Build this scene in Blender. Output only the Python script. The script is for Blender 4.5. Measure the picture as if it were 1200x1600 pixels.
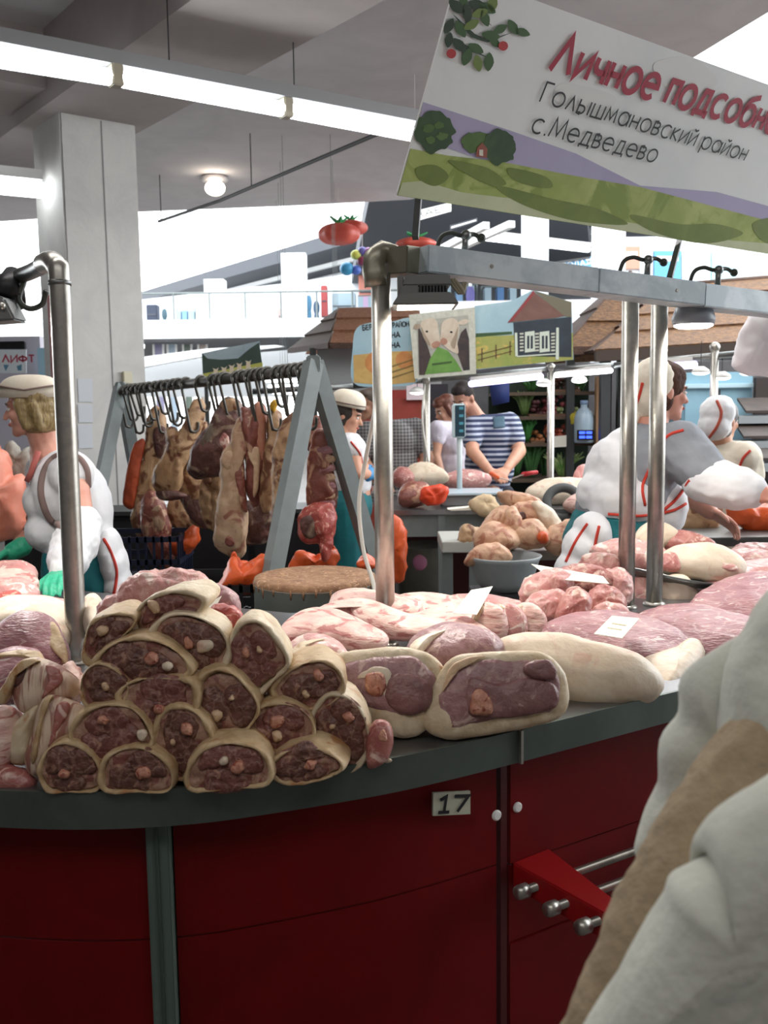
import bpy, bmesh, math, random
from mathutils import Vector as V, Matrix, noise, Euler
rad = math.radians
scene = bpy.context.scene
for o in list(bpy.data.objects):
    bpy.data.objects.remove(o)

# ------------------------------------------------------------------ camera
F = 1500.0
CAM = V((0, 0, 1.6))
CM = Euler((rad(90 - 6.5), 0, 0)).to_matrix() @ Matrix.Rotation(rad(-0.8), 3, 'Z')
cd = bpy.data.cameras.new('camera')
cd.sensor_fit = 'VERTICAL'
cd.sensor_height = 36.0
cd.sensor_width = 27.0
cd.lens = F / 1600.0 * 36.0
cd.clip_start = 0.02
cd.clip_end = 300
cd.dof.use_dof = True
cd.dof.focus_distance = 2.3
cd.dof.aperture_fstop = 8.0
cam = bpy.data.objects.new('camera', cd)
cam.matrix_world = Matrix.Translation(CAM) @ CM.to_4x4()
scene.collection.objects.link(cam)
scene.camera = cam

# ------------------------------------------------------------------ sky, light, exposure
scene.view_settings.view_transform = 'Standard'
scene.view_settings.look = 'None'
scene.view_settings.gamma = 1.0
scene.view_settings.use_curve_mapping = False
scene.view_settings.exposure = 0.42
world = bpy.data.worlds.new('sky')
scene.world = world
world.use_nodes = True
bg = world.node_tree.nodes['Background']
bg.inputs[0].default_value = (0.93, 0.97, 1.0, 1)
bg.inputs[1].default_value = 3.9


def area(name, loc, size, power, rot=(0, 0, 0), col=(1, 0.97, 0.93), sy=None):
    l = bpy.data.lights.new(name, 'AREA')
    l.energy = power
    l.size = size
    l.color = col
    if sy:
        l.shape = 'RECTANGLE'
        l.size_y = sy
    o = bpy.data.objects.new(name, l)
    o.location = loc
    o.rotation_euler = rot
    scene.collection.objects.link(o)
    return o


# ceiling fluorescents over the stall (long rows hung from the slab, above the frame)
area('stall_lamp_row', (0.3, 4.0, 3.55), 5.0, 48, (0, 0, rad(38)), (1, 0.97, 0.95), 0.3)
area('stall_lamp_row_back', (1.3, 6.6, 3.3), 5.0, 26, (0, 0, rad(38)), (1, 0.98, 0.97), 0.3)

area('aisle_fill_light', (-0.4, -0.6, 3.9), 5.0, 34, (rad(12), 0, rad(10)), (1, 0.98, 0.96), 1.2)  # added fill light above and behind the camera, brightens the counter front

# ------------------------------------------------------------------ pixel helpers (points of the place seen at a given depth)
def ray(px, py):
    return CM @ V(((px - 600) / F, -(py - 800) / F, -1.0))
def P(px, py, Y):
    d = ray(px, py)
    return CAM + d * (Y / d.y)
def Z(px, py, z):
    d = ray(px, py)
    return CAM + d * ((z - CAM.z) / d.z)
def onplane(px, py, o, n):
    d = ray(px, py)
    return CAM + d * ((o - CAM).dot(n) / d.dot(n))
AX = V((0.784, 0.621, 0)).normalized()      # the hall's two grid directions
BX = V((-0.621, 0.784, 0)).normalized()
UP = V((0, 0, 1))

# ------------------------------------------------------------------ materials
def lin(h):
    h = h.lstrip('#')
    r = [int(h[i:i + 2], 16) / 255 for i in (0, 2, 4)]
    return tuple(c / 12.92 if c <= 0.04045 else ((c + 0.055) / 1.055) ** 2.4 for c in r) + (1,)
MATS = {}
def mat(name, c1, c2=None, scale=8.0, rough=0.6, metal=0.0, bump=0.0, bscale=40.0, c3=None, t3=0.6, s3=None, emit=None, power=0,
        spec=0.5, lo=0.35, hi=0.65, stretch=None, alpha=1.0, sss=0.0, trans=0.0, vor=None):
    if name in MATS:
        return MATS[name]
    m = bpy.data.materials.new(name)
    m.use_nodes = True
    nt = m.node_tree
    b = nt.nodes['Principled BSDF']
    b.inputs['Roughness'].default_value = rough
    b.inputs['Metallic'].default_value = metal
    b.inputs['Specular IOR Level'].default_value = spec
    b.inputs['Base Color'].default_value = lin(c1)
    if alpha < 1:
        b.inputs['Alpha'].default_value = alpha
    if trans:
        b.inputs['Transmission Weight'].default_value = trans
    if sss:
        b.inputs['Subsurface Weight'].default_value = sss
        b.inputs['Subsurface Radius'].default_value = (0.02, 0.008, 0.005)
        b.inputs['Subsurface Scale'].default_value = 0.3
    vec = None
    if c2 or c3 or bump or vor:
        tc = nt.nodes.new('ShaderNodeTexCoord')
        vec = tc.outputs['Object']
        if stretch:
            mp = nt.nodes.new('ShaderNodeMapping')
            mp.inputs['Scale'].default_value = stretch
            nt.links.new(vec, mp.inputs[0])
            vec = mp.outputs[0]
    col = None
    if c2:
        n = nt.nodes.new('ShaderNodeTexNoise')
        n.inputs['Scale'].default_value = scale
        n.inputs['Detail'].default_value = 8
        n.inputs['Roughness'].default_value = 0.62
        n.inputs['Distortion'].default_value = 0.6
        nt.links.new(vec, n.inputs['Vector'])
        r = nt.nodes.new('ShaderNodeValToRGB')
        r.color_ramp.elements[0].position = lo
        r.color_ramp.elements[0].color = lin(c1)
        r.color_ramp.elements[1].position = hi
        r.color_ramp.elements[1].color = lin(c2)
        nt.links.new(n.outputs[0], r.inputs[0])
        col = r.outputs[0]
    if c3:
        n = nt.nodes.new('ShaderNodeTexNoise')
        n.inputs['Scale'].default_value = s3 or scale * 1.7
        n.inputs['Detail'].default_value = 4
        n.inputs['Distortion'].default_value = 1.5
        ad = nt.nodes.new('ShaderNodeVectorMath')
        ad.inputs[1].default_value = (3.7, 1.3, 8.1)
        nt.links.new(vec, ad.inputs[0])
        nt.links.new(ad.outputs[0], n.inputs['Vector'])
        r = nt.nodes.new('ShaderNodeValToRGB')
        r.color_ramp.elements[0].position = t3 - 0.04
        r.color_ramp.elements[0].color = (0, 0, 0, 1)
        r.color_ramp.elements[1].position = t3 + 0.04
        r.color_ramp.elements[1].color = (1, 1, 1, 1)
        nt.links.new(n.outputs[0], r.inputs[0])
        mx = nt.nodes.new('ShaderNodeMix')
        mx.data_type = 'RGBA'
        nt.links.new(r.outputs[0], mx.inputs['Factor'])
        if col:
            nt.links.new(col, mx.inputs[6])
        else:
            mx.inputs[6].default_value = lin(c1)
        mx.inputs[7].default_value = lin(c3)
        col = mx.outputs[2]
    if vor:
        vs, vc, vw = vor
        vo = nt.nodes.new('ShaderNodeTexVoronoi')
        vo.feature = 'DISTANCE_TO_EDGE'
        vo.inputs['Scale'].default_value = vs
        nz = nt.nodes.new('ShaderNodeTexNoise')
        nz.inputs['Scale'].default_value = vs * 1.6
        nt.links.new(vec, nz.inputs['Vector'])
        va = nt.nodes.new('ShaderNodeMix')
        va.data_type = 'RGBA'
        va.inputs['Factor'].default_value = 0.07
        nt.links.new(vec, va.inputs[6])
        nt.links.new(nz.outputs['Color'], va.inputs[7])
        nt.links.new(va.outputs[2], vo.inputs['Vector'])
        r = nt.nodes.new('ShaderNodeValToRGB')
        r.color_ramp.elements[0].position = 0.0
        r.color_ramp.elements[0].color = (0.42, 0.42, 0.42, 1)
        r.color_ramp.elements[1].position = vw
        r.color_ramp.elements[1].color = (0, 0, 0, 1)
        nt.links.new(vo.outputs['Distance'], r.inputs[0])
        mx = nt.nodes.new('ShaderNodeMix')
        mx.data_type = 'RGBA'
        nt.links.new(r.outputs[0], mx.inputs['Factor'])
        if col: nt.links.new(col, mx.inputs[6])
        else: mx.inputs[6].default_value = lin(c1)
        mx.inputs[7].default_value = lin(vc)
        col = mx.outputs[2]
    if col:
        nt.links.new(col, b.inputs['Base Color'])
    if bump:
        n = nt.nodes.new('ShaderNodeTexNoise')
        n.inputs['Scale'].default_value = bscale
        n.inputs['Detail'].default_value = 4
        nt.links.new(vec, n.inputs['Vector'])
        bp = nt.nodes.new('ShaderNodeBump')
        bp.inputs['Strength'].default_value = bump
        bp.inputs['Distance'].default_value = 0.01
        nt.links.new(n.outputs[0], bp.inputs['Height'])
        nt.links.new(bp.outputs[0], b.inputs['Normal'])
    if emit:
        b.inputs['Emission Color'].default_value = lin(emit)
        b.inputs['Emission Strength'].default_value = power
    MATS[name] = m
    return m

def striped(name, ca, cb, freq, axis=2, duty=0.5, rough=0.8, both=None):
    m = bpy.data.materials.new(name)
    m.use_nodes = True
    nt = m.node_tree
    b = nt.nodes['Principled BSDF']
    b.inputs['Roughness'].default_value = rough
    tc = nt.nodes.new('ShaderNodeTexCoord')
    sp = nt.nodes.new('ShaderNodeSeparateXYZ')
    nt.links.new(tc.outputs['Object'], sp.inputs[0])
    def band(ax, fq):
        mu = nt.nodes.new('ShaderNodeMath'); mu.operation = 'MULTIPLY'; mu.inputs[1].default_value = fq
        nt.links.new(sp.outputs[ax], mu.inputs[0])
        fr = nt.nodes.new('ShaderNodeMath'); fr.operation = 'FRACT'
        nt.links.new(mu.outputs[0], fr.inputs[0])
        g = nt.nodes.new('ShaderNodeMath'); g.operation = 'GREATER_THAN'; g.inputs[1].default_value = duty
        nt.links.new(fr.outputs[0], g.inputs[0])
        return g.outputs[0]
    f = band(axis, freq)
    if both is not None:
        g = band(both, freq)
        a = nt.nodes.new('ShaderNodeMath'); a.operation = 'ADD'
        nt.links.new(f, a.inputs[0]); nt.links.new(g, a.inputs[1])
        h = nt.nodes.new('ShaderNodeMath'); h.operation = 'MULTIPLY'; h.inputs[1].default_value = 0.5
        nt.links.new(a.outputs[0], h.inputs[0])
        f = h.outputs[0]
    mx = nt.nodes.new('ShaderNodeMix'); mx.data_type = 'RGBA'
    nt.links.new(f, mx.inputs['Factor'])
    mx.inputs[6].default_value = lin(ca); mx.inputs[7].default_value = lin(cb)
    nt.links.new(mx.outputs[2], b.inputs['Base Color'])
    MATS[name] = m
    return m

steel = mat('brushed_steel', '#bdbab2', '#aaa79f', 30, 0.34, 0.85)
steel2 = mat('dull_steel', '#8f918f', '#7a7d7c', 12, 0.38, 0.9)
zinc = mat('zinc_sheet', '#b4c0c6', '#cdd6da', 9, 0.42, 0.2, lo=0.42, hi=0.58)
lipsteel = mat('counter_edge_steel', '#66706a', '#59625d', 6, 0.4, 0.6)
topsteel = mat('counter_top_steel', '#7c7e80', '#94969a', 5, 0.3, 0.85)
redpanel = mat('red_panel', '#700709', '#620608', 5, 0.55, spec=0.2)
redshelf = mat('red_shelf', '#9c1417', rough=0.4)
greypaint = mat('grey_paint', '#77807f', '#6c7473', 7, 0.5)
darkpaint = mat('dark_paint', '#3a3c3d', rough=0.5)
black = mat('black_plastic', '#141416', rough=0.45)
white = mat('white_paint', '#e9e9e6', rough=0.7)
offwhite = mat('off_white_plaster', '#d2d0cb', '#c4c3c0', 3, 0.8, bump=0.1)
ceilm = mat('ceiling_plaster', '#d6d3d4', '#cbc8ca', 2, 0.85)
beamm = mat('beam_plaster', '#b8b0ad', '#aea6a3', 2, 0.85)
floorm = mat('floor_tile', '#6a6562', '#5a5653', 3, 0.5)
paper = mat('paper', '#f2efdf', rough=0.8)
textdark = mat('ink_dark', '#15161a', rough=0.6)
textred = mat('ink_red', '#a81f3c', rough=0.6)

# meats
rind = mat('rind', '#a98c66', '#cdb48e', 22, 0.5, bump=0.35, bscale=60, spec=0.4, sss=0.05, c3='#a8794e', t3=0.62, s3=10)
rind2 = mat('rind_pale', '#bca684', '#dccdb2', 20, 0.5, bump=0.3, bscale=60, sss=0.05, c3='#b78f68', t3=0.64, s3=10)
shankm = mat('shank_meat', '#54342d', '#74493f', 30, 0.42, bump=0.6, bscale=80, c3='#9c7460', t3=0.66, s3=34, vor=(22, '#a98672', 0.07))
shankm2 = mat('shank_meat_red', '#633731', '#83524a', 28, 0.42, bump=0.6, bscale=80, c3='#a87f6c', t3=0.66, s3=32, vor=(20, '#b08a78', 0.07))
hamm = mat('ham_meat', '#8a6162', '#a88283', 20, 0.38, bump=0.5, bscale=60, c3='#c7aaa2', t3=0.64, s3=22, vor=(11, '#bfa096', 0.05))
hamdark = mat('ham_meat_deep', '#77504f', '#926b6a', 24, 0.36, bump=0.5, bscale=60, c3='#b08e86', t3=0.67, s3=26)
connm = mat('connective', '#8a6352', '#a88570', 30, 0.45, bump=0.5, bscale=70, c3='#7c4a40', t3=0.58, s3=26)
bonem = mat('bone_end', '#b0705c', '#cf9a80', 60, 0.42, bump=0.5, bscale=90, c3='#96483c', t3=0.6, s3=60)
bonew = mat('bone_pale', '#d6bb98', '#c49f80', 50, 0.45, bump=0.3)
fatm = mat('white_fat', '#ddd0ba', '#cfbaa2', 10, 0.45, bump=0.35, bscale=30, c3='#c9a592', t3=0.63, s3=9, sss=0.05)
bellym = mat('belly_pork', '#dfc4b6', '#cf9f96', 13, 0.42, bump=0.35, bscale=40, c3='#b0706a', t3=0.58, s3=13, stretch=(1, 1, 3.5), sss=0.05)
porkm = mat('fresh_pork', '#b87c78', '#cc9a92', 15, 0.36, bump=0.45, bscale=50, c3='#e3ccc0', t3=0.6, s3=17, sss=0.05, vor=(16, '#dcc0b2', 0.05))
porkred = mat('red_pork', '#9a5450', '#b47a70', 16, 0.36, bump=0.45, bscale=50, c3='#dcbcae', t3=0.61, s3=19, sss=0.05, vor=(18, '#cfa698', 0.05))
loinm = mat('lean_loin', '#ad7c7e', '#93626a', 13, 0.36, bump=0.4, bscale=55, c3='#d6c0ba', t3=0.635, s3=15, stretch=(1, 2.2, 5), sss=0.05, vor=(9, '#d2bab2', 0.04))
hangtan = mat('hanging_skin', '#a5805c', '#bf9d78', 8, 0.5, bump=0.4, bscale=30, c3='#70472f', t3=0.555, s3=8)
hangpale = mat('hanging_fat', '#c9ad8e', '#b69274', 9, 0.48, bump=0.4, bscale=30, c3='#976450', t3=0.6, s3=9)
hangred = mat('hanging_meat', '#723d34', '#93584a', 13, 0.42, bump=0.55, bscale=45, c3='#bf987c', t3=0.58, s3=12)
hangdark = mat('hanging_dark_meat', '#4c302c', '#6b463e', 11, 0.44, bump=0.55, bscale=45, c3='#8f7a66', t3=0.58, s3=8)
pigskin = mat('pig_skin', '#bf9274', '#d6ae8e', 11, 0.5, bump=0.45, bscale=35, c3='#a86e54', t3=0.58, s3=13, sss=0.05)
bloodm = mat('raw_red', '#983a34', '#b5584e', 20, 0.34, bump=0.5, c3='#d8a08c', t3=0.61)

# cloth and people
skinm = mat('skin', '#d2a084', '#c48e74', 9, 0.5, sss=0.08)
skinpink = mat('skin_pink', '#d7a08b', '#c98976', 9, 0.5, sss=0.08)
cwhite = mat('white_cloth', '#e8e8e8', '#d8dade', 4, 0.85, bump=0.25, bscale=18)
ccream = mat('cream_cloth', '#e4dccb', '#d7ccb8', 5, 0.85, bump=0.25, bscale=18)
cteal = mat('teal_cloth', '#0f6f74', '#0b5a62', 5, 0.8, bump=0.25, bscale=18)
cgrey = mat('grey_cloth', '#8c9096', '#7c8087', 6, 0.85, bump=0.25, bscale=18)
cdark = mat('dark_cloth', '#2a2c36', rough=0.85)
trimred = mat('red_trim', '#c43b2c', rough=0.8)
trimbrown = mat('taupe_trim', '#85706a', rough=0.8)
blond = mat('blond_hair', '#a08a5c', '#6f5c3a', 30, 0.45, stretch=(3, 3, 0.6), bump=0.4, bscale=50)
brownhair = mat('brown_hair', '#3b2620', '#5a3a2c', 30, 0.75, stretch=(3, 3, 0.6), bump=0.4, bscale=50, spec=0.2)
blackhair = mat('dark_hair', '#1f1816', '#33271f', 30, 0.7, stretch=(3, 3, 0.6), bump=0.4, bscale=50)
eyew = mat('eye_white', '#e8e2dc', rough=0.3)
eyed = mat('eye_dark', '#1d1512', rough=0.3)
lipm = mat('lips', '#b0594f', rough=0.45)
gloveg = mat('green_glove', '#3fbf94', '#2fa07c', 20, 0.45, bump=0.4, bscale=60)
gloveb = mat('blue_glove', '#2f7fb4', rough=0.45)
orangebag = mat('orange_plastic', '#e0612e', '#c84f20', 9, 0.35, bump=0.4, bscale=20)
salmonbag = mat('salmon_plastic', '#ef8d72', '#f4a58e', 6, 0.35, bump=0.4, bscale=14)

# ------------------------------------------------------------------ object helpers
ORG = {}
def link(o):
    scene.collection.objects.link(o)
    return o
def tag(o, label=None, cat=None, group=None, kind=None):
    if label: o['label'] = label
    if cat: o['category'] = cat
    if group: o['group'] = group
    if kind: o['kind'] = kind
    return o
def thing(name, label, cat, loc=(0, 0, 0), group=None):
    o = link(bpy.data.objects.new(name, None))
    o.empty_display_size = 0.05
    o.location = loc
    ORG[o.name] = V(loc)
    return tag(o, label, cat, group)
def frame(d):
    d = d.normalized()
    a = UP if abs(d.z) < 0.9 else V((1, 0, 0))
    x = d.cross(a).normalized()
    return x, x.cross(d).normalized(), d
def smooth_closed(pts, n):
    m = len(pts)
    out = []
    for i in range(n):
        t = i * m / n
        k = int(t)
        f = t - k
        p0, p1, p2, p3 = pts[(k - 1) % m], pts[k % m], pts[(k + 1) % m], pts[(k + 2) % m]
        out.append(0.5 * (2 * p1 + (p2 - p0) * f + (2 * p0 - 5 * p1 + 4 * p2 - p3) * f * f + (3 * p1 - p0 - 3 * p2 + p3) * f ** 3))
    return out
def smooth_open(pts, n):
    m = len(pts) - 1
    out = []
    for i in range(n + 1):
        t = i * m / n
        k = min(int(t), m - 1)
        f = t - k
        p1, p2 = pts[k], pts[k + 1]
        p0 = pts[k - 1] if k > 0 else 2 * p1 - p2
        p3 = pts[k + 2] if k + 2 <= m else 2 * p2 - p1
        out.append(0.5 * (2 * p1 + (p2 - p0) * f + (2 * p0 - 5 * p1 + 4 * p2 - p3) * f * f + (3 * p1 - p0 - 3 * p2 + p3) * f ** 3))
    return out

class MB:
    def __init__(self):
        self.v = []
        self.f = []
    def add(self, vs, fs):
        k = len(self.v)
        self.v += [V(p) for p in vs]
        self.f += [tuple(i + k for i in f) for f in fs]
        return self
    def obox(self, c, ax, ay, az):
        c, ax, ay, az = V(c), V(ax), V(ay), V(az)
        vs = [c + ax * i + ay * j + az * k for k in (-1, 1) for j in (-1, 1) for i in (-1, 1)]
        fs = [(0, 2, 3, 1), (4, 5, 7, 6), (0, 1, 5, 4), (2, 6, 7, 3), (0, 4, 6, 2), (1, 3, 7, 5)]
        if ax.cross(ay).dot(az) < 0:
            fs = [f[::-1] for f in fs]
        return self.add(vs, fs)
    def box(self, lo, hi):
        lo, hi = V(lo), V(hi)
        h = (hi - lo) / 2
        return self.obox(lo + h, (h.x, 0, 0), (0, h.y, 0), (0, 0, h.z))
    def bar(self, a, b, w, h=None, up=UP):
        a, b = V(a), V(b)
        d = b - a
        x = d.cross(up)
        if x.length < 1e-6: x = V((1, 0, 0))
        x.normalize()
        y = x.cross(d).normalized()
        return self.obox((a + b) / 2, x * w / 2, d / 2, y * (h or w) / 2)
    def tube(self, pts, r, n=10, cap=True, closed=False):
        pts = [V(p) for p in pts]
        m = len(pts)
        rs = r if isinstance(r, (list, tuple)) else [r] * m
        vs, fs = [], []
        x = None
        for i, p in enumerate(pts):
            if closed:
                t = pts[(i + 1) % m] - pts[i - 1]
            else:
                t = pts[min(i + 1, m - 1)] - pts[max(i - 1, 0)]
            t.normalize()
            if x is None:
                x = frame(t)[0]
            else:
                x = (x - t * x.dot(t))
                x = x.normalized() if x.length > 1e-6 else frame(t)[0]
            y = t.cross(x)
            for j in range(n):
                a = 2 * math.pi * j / n
                vs.append(p + (x * math.cos(a) + y * math.sin(a)) * rs[i])
        for i in range(m if closed else m - 1):
            for j in range(n):
                a, b = i * n + j, i * n + (j + 1) % n
                c, d = ((i + 1) % m) * n + (j + 1) % n, ((i + 1) % m) * n + j
                fs.append((a, b, c, d))
        if cap and not closed:
            fs.append(tuple(range(n))[::-1])
            fs.append(tuple((m - 1) * n + j for j in range(n)))
        return self.add(vs, fs)
    def ell(self, c, r, R=None, nu=16, nv=10):
        c = V(c)
        if not isinstance(r, (tuple, list)): r = (r, r, r)
        vs, fs = [], []
        def pt(u, w):
            p = V((r[0] * math.cos(u) * math.sin(w), r[1] * math.sin(u) * math.sin(w), r[2] * math.cos(w)))
            return c + (R @ p if R else p)
        vs.append(pt(0, 0))
        for i in range(1, nv):
            for j in range(nu):
                vs.append(pt(2 * math.pi * j / nu, math.pi * i / nv))
        vs.append(pt(0, math.pi))
        for j in range(nu):
            fs.append((0, 1 + j, 1 + (j + 1) % nu))
            for i in range(nv - 2):
                a = 1 + i * nu + j
                b = 1 + i * nu + (j + 1) % nu
                fs.append((a, a + nu, b + nu, b))
            l = 1 + (nv - 2) * nu
            fs.append((l + j, len(vs) - 1, l + (j + 1) % nu))
        return self.add(vs, fs)
    def cap(self, a, b, ra, rb=None, n=12):
        a, b = V(a), V(b)
        rb = ra if rb is None else rb
        self.ell(a, ra, None, n, 8)
        self.ell(b, rb, None, n, 8)
        if (b - a).length > 1e-5:
            self.tube([a, b], [ra, rb], n)
        return self
    def chain(self, lst):
        for (a, ra), (b, rb) in zip(lst, lst[1:]):
            self.cap(a, b, ra, rb)
        return self
    def lathe(self, c, prof, n=32, ax=None):
        c = V(c)
        X, Y, D = (V((1, 0, 0)), V((0, 1, 0)), UP) if ax is None else frame(V(ax))
        vs, fs = [], []
        for r, z in prof:
            for j in range(n):
                a = 2 * math.pi * j / n
                vs.append(c + X * (r * math.cos(a)) + Y * (r * math.sin(a)) + D * z)
        m = len(prof)
        for i in range(m - 1):
            for j in range(n):
                fs.append((i * n + j, i * n + (j + 1) % n, (i + 1) * n + (j + 1) % n, (i + 1) * n + j))
        fs.append(tuple(range(n))[::-1])
        fs.append(tuple((m - 1) * n + j for j in range(n)))
        return self.add(vs, fs)
    def prism(self, pts, vec):
        pts = [V(p) for p in pts]
        vec = V(vec)
        n = len(pts)
        nor = V((0, 0, 0))
        for i in range(n):
            nor += pts[i].cross(pts[(i + 1) % n])
        fs = [tuple(range(n))[::-1], tuple(range(n, 2 * n))] + [(i, (i + 1) % n, n + (i + 1) % n, n + i) for i in range(n)]
        if nor.dot(vec) < 0:
            fs = [f[::-1] for f in fs]
        return self.add(pts + [p + vec for p in pts], fs)
    def grid(self, rows, close=False):
        n = len(rows[0])
        vs = [p for r in rows for p in r]
        fs = []
        for i in range(len(rows) - 1):
            for j in range(n if close else n - 1):
                fs.append((i * n + j, i * n + (j + 1) % n, (i + 1) * n + (j + 1) % n, (i + 1) * n + j))
        return self.add(vs, fs)
    def sheet(self, rows, t):
        """closed thin solid from a grid of points, thickness t"""
        ni, nj = len(rows), len(rows[0])
        back = []
        for i in range(ni):
            r = []
            for j in range(nj):
                du = rows[min(i + 1, ni - 1)][j] - rows[max(i - 1, 0)][j]
                dv = rows[i][min(j + 1, nj - 1)] - rows[i][max(j - 1, 0)]
                nn = du.cross(dv)
                nn = nn.normalized() if nn.length > 1e-9 else UP
                r.append(rows[i][j] + nn * t)
            back.append(r)
        k = ni * nj
        vs = [p for r in rows for p in r] + [p for r in back for p in r]
        fs = []
        for i in range(ni - 1):
            for j in range(nj - 1):
                a, b, c, d = i * nj + j, i * nj + j + 1, (i + 1) * nj + j + 1, (i + 1) * nj + j
                fs.append((a, b, c, d)); fs.append((k + d, k + c, k + b, k + a))
        rim = [j for j in range(nj)] + [i * nj + nj - 1 for i in range(1, ni)] + [(ni - 1) * nj + j for j in range(nj - 2, -1, -1)] + [i * nj for i in range(ni - 2, 0, -1)]
        for a, b in zip(rim, rim[1:] + rim[:1]):
            fs.append((b, a, k + a, k + b))
        return self.add(vs, fs)
    def mesh(self, name, org=V((0, 0, 0))):
        me = bpy.data.meshes.new(name)
        me.from_pydata([tuple(p - org) for p in self.v], [], self.f)
        me.update()
        return me
    def build(self, name, m, parent=None, smooth=False, voxel=0, iters=4, amp=0, nscale=12, seed=0, bevel=0, local=False):
        org = V((0, 0, 0))
        if parent is not None and not local:
            org = ORG.get(parent.name, V((0, 0, 0)))
        me = self.mesh(name, org)
        bm = bmesh.new()
        bm.from_mesh(me)
        if not voxel:
            bmesh.ops.recalc_face_normals(bm, faces=bm.faces)
        if bevel:
            es = [e for e in bm.edges if len(e.link_faces) == 2 and e.calc_face_angle(0) > 0.6]
            bmesh.ops.bevel(bm, geom=es, offset=bevel, segments=2, affect='EDGES', clamp_overlap=True)
        bm.to_mesh(me)
        bm.free()
        if voxel:
            t = bpy.data.objects.new('tmp', me)
            scene.collection.objects.link(t)
            md = t.modifiers.new('r', 'REMESH')
            md.mode = 'VOXEL'
            md.voxel_size = voxel
            md2 = t.modifiers.new('s', 'SMOOTH')
            md2.iterations = iters
            md2.factor = 0.5
            dg = bpy.context.evaluated_depsgraph_get()
            me2 = bpy.data.meshes.new_from_object(t.evaluated_get(dg))
            bpy.data.objects.remove(t)
            me = me2
            me.name = name
            smooth = True
        if amp:
            off = V((seed * 3.17, seed * 1.71, seed * 5.3))
            ns = [v.normal.copy() for v in me.vertices]
            for v, nn in zip(me.vertices, ns):
                p = v.co * nscale + off
                r_ = 1 - 2 * abs(noise.noise(p * 1.6 + off))
                v.co = v.co + nn * (amp * (0.8 * noise.noise(p) + 0.45 * noise.noise(p * 2.3) + 0.45 * r_ + 0.22 * noise.noise(p * 5.1)))
        if smooth:
            for p in me.polygons: p.use_smooth = True
        me.materials.append(m)
        o = link(bpy.data.objects.new(name, me))
        if parent is not None:
            o.parent = parent
        ORG[o.name] = org
        return o

def struct(name, mb, m, parent=None, **k):
    o = mb.build(name, m, parent, **k)
    if parent is None: o['kind'] = 'structure'
    return o
def copy_tree(o, parent=None):
    c = o.copy()
    link(c)
    c.parent = parent
    for ch in list(o.children):
        copy_tree(ch, c)
    return c

# outline (pixels) -> points at their own distance; Yb is the distance of the lowest point, Yt of the highest
def trace(pts, Yb, Yt=None, kx=0.0):
    if Yt is None: Yt = Yb
    ys = [p[1] for p in pts]
    y0, y1 = min(ys), max(ys)
    cx = sum(p[0] for p in pts) / len(pts)
    out = []
    for x, y in pts:
        t = (y1 - y) / max(1e-6, (y1 - y0))
        out.append(P(x, y, Yb + (Yt - Yb) * t + kx * (x - cx) / 100))
    return out
def plane_of(pts):
    c = sum(pts, V((0, 0, 0))) / len(pts)
    n = V((0, 0, 0))
    for i in range(len(pts)):
        n += (pts[i] - c).cross(pts[(i + 1) % len(pts)] - c)
    n.normalize()
    if n.dot(CAM - c) < 0: n = -n
    return c, n
def pillow(mb, pts, tf, tb, N=36, R=7, p=2.2, ripple=0, seed=0):
    """a rounded body with the given outline: front bulge tf, back bulge tb"""
    c, n = plane_of(pts)
    ring = smooth_closed(pts, N)
    rows = []
    for k in range(-R, R + 1):
        a = k / R * math.pi / 2
        s = max(abs(math.cos(a)) ** (2 / p), 0.02)
        h = abs(math.sin(a)) ** (2 / p)
        off = n * (h * (tf if k < 0 else -tb))
        rows.append([c + (q - c) * s + off for q in ring])
    mb.grid(rows, close=True)
    m = len(mb.v)
    mb.f.append(tuple(m - len(rows) * N + j for j in range(N)))
    mb.f.append(tuple(m - N + j for j in range(N))[::-1])
    return c, n
def edge_y(px):
    T = [(-200, 1.66), (0, 1.573), (150, 1.56), (300, 1.576), (440, 1.627), (590, 1.687), (700, 1.747), (810, 1.837), (930, 1.948), (1060, 2.072), (1300, 2.35)]
    for (a, ya), (b, yb) in zip(T, T[1:]):
        if px <= b:
            return ya + (yb - ya) * (px - a) / (b - a)
    return T[-1][1]
CT = 0.95     # counter top height
# ================================================================== THE SETTING
def G(a, b, z):            # hall grid coordinates -> world
    return AX * a + BX * b + UP * z
struct('floor', MB().box((-30, -6, -0.1), (32, 62, 0)), floorm)
# slab above our heads; beyond its rounded edge lies the glazed atrium
cpoly = [(-26, -6), (-26, 17), (-8, 14.6), (-3.44, 13.35), (-1.21, 13.07), (0.39, 12.78), (1.5, 11.6), (2.15, 9.6), (2.42, 7.75), (2.66, 6.87), (3.3, 5.2), (4.6, 3.4), (7.5, 2.0), (7.5, -6)]
struct('ceiling', MB().prism([V((x, y, 4.2)) for x, y in cpoly], (0, 0, 0.5)), ceilm)
def grid_beam(n, a0, a1, b0, b1, z0):
    c = G((a0 + a1) / 2, (b0 + b1) / 2, (z0 + 4.22) / 2)
    struct('trim_%d' % n, MB().obox(c, AX * (a1 - a0) / 2, BX * (b1 - b0) / 2, UP * (4.22 - z0) / 2), beamm)
grid_beam(1, 2.52, 3.33, -4, 9.6, 3.7)
grid_beam(2, -4.3, -3.5, -2, 9.6, 3.7)
grid_beam(3, -1.2, 2.52, 6.9, 7.7, 3.8)
struct('wall_back', MB().box((-30, -6.2, 0), (32, -6, 4.3)), beamm)
struct('wall_left', MB().box((-26.2, -6, 0), (-26, 17, 4.3)), beamm)
struct('wall_right', MB().box((7.5, -6, 0), (7.7, 2.0, 4.3)), beamm)
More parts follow.
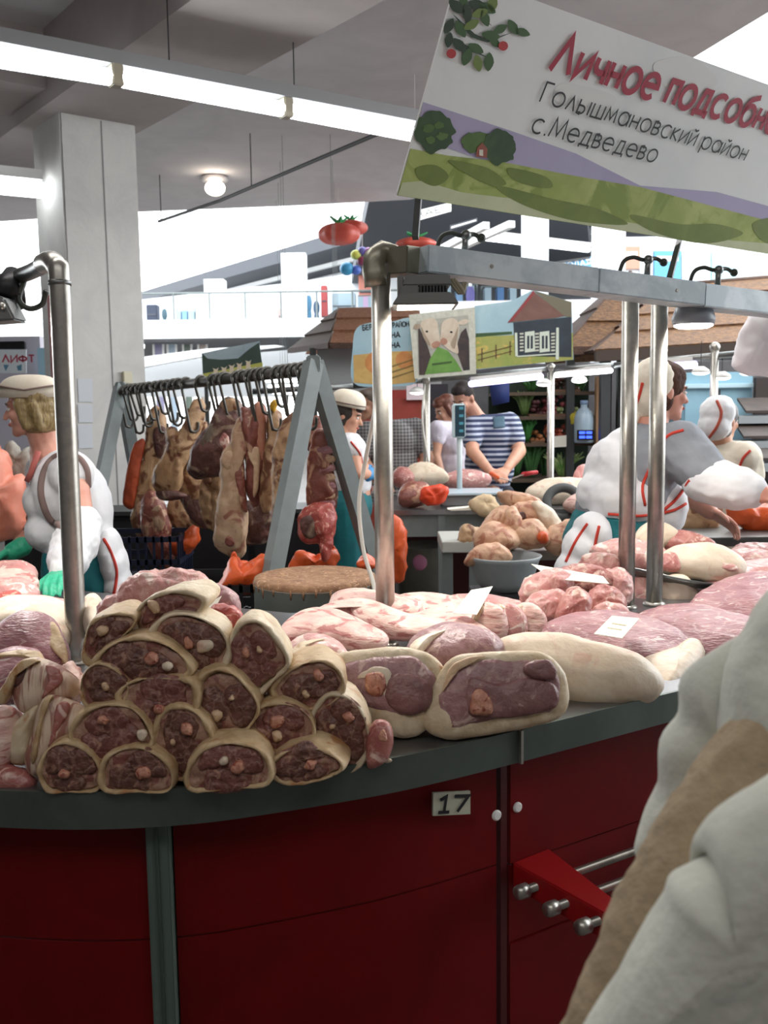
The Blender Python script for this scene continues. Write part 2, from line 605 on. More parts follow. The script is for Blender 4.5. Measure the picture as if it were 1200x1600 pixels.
# column under the beam
colc = V((-2.24, 7.57, 0))
col = thing('column', 'square white plastered column with a vertical joint carrying the slab', 'column', colc)
h = 0.29
cb = MB().obox(colc + UP * 1.86, AX * h, BX * h, UP * 1.86).build('shaft', offwhite, col, bevel=0.012)
fc = colc - BX * (h + 0.001)
MB().obox(fc + AX * 0.02 + UP * 1.85, AX * 0.004, BX * 0.003, UP * 1.84).build('joint', mat('joint_grey', '#8d8c8a', rough=0.9), col)
ppr = mat('grey_paper', '#c9cdd2', rough=0.8)
for k, (y0, y1) in enumerate(((592, 628), (632, 660), (664, 700))):
    a, b = onplane(121, y0, fc, BX), onplane(145, y1, fc, BX)
    o = MB().obox((a + b) / 2 - BX * 0.004, AX * 0.055, BX * 0.002, UP * abs(a.z - b.z) / 2).build('notice_sheet', ppr)
    tag(o, ['plain grey notice taped highest on the white column', 'plain grey notice taped between two others on the white column', 'plain grey notice taped lowest on the white column'][k], 'notice', 'notices on the column')
a = onplane(197, 590, fc, BX)
sb = MB().obox(a - BX * 0.02, AX * 0.035, BX * 0.02, UP * 0.045).build('socket_box', mat('ivory', '#cfc9b0', rough=0.5), bevel=0.004)
tag(sb, 'small ivory socket box fixed to the white column above the rack', 'socket box')
# a thin red strip standing beside the column
f2 = colc - AX * (h + 0.006)
o = MB().obox(onplane(80, 530, f2, AX), BX * 0.03, AX * 0.006, UP * 0.33).build('poster_strip', mat('strip_red', '#a2544a', rough=0.7), bevel=0.003)
tag(o, 'narrow red vertical strip fixed to the side of the white column', 'strip')

# ---------------- gallery on the far side of the atrium
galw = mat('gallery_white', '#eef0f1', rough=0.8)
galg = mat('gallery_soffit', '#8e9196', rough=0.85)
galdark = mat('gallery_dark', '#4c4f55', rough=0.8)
YG = 28.0
z0 = P(400, 527, YG).z
gz = P(400, 498, YG).z
struct('wall_gallery', MB().box((-26, YG, z0), (30, YG + 0.25, gz)), galw)
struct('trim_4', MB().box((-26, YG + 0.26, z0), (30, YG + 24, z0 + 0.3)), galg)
# lower flight / ramp parapet under the gallery
lp = [P(205, 577, 24), P(320, 556, 24), P(445, 541, 24), P(430, 539, 24), P(320, 545, 24), P(205, 560, 24)]
struct('trim_5', MB().prism(lp, (0, 0.3, 0)), galw)
lo2 = [P(205, 620, 25), P(205, 579, 25), P(320, 558, 25), P(470, 545, 25), P(620, 545, 25), P(620, 620, 25)]
struct('wall_ramp', MB().prism(lo2, (0, 0.2, 0)), mat('ramp_grey', '#a9acae', rough=0.85))
# upper soffit of the gallery, running away to the left
u0, u1 = Z(660, 348, 7.0), Z(215, 473, 7.0)
udir = (u1 - u0).normalized()
un = V((-udir.y, udir.x, 0))
if un.y < 0: un = -un
up0 = u0 - udir * 12
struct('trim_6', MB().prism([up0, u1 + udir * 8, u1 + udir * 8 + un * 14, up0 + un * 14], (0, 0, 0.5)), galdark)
fas = MB()
for k in (0, 1, 2):
    q = un * (1.6 + 1.8 * k) - UP * 0.12
    fas.bar(up0 + q, u1 + q, 0.16, 0.16)
struct('trim_7', fas, white)
def gal_col(px, w, y_top, Y):
    c = P(px, 480, Y)
    t = P(px, y_top, Y).z
    struct('wall_pier_%d' % px, MB().box((c.x - w / 2, Y, z0 + 0.3), (c.x + w / 2, Y + 0.6, t)), galw)
gal_col(335, 0.6, 436, 30); gal_col(460, 0.75, 395, 30); gal_col(612, 1.0, 340, 30)
# railing of the gallery
rail = thing('gallery_railing', 'thin metal railing along the white gallery parapet', 'railing', (-4, YG, gz))
rt = P(400, 456, YG).z
for px in range(215, 640, 56):
    c = P(px, 500, YG)
    MB().tube([(c.x, YG + 0.1, gz - 0.02), (c.x, YG + 0.1, rt)], 0.03, 6).build('post', greypaint, rail)
a, b = P(205, 456, YG), P(700, 456, YG)
MB().tube([(a.x, YG + 0.1, rt), (b.x, YG + 0.1, rt)], 0.03, 6).build('handrail', greypaint, rail)
# shop fronts and goods seen on the gallery
shopw = mat('shop_wall', '#dfe6ea', rough=0.8)
struct('wall_shops', MB().prism([P(205, 505, 33), P(700, 505, 33), P(700, 402, 33), P(470, 440, 33), P(205, 470, 33)], (0, 0.2, 0)), shopw)
def shop_item(name, label, cat, px0, px1, py0, py1, Y, c, d=0.4, kind=0):
    a, b = P(px0, py0, Y), P(px1, py1, Y)
    b.z = (z0 + 0.3) if Y > 26 else (P(760, 470, 20.0).z - 0.3)
    t = thing(name, label, cat, ((a.x + b.x) / 2, Y, b.z))
    m = mat('goods_' + c, '#' + c, rough=0.7)
    if kind == 0:      # cabinet with shelves
        MB().box((a.x, Y, b.z), (b.x, Y + d, a.z)).build('body', m, t, bevel=0.02)
        for k in (1, 2):
            zz = b.z + (a.z - b.z) * k / 3
            MB().box((a.x + 0.03, Y - 0.02, zz - 0.02), (b.x - 0.03, Y + 0.005, zz + 0.02)).build('shelf', galdark, t)
    elif kind == 1:    # figure on a stand
        cx = (a.x + b.x) / 2
        H = a.z - b.z
        w = (b.x - a.x) / 2
        g = MB().ell((cx, Y, b.z + 0.7 * H), (w, w * 0.7, 0.22 * H)).ell((cx, Y, b.z + 0.38 * H), (w * 0.8, w * 0.6, 0.25 * H))
        g.build('dress', m, t, True)
        MB().ell((cx, Y, a.z - 0.07 * H), (w * 0.4, w * 0.4, 0.07 * H)).build('head', white, t, True)
        MB().tube([(cx, Y, b.z), (cx, Y, b.z + 0.3 * H)], 0.03, 8).build('stand', greypaint, t)
    else:              # rail of clothes
        MB().tube([(a.x, Y, a.z), (b.x, Y, a.z)], 0.02, 6).build('rail', greypaint, t)
        for s in (a.x, b.x):
            MB().tube([(s, Y, b.z), (s, Y, a.z)], 0.02, 6).build('upright', greypaint, t)
        n = max(3, int((b.x - a.x) / 0.25))
        cols = ['goods_' + c]
        for k in range(n):
            x = a.x + (b.x - a.x) * (k + 0.5) / n
            zz = b.z + (a.z - b.z) * random.Random(k + px0).uniform(0.1, 0.3)
            mm = m if k % 2 else mat('goods_alt', '#8fa3ad', rough=0.8)
            MB().prism([(x - 0.09, Y - 0.2, a.z - 0.05), (x - 0.09, Y + 0.2, a.z - 0.05), (x - 0.09, Y + 0.25, zz), (x - 0.09, Y - 0.25, zz)], (0.16, 0, 0)).build('garment', mm, t)
    return t
shop_item('display_cabinet', 'dark display cabinet on the gallery beside the column', 'cabinet', 228, 246, 476, 504, 30.5, '32394a')
shop_item('mannequin', 'dark dressed mannequin next to the dark gallery cabinet', 'mannequin', 252, 262, 478, 506, 30.2, '3d5560', kind=1)
shop_item('clothes_rail', 'rail of blue-grey clothes on the gallery', 'clothes rail', 276, 306, 484, 506, 30.4, '6f93b8', kind=2)
shop_item('display_cabinet', 'pale pink display stand on the gallery', 'display stand', 434, 470, 482, 500, 30.4, 'c9a6a0')
shop_item('mannequin', 'light blue dressed mannequin by the pale pink stand', 'mannequin', 478, 488, 455, 500, 30.3, '4f7f9c', kind=1)
shop_item('mannequin', 'denim-clad mannequin between two gallery stands', 'mannequin', 489, 500, 465, 500, 30.2, '2f4a66', kind=1)
shop_item('display_cabinet', 'red and white goods stand on the gallery', 'display stand', 501, 512, 446, 500, 30.6, 'a84a4a')
shop_item('display_cabinet', 'grey glass showcase on the gallery above the tiled roof', 'showcase', 518, 556, 458, 495, 30.8, '9fb3bd')
shop_item('clothes_rail', 'rail of mauve and grey clothes beside the posts', 'clothes rail', 560, 584, 462, 492, 30.4, 'b49ab8', kind=2)
shop_item('display_cabinet', 'salmon poster stand on the gallery behind the stall post', 'poster stand', 560, 584, 425, 460, 31, 'd58d7c')
shop_item('clothes_rail', 'rail of light blue clothes above the cow picture', 'clothes rail', 690, 745, 445, 482, 24, '7fa3c4', kind=2)
shop_item('mannequin', 'violet and blue mannequin above the cow picture', 'mannequin', 728, 742, 440, 480, 23.6, '6a64a0', kind=1)
shop_item('clothes_rail', 'rail of dark blue clothes behind the painted hut gable', 'clothes rail', 752, 830, 448, 480, 24, '4a6f9a', kind=2)
# storefronts under the gallery, seen between column and rack
for k, (px, w, c) in enumerate(((240, 16, '8f8aa8'), (262, 14, 'a8b9c8'), (286, 14, '6d7a70'), (310, 14, 'b0a39a'))):
    a = P(px, 538, 29.5); b = P(px + w, 562, 29.5)
    t = thing('shop_window', ['mauve shop window under the gallery nearest the column', 'pale blue shop window under the gallery', 'green grey shop window under the gallery', 'beige shop window under the gallery farthest from the column'][k], 'shop window', ((a.x + b.x) / 2, 29.5, 0))
    MB().box((a.x, 29.5, 0), (b.x, 29.6, a.z)).build('pane', mat('pane_' + c, '#' + c, rough=0.3), t)
    MB().bar((a.x, 29.48, 0), (a.x, 29.48, a.z), 0.06).build('frame', white, t)
    MB().bar((b.x, 29.48, 0), (b.x, 29.48, a.z), 0.06).build('frame', white, t)
for px in (207, 220):
    t = thing('globe_lamp', 'white globe lamp on a post below the gallery, %s' % ('hard against the column' if px == 207 else 'one post out from the column'), 'lamp', (P(px, 545, 22).x, 22, 0), 'globe lamps')
    c = P(px, 541, 22)
    MB().ell(c, 0.09).build('globe', mat('globe_glow', '#ffffff', emit='#ffffff', power=2.5), t, True)
    MB().tube([(c.x, 22, 0), (c.x, 22, c.z - 0.05)], 0.03, 8).build('post', greypaint, t)

# dark wall that closes the hall behind the kiosks
struct('wall_far', MB().box((P(640, 600, 11).x, 11.0, 0), (9, 11.2, P(1000, 566, 11).z)), mat('far_wall', '#5c5a5c', '#4c4a4c', 2, 0.8))
# hall to the right beyond the sign: second gallery with dark soffit, piers, banners
YR = 20.0
rz = P(760, 470, YR).z
struct('wall_gallery_right', MB().box((P(640, 470, YR).x, YR, rz - 0.5), (26, YR + 0.3, rz)), galw)
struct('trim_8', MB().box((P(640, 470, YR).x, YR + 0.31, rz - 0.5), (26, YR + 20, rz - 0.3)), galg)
s0, s1 = P(640, 372, 21), P(1250, 372, 21)
zs = P(800, 330, 21).z
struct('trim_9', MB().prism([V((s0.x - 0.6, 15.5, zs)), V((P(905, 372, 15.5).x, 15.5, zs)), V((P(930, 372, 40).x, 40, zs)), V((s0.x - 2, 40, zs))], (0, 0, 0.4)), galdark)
lt = mat('tube_glow', '#ffffff', emit='#f6fbff', power=7.0)
lt2 = mat('tube_glow_violet', '#ffffff', emit='#d9caff', power=3.0)
def tube_light(name, label, a, b, r, m=None, housing=True, group=None, n=1, hang=None):
    t = thing(name, label, 'lamp', (a + b) / 2, group)
    if hang:
        for q in (a.lerp(b, 0.2), a.lerp(b, 0.8)): MB().tube([q, V((q.x, q.y, hang))], 0.0025, 5).build('hanger', greypaint, t)
    d = (b - a)
    if housing:
        MB().bar(a + UP * r * 1.6, b + UP * r * 1.6, r * 2.6, r * 1.2).build('housing', white, t)
    L = d.length
    for k in range(n):
        p, q = a + d * (k / n + 0.012), a + d * ((k + 1) / n - 0.012)
        MB().cap(p, q, r).build('tube', m or lt, t, True)
    return t
tube_light('fluorescent_lamp', 'double fluorescent lamp under the far dark soffit, crossed by a white pier', P(756, 371, 16), P(920, 390, 17.5), 0.05, group='far ceiling lamps', n=2)
pb = mat('pier_white', '#dfe3e8', rough=0.8)
for k, (x0, x1, yt, Y) in enumerate(((820, 856, 340, 14.0), (925, 973, 350, 13.0))):
    a, b = P(x0, yt, Y), P(x1, 640, Y)
    m = MB()
    if k == 0: m.box((a.x, Y, 0), (b.x, Y + 0.35, a.z + 1.6))
    else: m.lathe(((a.x + b.x) / 2, Y, 0), [((b.x - a.x) / 2, 0), ((b.x - a.x) / 2, a.z + 1.6)], 24)
    struct('wall_pier_right_%d' % (k + 1), m, pb, smooth=(k == 1))
# white louvre beams under the right soffit
for k, (a, b) in enumerate((((655, 408), (760, 352)), ((690, 400), (800, 350)))):
    struct('trim_%d' % (10 + k), MB().bar(P(a[0], a[1], 17), P(b[0], b[1], 14.5), 0.1, 0.1), white)

class Board:
    """a flat board in the place; decals are thin printed layers on it"""
    def __init__(s, name, label, cat, corners, m, t=0.012, group=None, frame_m=None):
        s.c = [V(c) for c in corners]
        s.n = plane_of(s.c)[1]
        s.o = s.c[0]
        base = min(s.c, key=lambda p: p.z)
        s.t = thing(name, label, cat, base, group)
        MB().prism(s.c, -s.n * t).build('panel', m, s.t)
    def px(s, x, y, lay=1):
        return onplane(x, y, s.o, s.n) + s.n * 0.0006 * lay
    def decal(s, name, pts, m, lay=1, sm=0):
        q = [s.px(x, y, lay) for x, y in pts]
        if sm: q = smooth_closed(q, sm)
        return MB().prism(q, s.n * 0.0005).build(name, m, s.t)
    def text(s, body, x0, y0, x1, y1, hpx, m, lay=4, shear=0.0, bold=0.09, name='lettering', up=None, pts=None):
        a, b = pts if pts else (s.px(x0, y0, lay), s.px(x1, y1, lay))
        u = (b - a).normalized()
        v = s.n.cross(u).normalized() if up is None else up
        x = 0.0
        lines = []
        for ch in body:
            w, pl = GLY[ch]
            for p in pl: lines.append([(x + q[0], q[1]) for q in p])
            x += w + 0.2
        su = (b - a).length / (x - 0.2)
        for ln in lines:
            P3 = [a + u * (q[0] * su) + v * (q[1] * hpx) + u * (shear * q[1] * hpx) for q in ln]
            hw = bold * hpx / 2
            L, R = [], []
            closed = (P3[0] - P3[-1]).length < 1e-6
            n = len(P3)
            for k in range(n):
                p0 = P3[k - 1] if k else (P3[-2] if closed else 2 * P3[0] - P3[1])
                p2 = P3[k + 1] if k < n - 1 else (P3[1] if closed else 2 * P3[-1] - P3[-2])
                d0, d1 = (P3[k] - p0).normalized(), (p2 - P3[k]).normalized()
                n0, n1 = s.n.cross(d0), s.n.cross(d1)
                mi = n0 + n1
                mi = mi.normalized() if mi.length > 0.2 else n1
                f = hw / max(mi.dot(n1), 0.45)
                L.append(P3[k] + mi * f); R.append(P3[k] - mi * f)
            MB().sheet([R, L], 0.0006).build(name, m, s.t)
def arc(cx, cy, rx, ry, a0, a1, n=16):
    return [(cx + rx * math.cos(rad(a0 + (a1 - a0) * k / n)), cy + ry * math.sin(rad(a0 + (a1 - a0) * k / n))) for k in range(n + 1)]
GLY = {
 ' ': (0.12, []), '.': (0.06, [[(0.0, 0.02), (0.08, 0.02)]]),
 'Л': (0.7, [[(0, 0), (0.35, 1), (0.7, 0)]]), 'и': (0.46, [[(0, 0.7), (0, 0), (0.46, 0.7), (0.46, 0)]]),
 'ч': (0.42, [[(0, 0.7), (0, 0.45), (0.08, 0.33), (0.2, 0.29), (0.42, 0.32)], [(0.42, 0.7), (0.42, 0)]]),
 'н': (0.44, [[(0, 0.7), (0, 0)], [(0.44, 0.7), (0.44, 0)], [(0, 0.36), (0.44, 0.36)]]),
 'о': (0.62, [arc(0.31, 0.35, 0.31, 0.36, 90, 450, 24)]), 'О': (0.8, [arc(0.4, 0.5, 0.4, 0.5, 90, 450, 24)]),
 'е': (0.6, [[(0.0, 0.37), (0.6, 0.37)] + arc(0.3, 0.35, 0.3, 0.36, 12, 312, 20)]),
 'п': (0.42, [[(0, 0), (0, 0.7), (0.42, 0.7), (0.42, 0)]]),
 'д': (0.56, [[(0, -0.16), (0, 0), (0.56, 0), (0.56, -0.16)], [(0.07, 0), (0.18, 0.7), (0.46, 0.7), (0.46, 0)]]),
 'с': (0.54, [arc(0.31, 0.35, 0.31, 0.36, 48, 312, 20)]),
 'б': (0.6, [arc(0.3, 0.33, 0.3, 0.34, 90, 450, 24), [(0.0, 0.33), (0.02, 0.62), (0.14, 0.85), (0.34, 0.95), (0.52, 1.02)]]),
 'Г': (0.42, [[(0, 0), (0, 1), (0.42, 1)]]), 'л': (0.46, [[(0, 0), (0.23, 0.7), (0.46, 0)]]),
 'ы': (0.62, [[(0, 0.7), (0, 0), (0.2, 0)] + arc(0.2, 0.2, 0.18, 0.2, -90, 90, 10) + [(0, 0.4)], [(0.62, 0.7), (0.62, 0)]]),
 'ш': (0.66, [[(0, 0.7), (0, 0), (0.66, 0), (0.66, 0.7)], [(0.33, 0), (0.33, 0.7)]]),
 'м': (0.6, [[(0, 0), (0.07, 0.7), (0.3, 0.12), (0.53, 0.7), (0.6, 0)]]), 'М': (0.84, [[(0, 0), (0.12, 1), (0.42, 0.12), (0.72, 1), (0.84, 0)]]),
 'а': (0.6, [arc(0.3, 0.35, 0.3, 0.36, 90, 450, 24), [(0.6, 0.7), (0.6, 0)]]),
 'в': (0.42, [[(0, 0), (0, 0.7), (0.2, 0.7)] + arc(0.2, 0.54, 0.17, 0.16, 90, -90, 8) + [(0, 0.38)], [(0.2, 0.38)] + arc(0.2, 0.19, 0.22, 0.19, 90, -90, 8) + [(0, 0)]]),
 'к': (0.4, [[(0, 0.7), (0, 0)], [(0.38, 0.7), (0.03, 0.36), (0.42, 0)]]),
 'й': (0.46, [[(0, 0.7), (0, 0), (0.46, 0.7), (0.46, 0)], [(0.1, 0.93), (0.23, 0.83), (0.36, 0.93)]]),
 'р': (0.6, [[(0, 0.7), (0, -0.3)], arc(0.3, 0.35, 0.3, 0.36, 90, 450, 24)]),
 'П': (0.6, [[(0, 0), (0, 1), (0.6, 1), (0.6, 0)]]), 'Р': (0.5, [[(0, 0), (0, 1), (0.25, 1)] + arc(0.25, 0.75, 0.25, 0.25, 90, -90, 10) + [(0, 0.5)]]),
 'Д': (0.74, [[(0, -0.2), (0, 0), (0.74, 0), (0.74, -0.2)], [(0.1, 0), (0.25, 1), (0.62, 1), (0.62, 0)]]), 'А': (0.7, [[(0, 0), (0.35, 1), (0.7, 0)], [(0.14, 0.35), (0.56, 0.35)]]),
 'Ж': (0.8, [[(0, 1), (0.4, 0.5), (0, 0)], [(0.8, 1), (0.4, 0.5), (0.8, 0)], [(0.4, 1), (0.4, 0)]]), 'З': (0.5, [arc(0.22, 0.75, 0.24, 0.25, 150, -90, 12) + arc(0.22, 0.25, 0.28, 0.25, 90, -150, 12)]),
 'Е': (0.48, [[(0.48, 1), (0, 1), (0, 0), (0.48, 0)], [(0, 0.52), (0.42, 0.52)]]), 'И': (0.62, [[(0, 1), (0, 0), (0.62, 1), (0.62, 0)]]), 'Й': (0.62, [[(0, 1), (0, 0), (0.62, 1), (0.62, 0)], [(0.2, 1.22), (0.31, 1.12), (0.42, 1.22)]]),
 'Ф': (0.8, [arc(0.4, 0.52, 0.4, 0.28, 90, 450, 20), [(0.4, 1.02), (0.4, 0)]]), 'Т': (0.6, [[(0, 1), (0.6, 1)], [(0.3, 1), (0.3, 0)]]), 'Н': (0.6, [[(0, 1), (0, 0)], [(0.6, 1), (0.6, 0)], [(0, 0.52), (0.6, 0.52)]]),
 'Б': (0.5, [[(0.46, 1), (0, 1), (0, 0), (0.22, 0)] + arc(0.22, 0.27, 0.28, 0.27, -90, 90, 10) + [(0, 0.54)]]), '1': (0.34, [[(0.0, 0.78), (0.22, 1), (0.22, 0)], [(0.0, 0.0), (0.42, 0.0)]]), '7': (0.56, [[(0, 1), (0.56, 1), (0.2, 0)]]),
}

# blue sale banner and goods right of the pier
bl = mat('banner_blue', '#5d9fd0', rough=0.6)
b = Board('sale_banner', 'blue sale banner with white lettering behind the white pier', 'banner', [P(868, 412, 14.5), P(930, 400, 14.5), P(930, 418, 14.5), P(868, 428, 14.5)], bl)
MB().bar(P(845, 414, 14.4), P(925, 402, 14.52), 0.03).build('bracket', darkpaint, b.t)
b.text('ПРОДАЖА', 872, 422, 934, 411, 0.085, white, bold=0.2)
b = Board('shop_fascia', 'white shop fascia with dark letters high behind the sign post', 'sign', [P(648, 330, 15.2), P(705, 316, 15.2), P(705, 330, 15.2), P(648, 346, 15.2)], white)
b.text('ЗАЕ', 652, 341, 690, 331, 0.085, textdark, bold=0.14)
b = Board('shop_fascia', 'dark framed fascia panel under the far soffit', 'sign', [P(703, 352, 15), P(746, 340, 15), P(746, 346, 15), P(703, 360, 15)], mat('fascia_dark', '#3a3d44'))
b.decal('rim', [(705, 357), (744, 345), (744, 343), (705, 354)], white)
for k, (x0, x1, y0, y1, c, lab) in enumerate(((975, 1000, 385, 420, 'c98d78', 'salmon and white shop poster right of the round pier'), (1000, 1020, 380, 440, 'd9dfe2', 'pale shop poster behind the dark sign post'), (1022, 1064, 392, 440, '5f9fd0', 'blue shop banner behind the dark sign post'), (1066, 1110, 388, 440, 'e8f2f8', 'bright white shop window panel'), (1112, 1150, 395, 440, 'a8d8e4', 'pale turquoise shop panel above the tiled roof'), (1150, 1230, 400, 440, 'd7ecf4', 'light blue shop panel at the end of the tiled roof'))):
    Y = 16.25
    b = Board('shop_poster', lab, 'poster', [P(x0, y0, Y), P(x1, y0, Y), P(x1, y1, Y), P(x0, y1, Y)], mat('poster_' + c, '#' + c, rough=0.6), 0.05)
    b.decal('band', [(x0 + 4, y0 + 8), (x1 - 4, y0 + 8), (x1 - 4, y0 + 16), (x0 + 4, y0 + 16)], mat('poster_band', '#f0efe9'))
struct('wall_shops_right', MB().box((P(972, 430, 16.3).x, 16.3, P(1000, 445, 16.3).z - 0.4), (P(1400, 430, 16.3).x, 16.5, P(1000, 370, 16.3).z)), shopw)
# left: lift sign under the gallery
b = Board('lift_sign', 'white lift sign with red letters left of the column', 'sign', [P(-30, 546, 12), P(41, 546, 12), P(41, 583, 12), P(-30, 583, 12)], mat('sign_white', '#e6eef2', rough=0.6))
b.text('ЛИФТ', 4, 566, 54, 566, 0.085, mat('sign_red', '#b8324e'), bold=0.22)
pc = mat('picto_blue', '#5f93ad')
b.decal('pictogram', [(5, 570), (14, 570), (9, 580)], pc); b.decal('pictogram', [(26, 572), (34, 569), (34, 579), (28, 579)], pc)
o = MB().obox(P(10, 540, 12.1), V((0.24, 0, 0)), V((0, 0.04, 0)), UP * 0.05).build('display_board', black, bevel=0.01)
tag(o, 'dark display strip above the lift sign', 'display')
struct('wall_lift', MB().box((P(-80, 530, 12.3).x, 12.3, 0), (P(62, 530, 12.3).x, 12.5, P(0, 526, 12.3).z)), mat('lilac_wall', '#cfcbd6', rough=0.8))
o = MB().obox(P(67, 565, 12.2), V((0.06, 0, 0)), V((0, 0.02, 0)), UP * 0.17).build('wall_poster', mat('poster_cyan', '#a8cfe0', rough=0.5), bevel=0.004)
tag(o, 'pale cyan poster between the lift sign and the column', 'poster')

# ---------------- hung fluorescent row and other ceiling fittings
r0, r1 = Z(-40, 88, 3.3), Z(700, 221, 3.3)
rd = (r1 - r0).normalized()
row = thing('fluorescent_row', 'long row of bare fluorescent tubes hung below the slab on wires', 'lamp', r0)
MB().bar(r0 + UP * 0.1, r1 + rd * 0.5 + UP * 0.1, 0.16, 0.07).build('housing', mat('lamp_grey', '#8e8f90', rough=0.6), row)
cuts = [Z(-140, 70, 3.3), Z(181, 122, 3.3), Z(447, 172, 3.3), Z(700, 221, 3.3)]
for a, b in zip(cuts, cuts[1:]):
    d = (b - a).normalized()
    MB().cap(a + d * 0.045, b - d * 0.045, 0.042, n=16).build('tube', lt, row, True)
for a in cuts[1:3]:
    MB().obox(a + UP * 0.01, rd * 0.03, rd.cross(UP) * 0.04, UP * 0.055).build('tube_holder', mat('holder', '#a8a08c', rough=0.5), row, bevel=0.006)
for px in (265, 460):
    q = Z(px, 110 if px == 265 else 150, 3.4)
    MB().tube([(q.x, q.y, 3.4), (q.x, q.y, 4.19)], 0.004, 6).build('wire', darkpaint, row)
s0, s1 = Z(-80, 283, 3.2), Z(64, 297, 3.2)
lrow = tube_light('fluorescent_lamp', 'single fluorescent tube lamp disappearing behind the column', s0, s1, 0.06, group='far ceiling lamps')
# thin cable tray and its hangers
tr = thing('cable_tray', 'thin dark cable tray slung under the slab near its edge', 'cable tray', Z(250, 345, 3.7))
MB().tube([Z(248, 346, 3.7), Z(345, 313, 3.7), Z(600, 205, 3.7)], 0.018, 8).build('tray', darkpaint, tr)
for px, py in ((252, 344), (393, 292)):
    q = Z(px, py, 3.7)
    MB().tube([q, q + UP * 0.5], 0.006, 6).build('hanger', darkpaint, tr)
dl = thing('downlight', 'round lit downlight under the slab above the atrium edge', 'lamp', Z(335, 285, 4.16))
c = Z(335, 278, 4.18)
MB().lathe(c - UP * 0.05, [(0.14, 0.06), (0.16, 0.03), (0.13, 0.0)], 24).build('rim', ceilm, dl, True)
c2 = Z(336, 294, 4.02)
MB().ell(c2, (0.115, 0.115, 0.085)).build('bulb', mat('bulb_glow', '#fff2e2', emit='#fff0dc', power=5), dl, True)
# ================================================================== THE STALL: counter
E0 = [(-2.0, 3.3), (-1.98, 2.9), (-1.85, 2.45), (-1.62, 2.1), (-1.36, 1.86), (-1.1, 1.7), (-0.86, 1.61), (-0.661, 1.573), (-0.494, 1.56), (-0.334, 1.576), (-0.187, 1.62), (-0.018, 1.685), (0.114, 1.752), (0.26, 1.837)]
E1 = [(0.26, 1.837), (0.648, 2.078), (2.7, 3.36)]
EL = smooth_open([V((x, y, 0)) for x, y in E0], 52)
ER = [V((x, y, 0)) for x, y in E1]
I0 = [(0.26, 3.0), (0.0, 2.95), (-0.3, 2.95), (-0.6, 3.1), (-1.1, 3.38), (-1.6, 3.45), (-2.0, 3.4)]
I1 = [(2.3, 4.3), (1.6, 3.8), (1.0, 3.4), (0.5, 3.1), (0.26, 3.0)]
wt = thing('worktop', 'curved stainless steel worktop carrying the meat', 'worktop', (0, 2.3, CT))
MB().prism([p + UP * 0.92 for p in EL] + [V((x, y, 0.92)) for x, y in I0], (0, 0, 0.03)).build('top_sheet', topsteel, wt)
MB().prism([p + UP * 0.92 for p in ER] + [V((x, y, 0.92)) for x, y in I1], (0, 0, 0.03)).build('top_sheet', topsteel, wt)
def offs(pts, d):
    out = []
    for i, p in enumerate(pts):
        t = (pts[min(i + 1, len(pts) - 1)] - pts[max(i - 1, 0)]).normalized()
        out.append(p + V((-t.y, t.x, 0)) * d)
    return out
def band(pts, z0, z1, t):
    return MB().sheet([[p + UP * z0 for p in pts], [p + UP * z1 for p in pts]], t)
band(offs(EL, -0.004), 0.888, 0.954, 0.008).build('edge_band', lipsteel, wt)
band(offs(ER, -0.004), 0.888, 0.954, 0.008).build('edge_band', lipsteel, wt)
jd = (ER[1] - ER[0]).normalized()
jn = V((jd.y, -jd.x, 0))
MB().obox(ER[0] + jn * 0.006 + UP * 0.921, jd * 0.003, jn * 0.006, UP * 0.034).build('seam', steel, wt)
MB().bar(ER[0] + UP * 0.9512, V((0.28, 2.2, 0.9512)), 0.014, 0.002).build('seam_strip', steel, wt)
# cabinets under it
def seg(pts, x0, x1):
    return [p for p in pts if x0 <= p.x <= x1 and p.y < 2.6]
PI_ = offs(EL, 0.055)
xa, xb = -0.435, -0.375     # grey strip
lcab = thing('counter_cabinet', 'curved dark red counter front beside the grey upright, carrying no number plate', 'cabinet', (-0.9, 1.75, 0))
mcab = thing('counter_cabinet', 'curved dark red counter front carrying the number 17 plate', 'cabinet', (-0.05, 1.75, 0))
left = [p for p in PI_ if p.x <= xa + 0.02 and p.y < 3.0]
mid = [p for p in PI_ if p.x >= xb - 0.02]
mid[-1] = ER[0] - jn * 0.055 - jd * 0.012
for cab, pts in ((lcab, left), (mcab, mid)):
    band(pts, 0.655, 0.885, 0.02).build('upper_panel', redpanel, cab)
    band(pts, 0.10, 0.651, 0.02).build('lower_panel', redpanel, cab)
    band(offs(pts, 0.04), 0.0, 0.10, 0.02).build('plinth', darkpaint, cab)
up = thing('counter_upright', 'grey-green steel upright strip between the red counter fronts', 'upright', (-0.405, 1.6, 0))
sp = min(EL, key=lambda p: abs(p.x + 0.405))
MB().box((-0.424, 1.598, 0.0), (-0.384, 1.66, 0.887)).build('flange', mat('upright_green', '#5f6f66', '#56665d', 5, 0.5), up, bevel=0.003)
MB().box((-0.407, 1.592, 0.02), (-0.401, 1.60, 0.885)).build('rib', mat('upright_dark', '#42504a', rough=0.5), up)
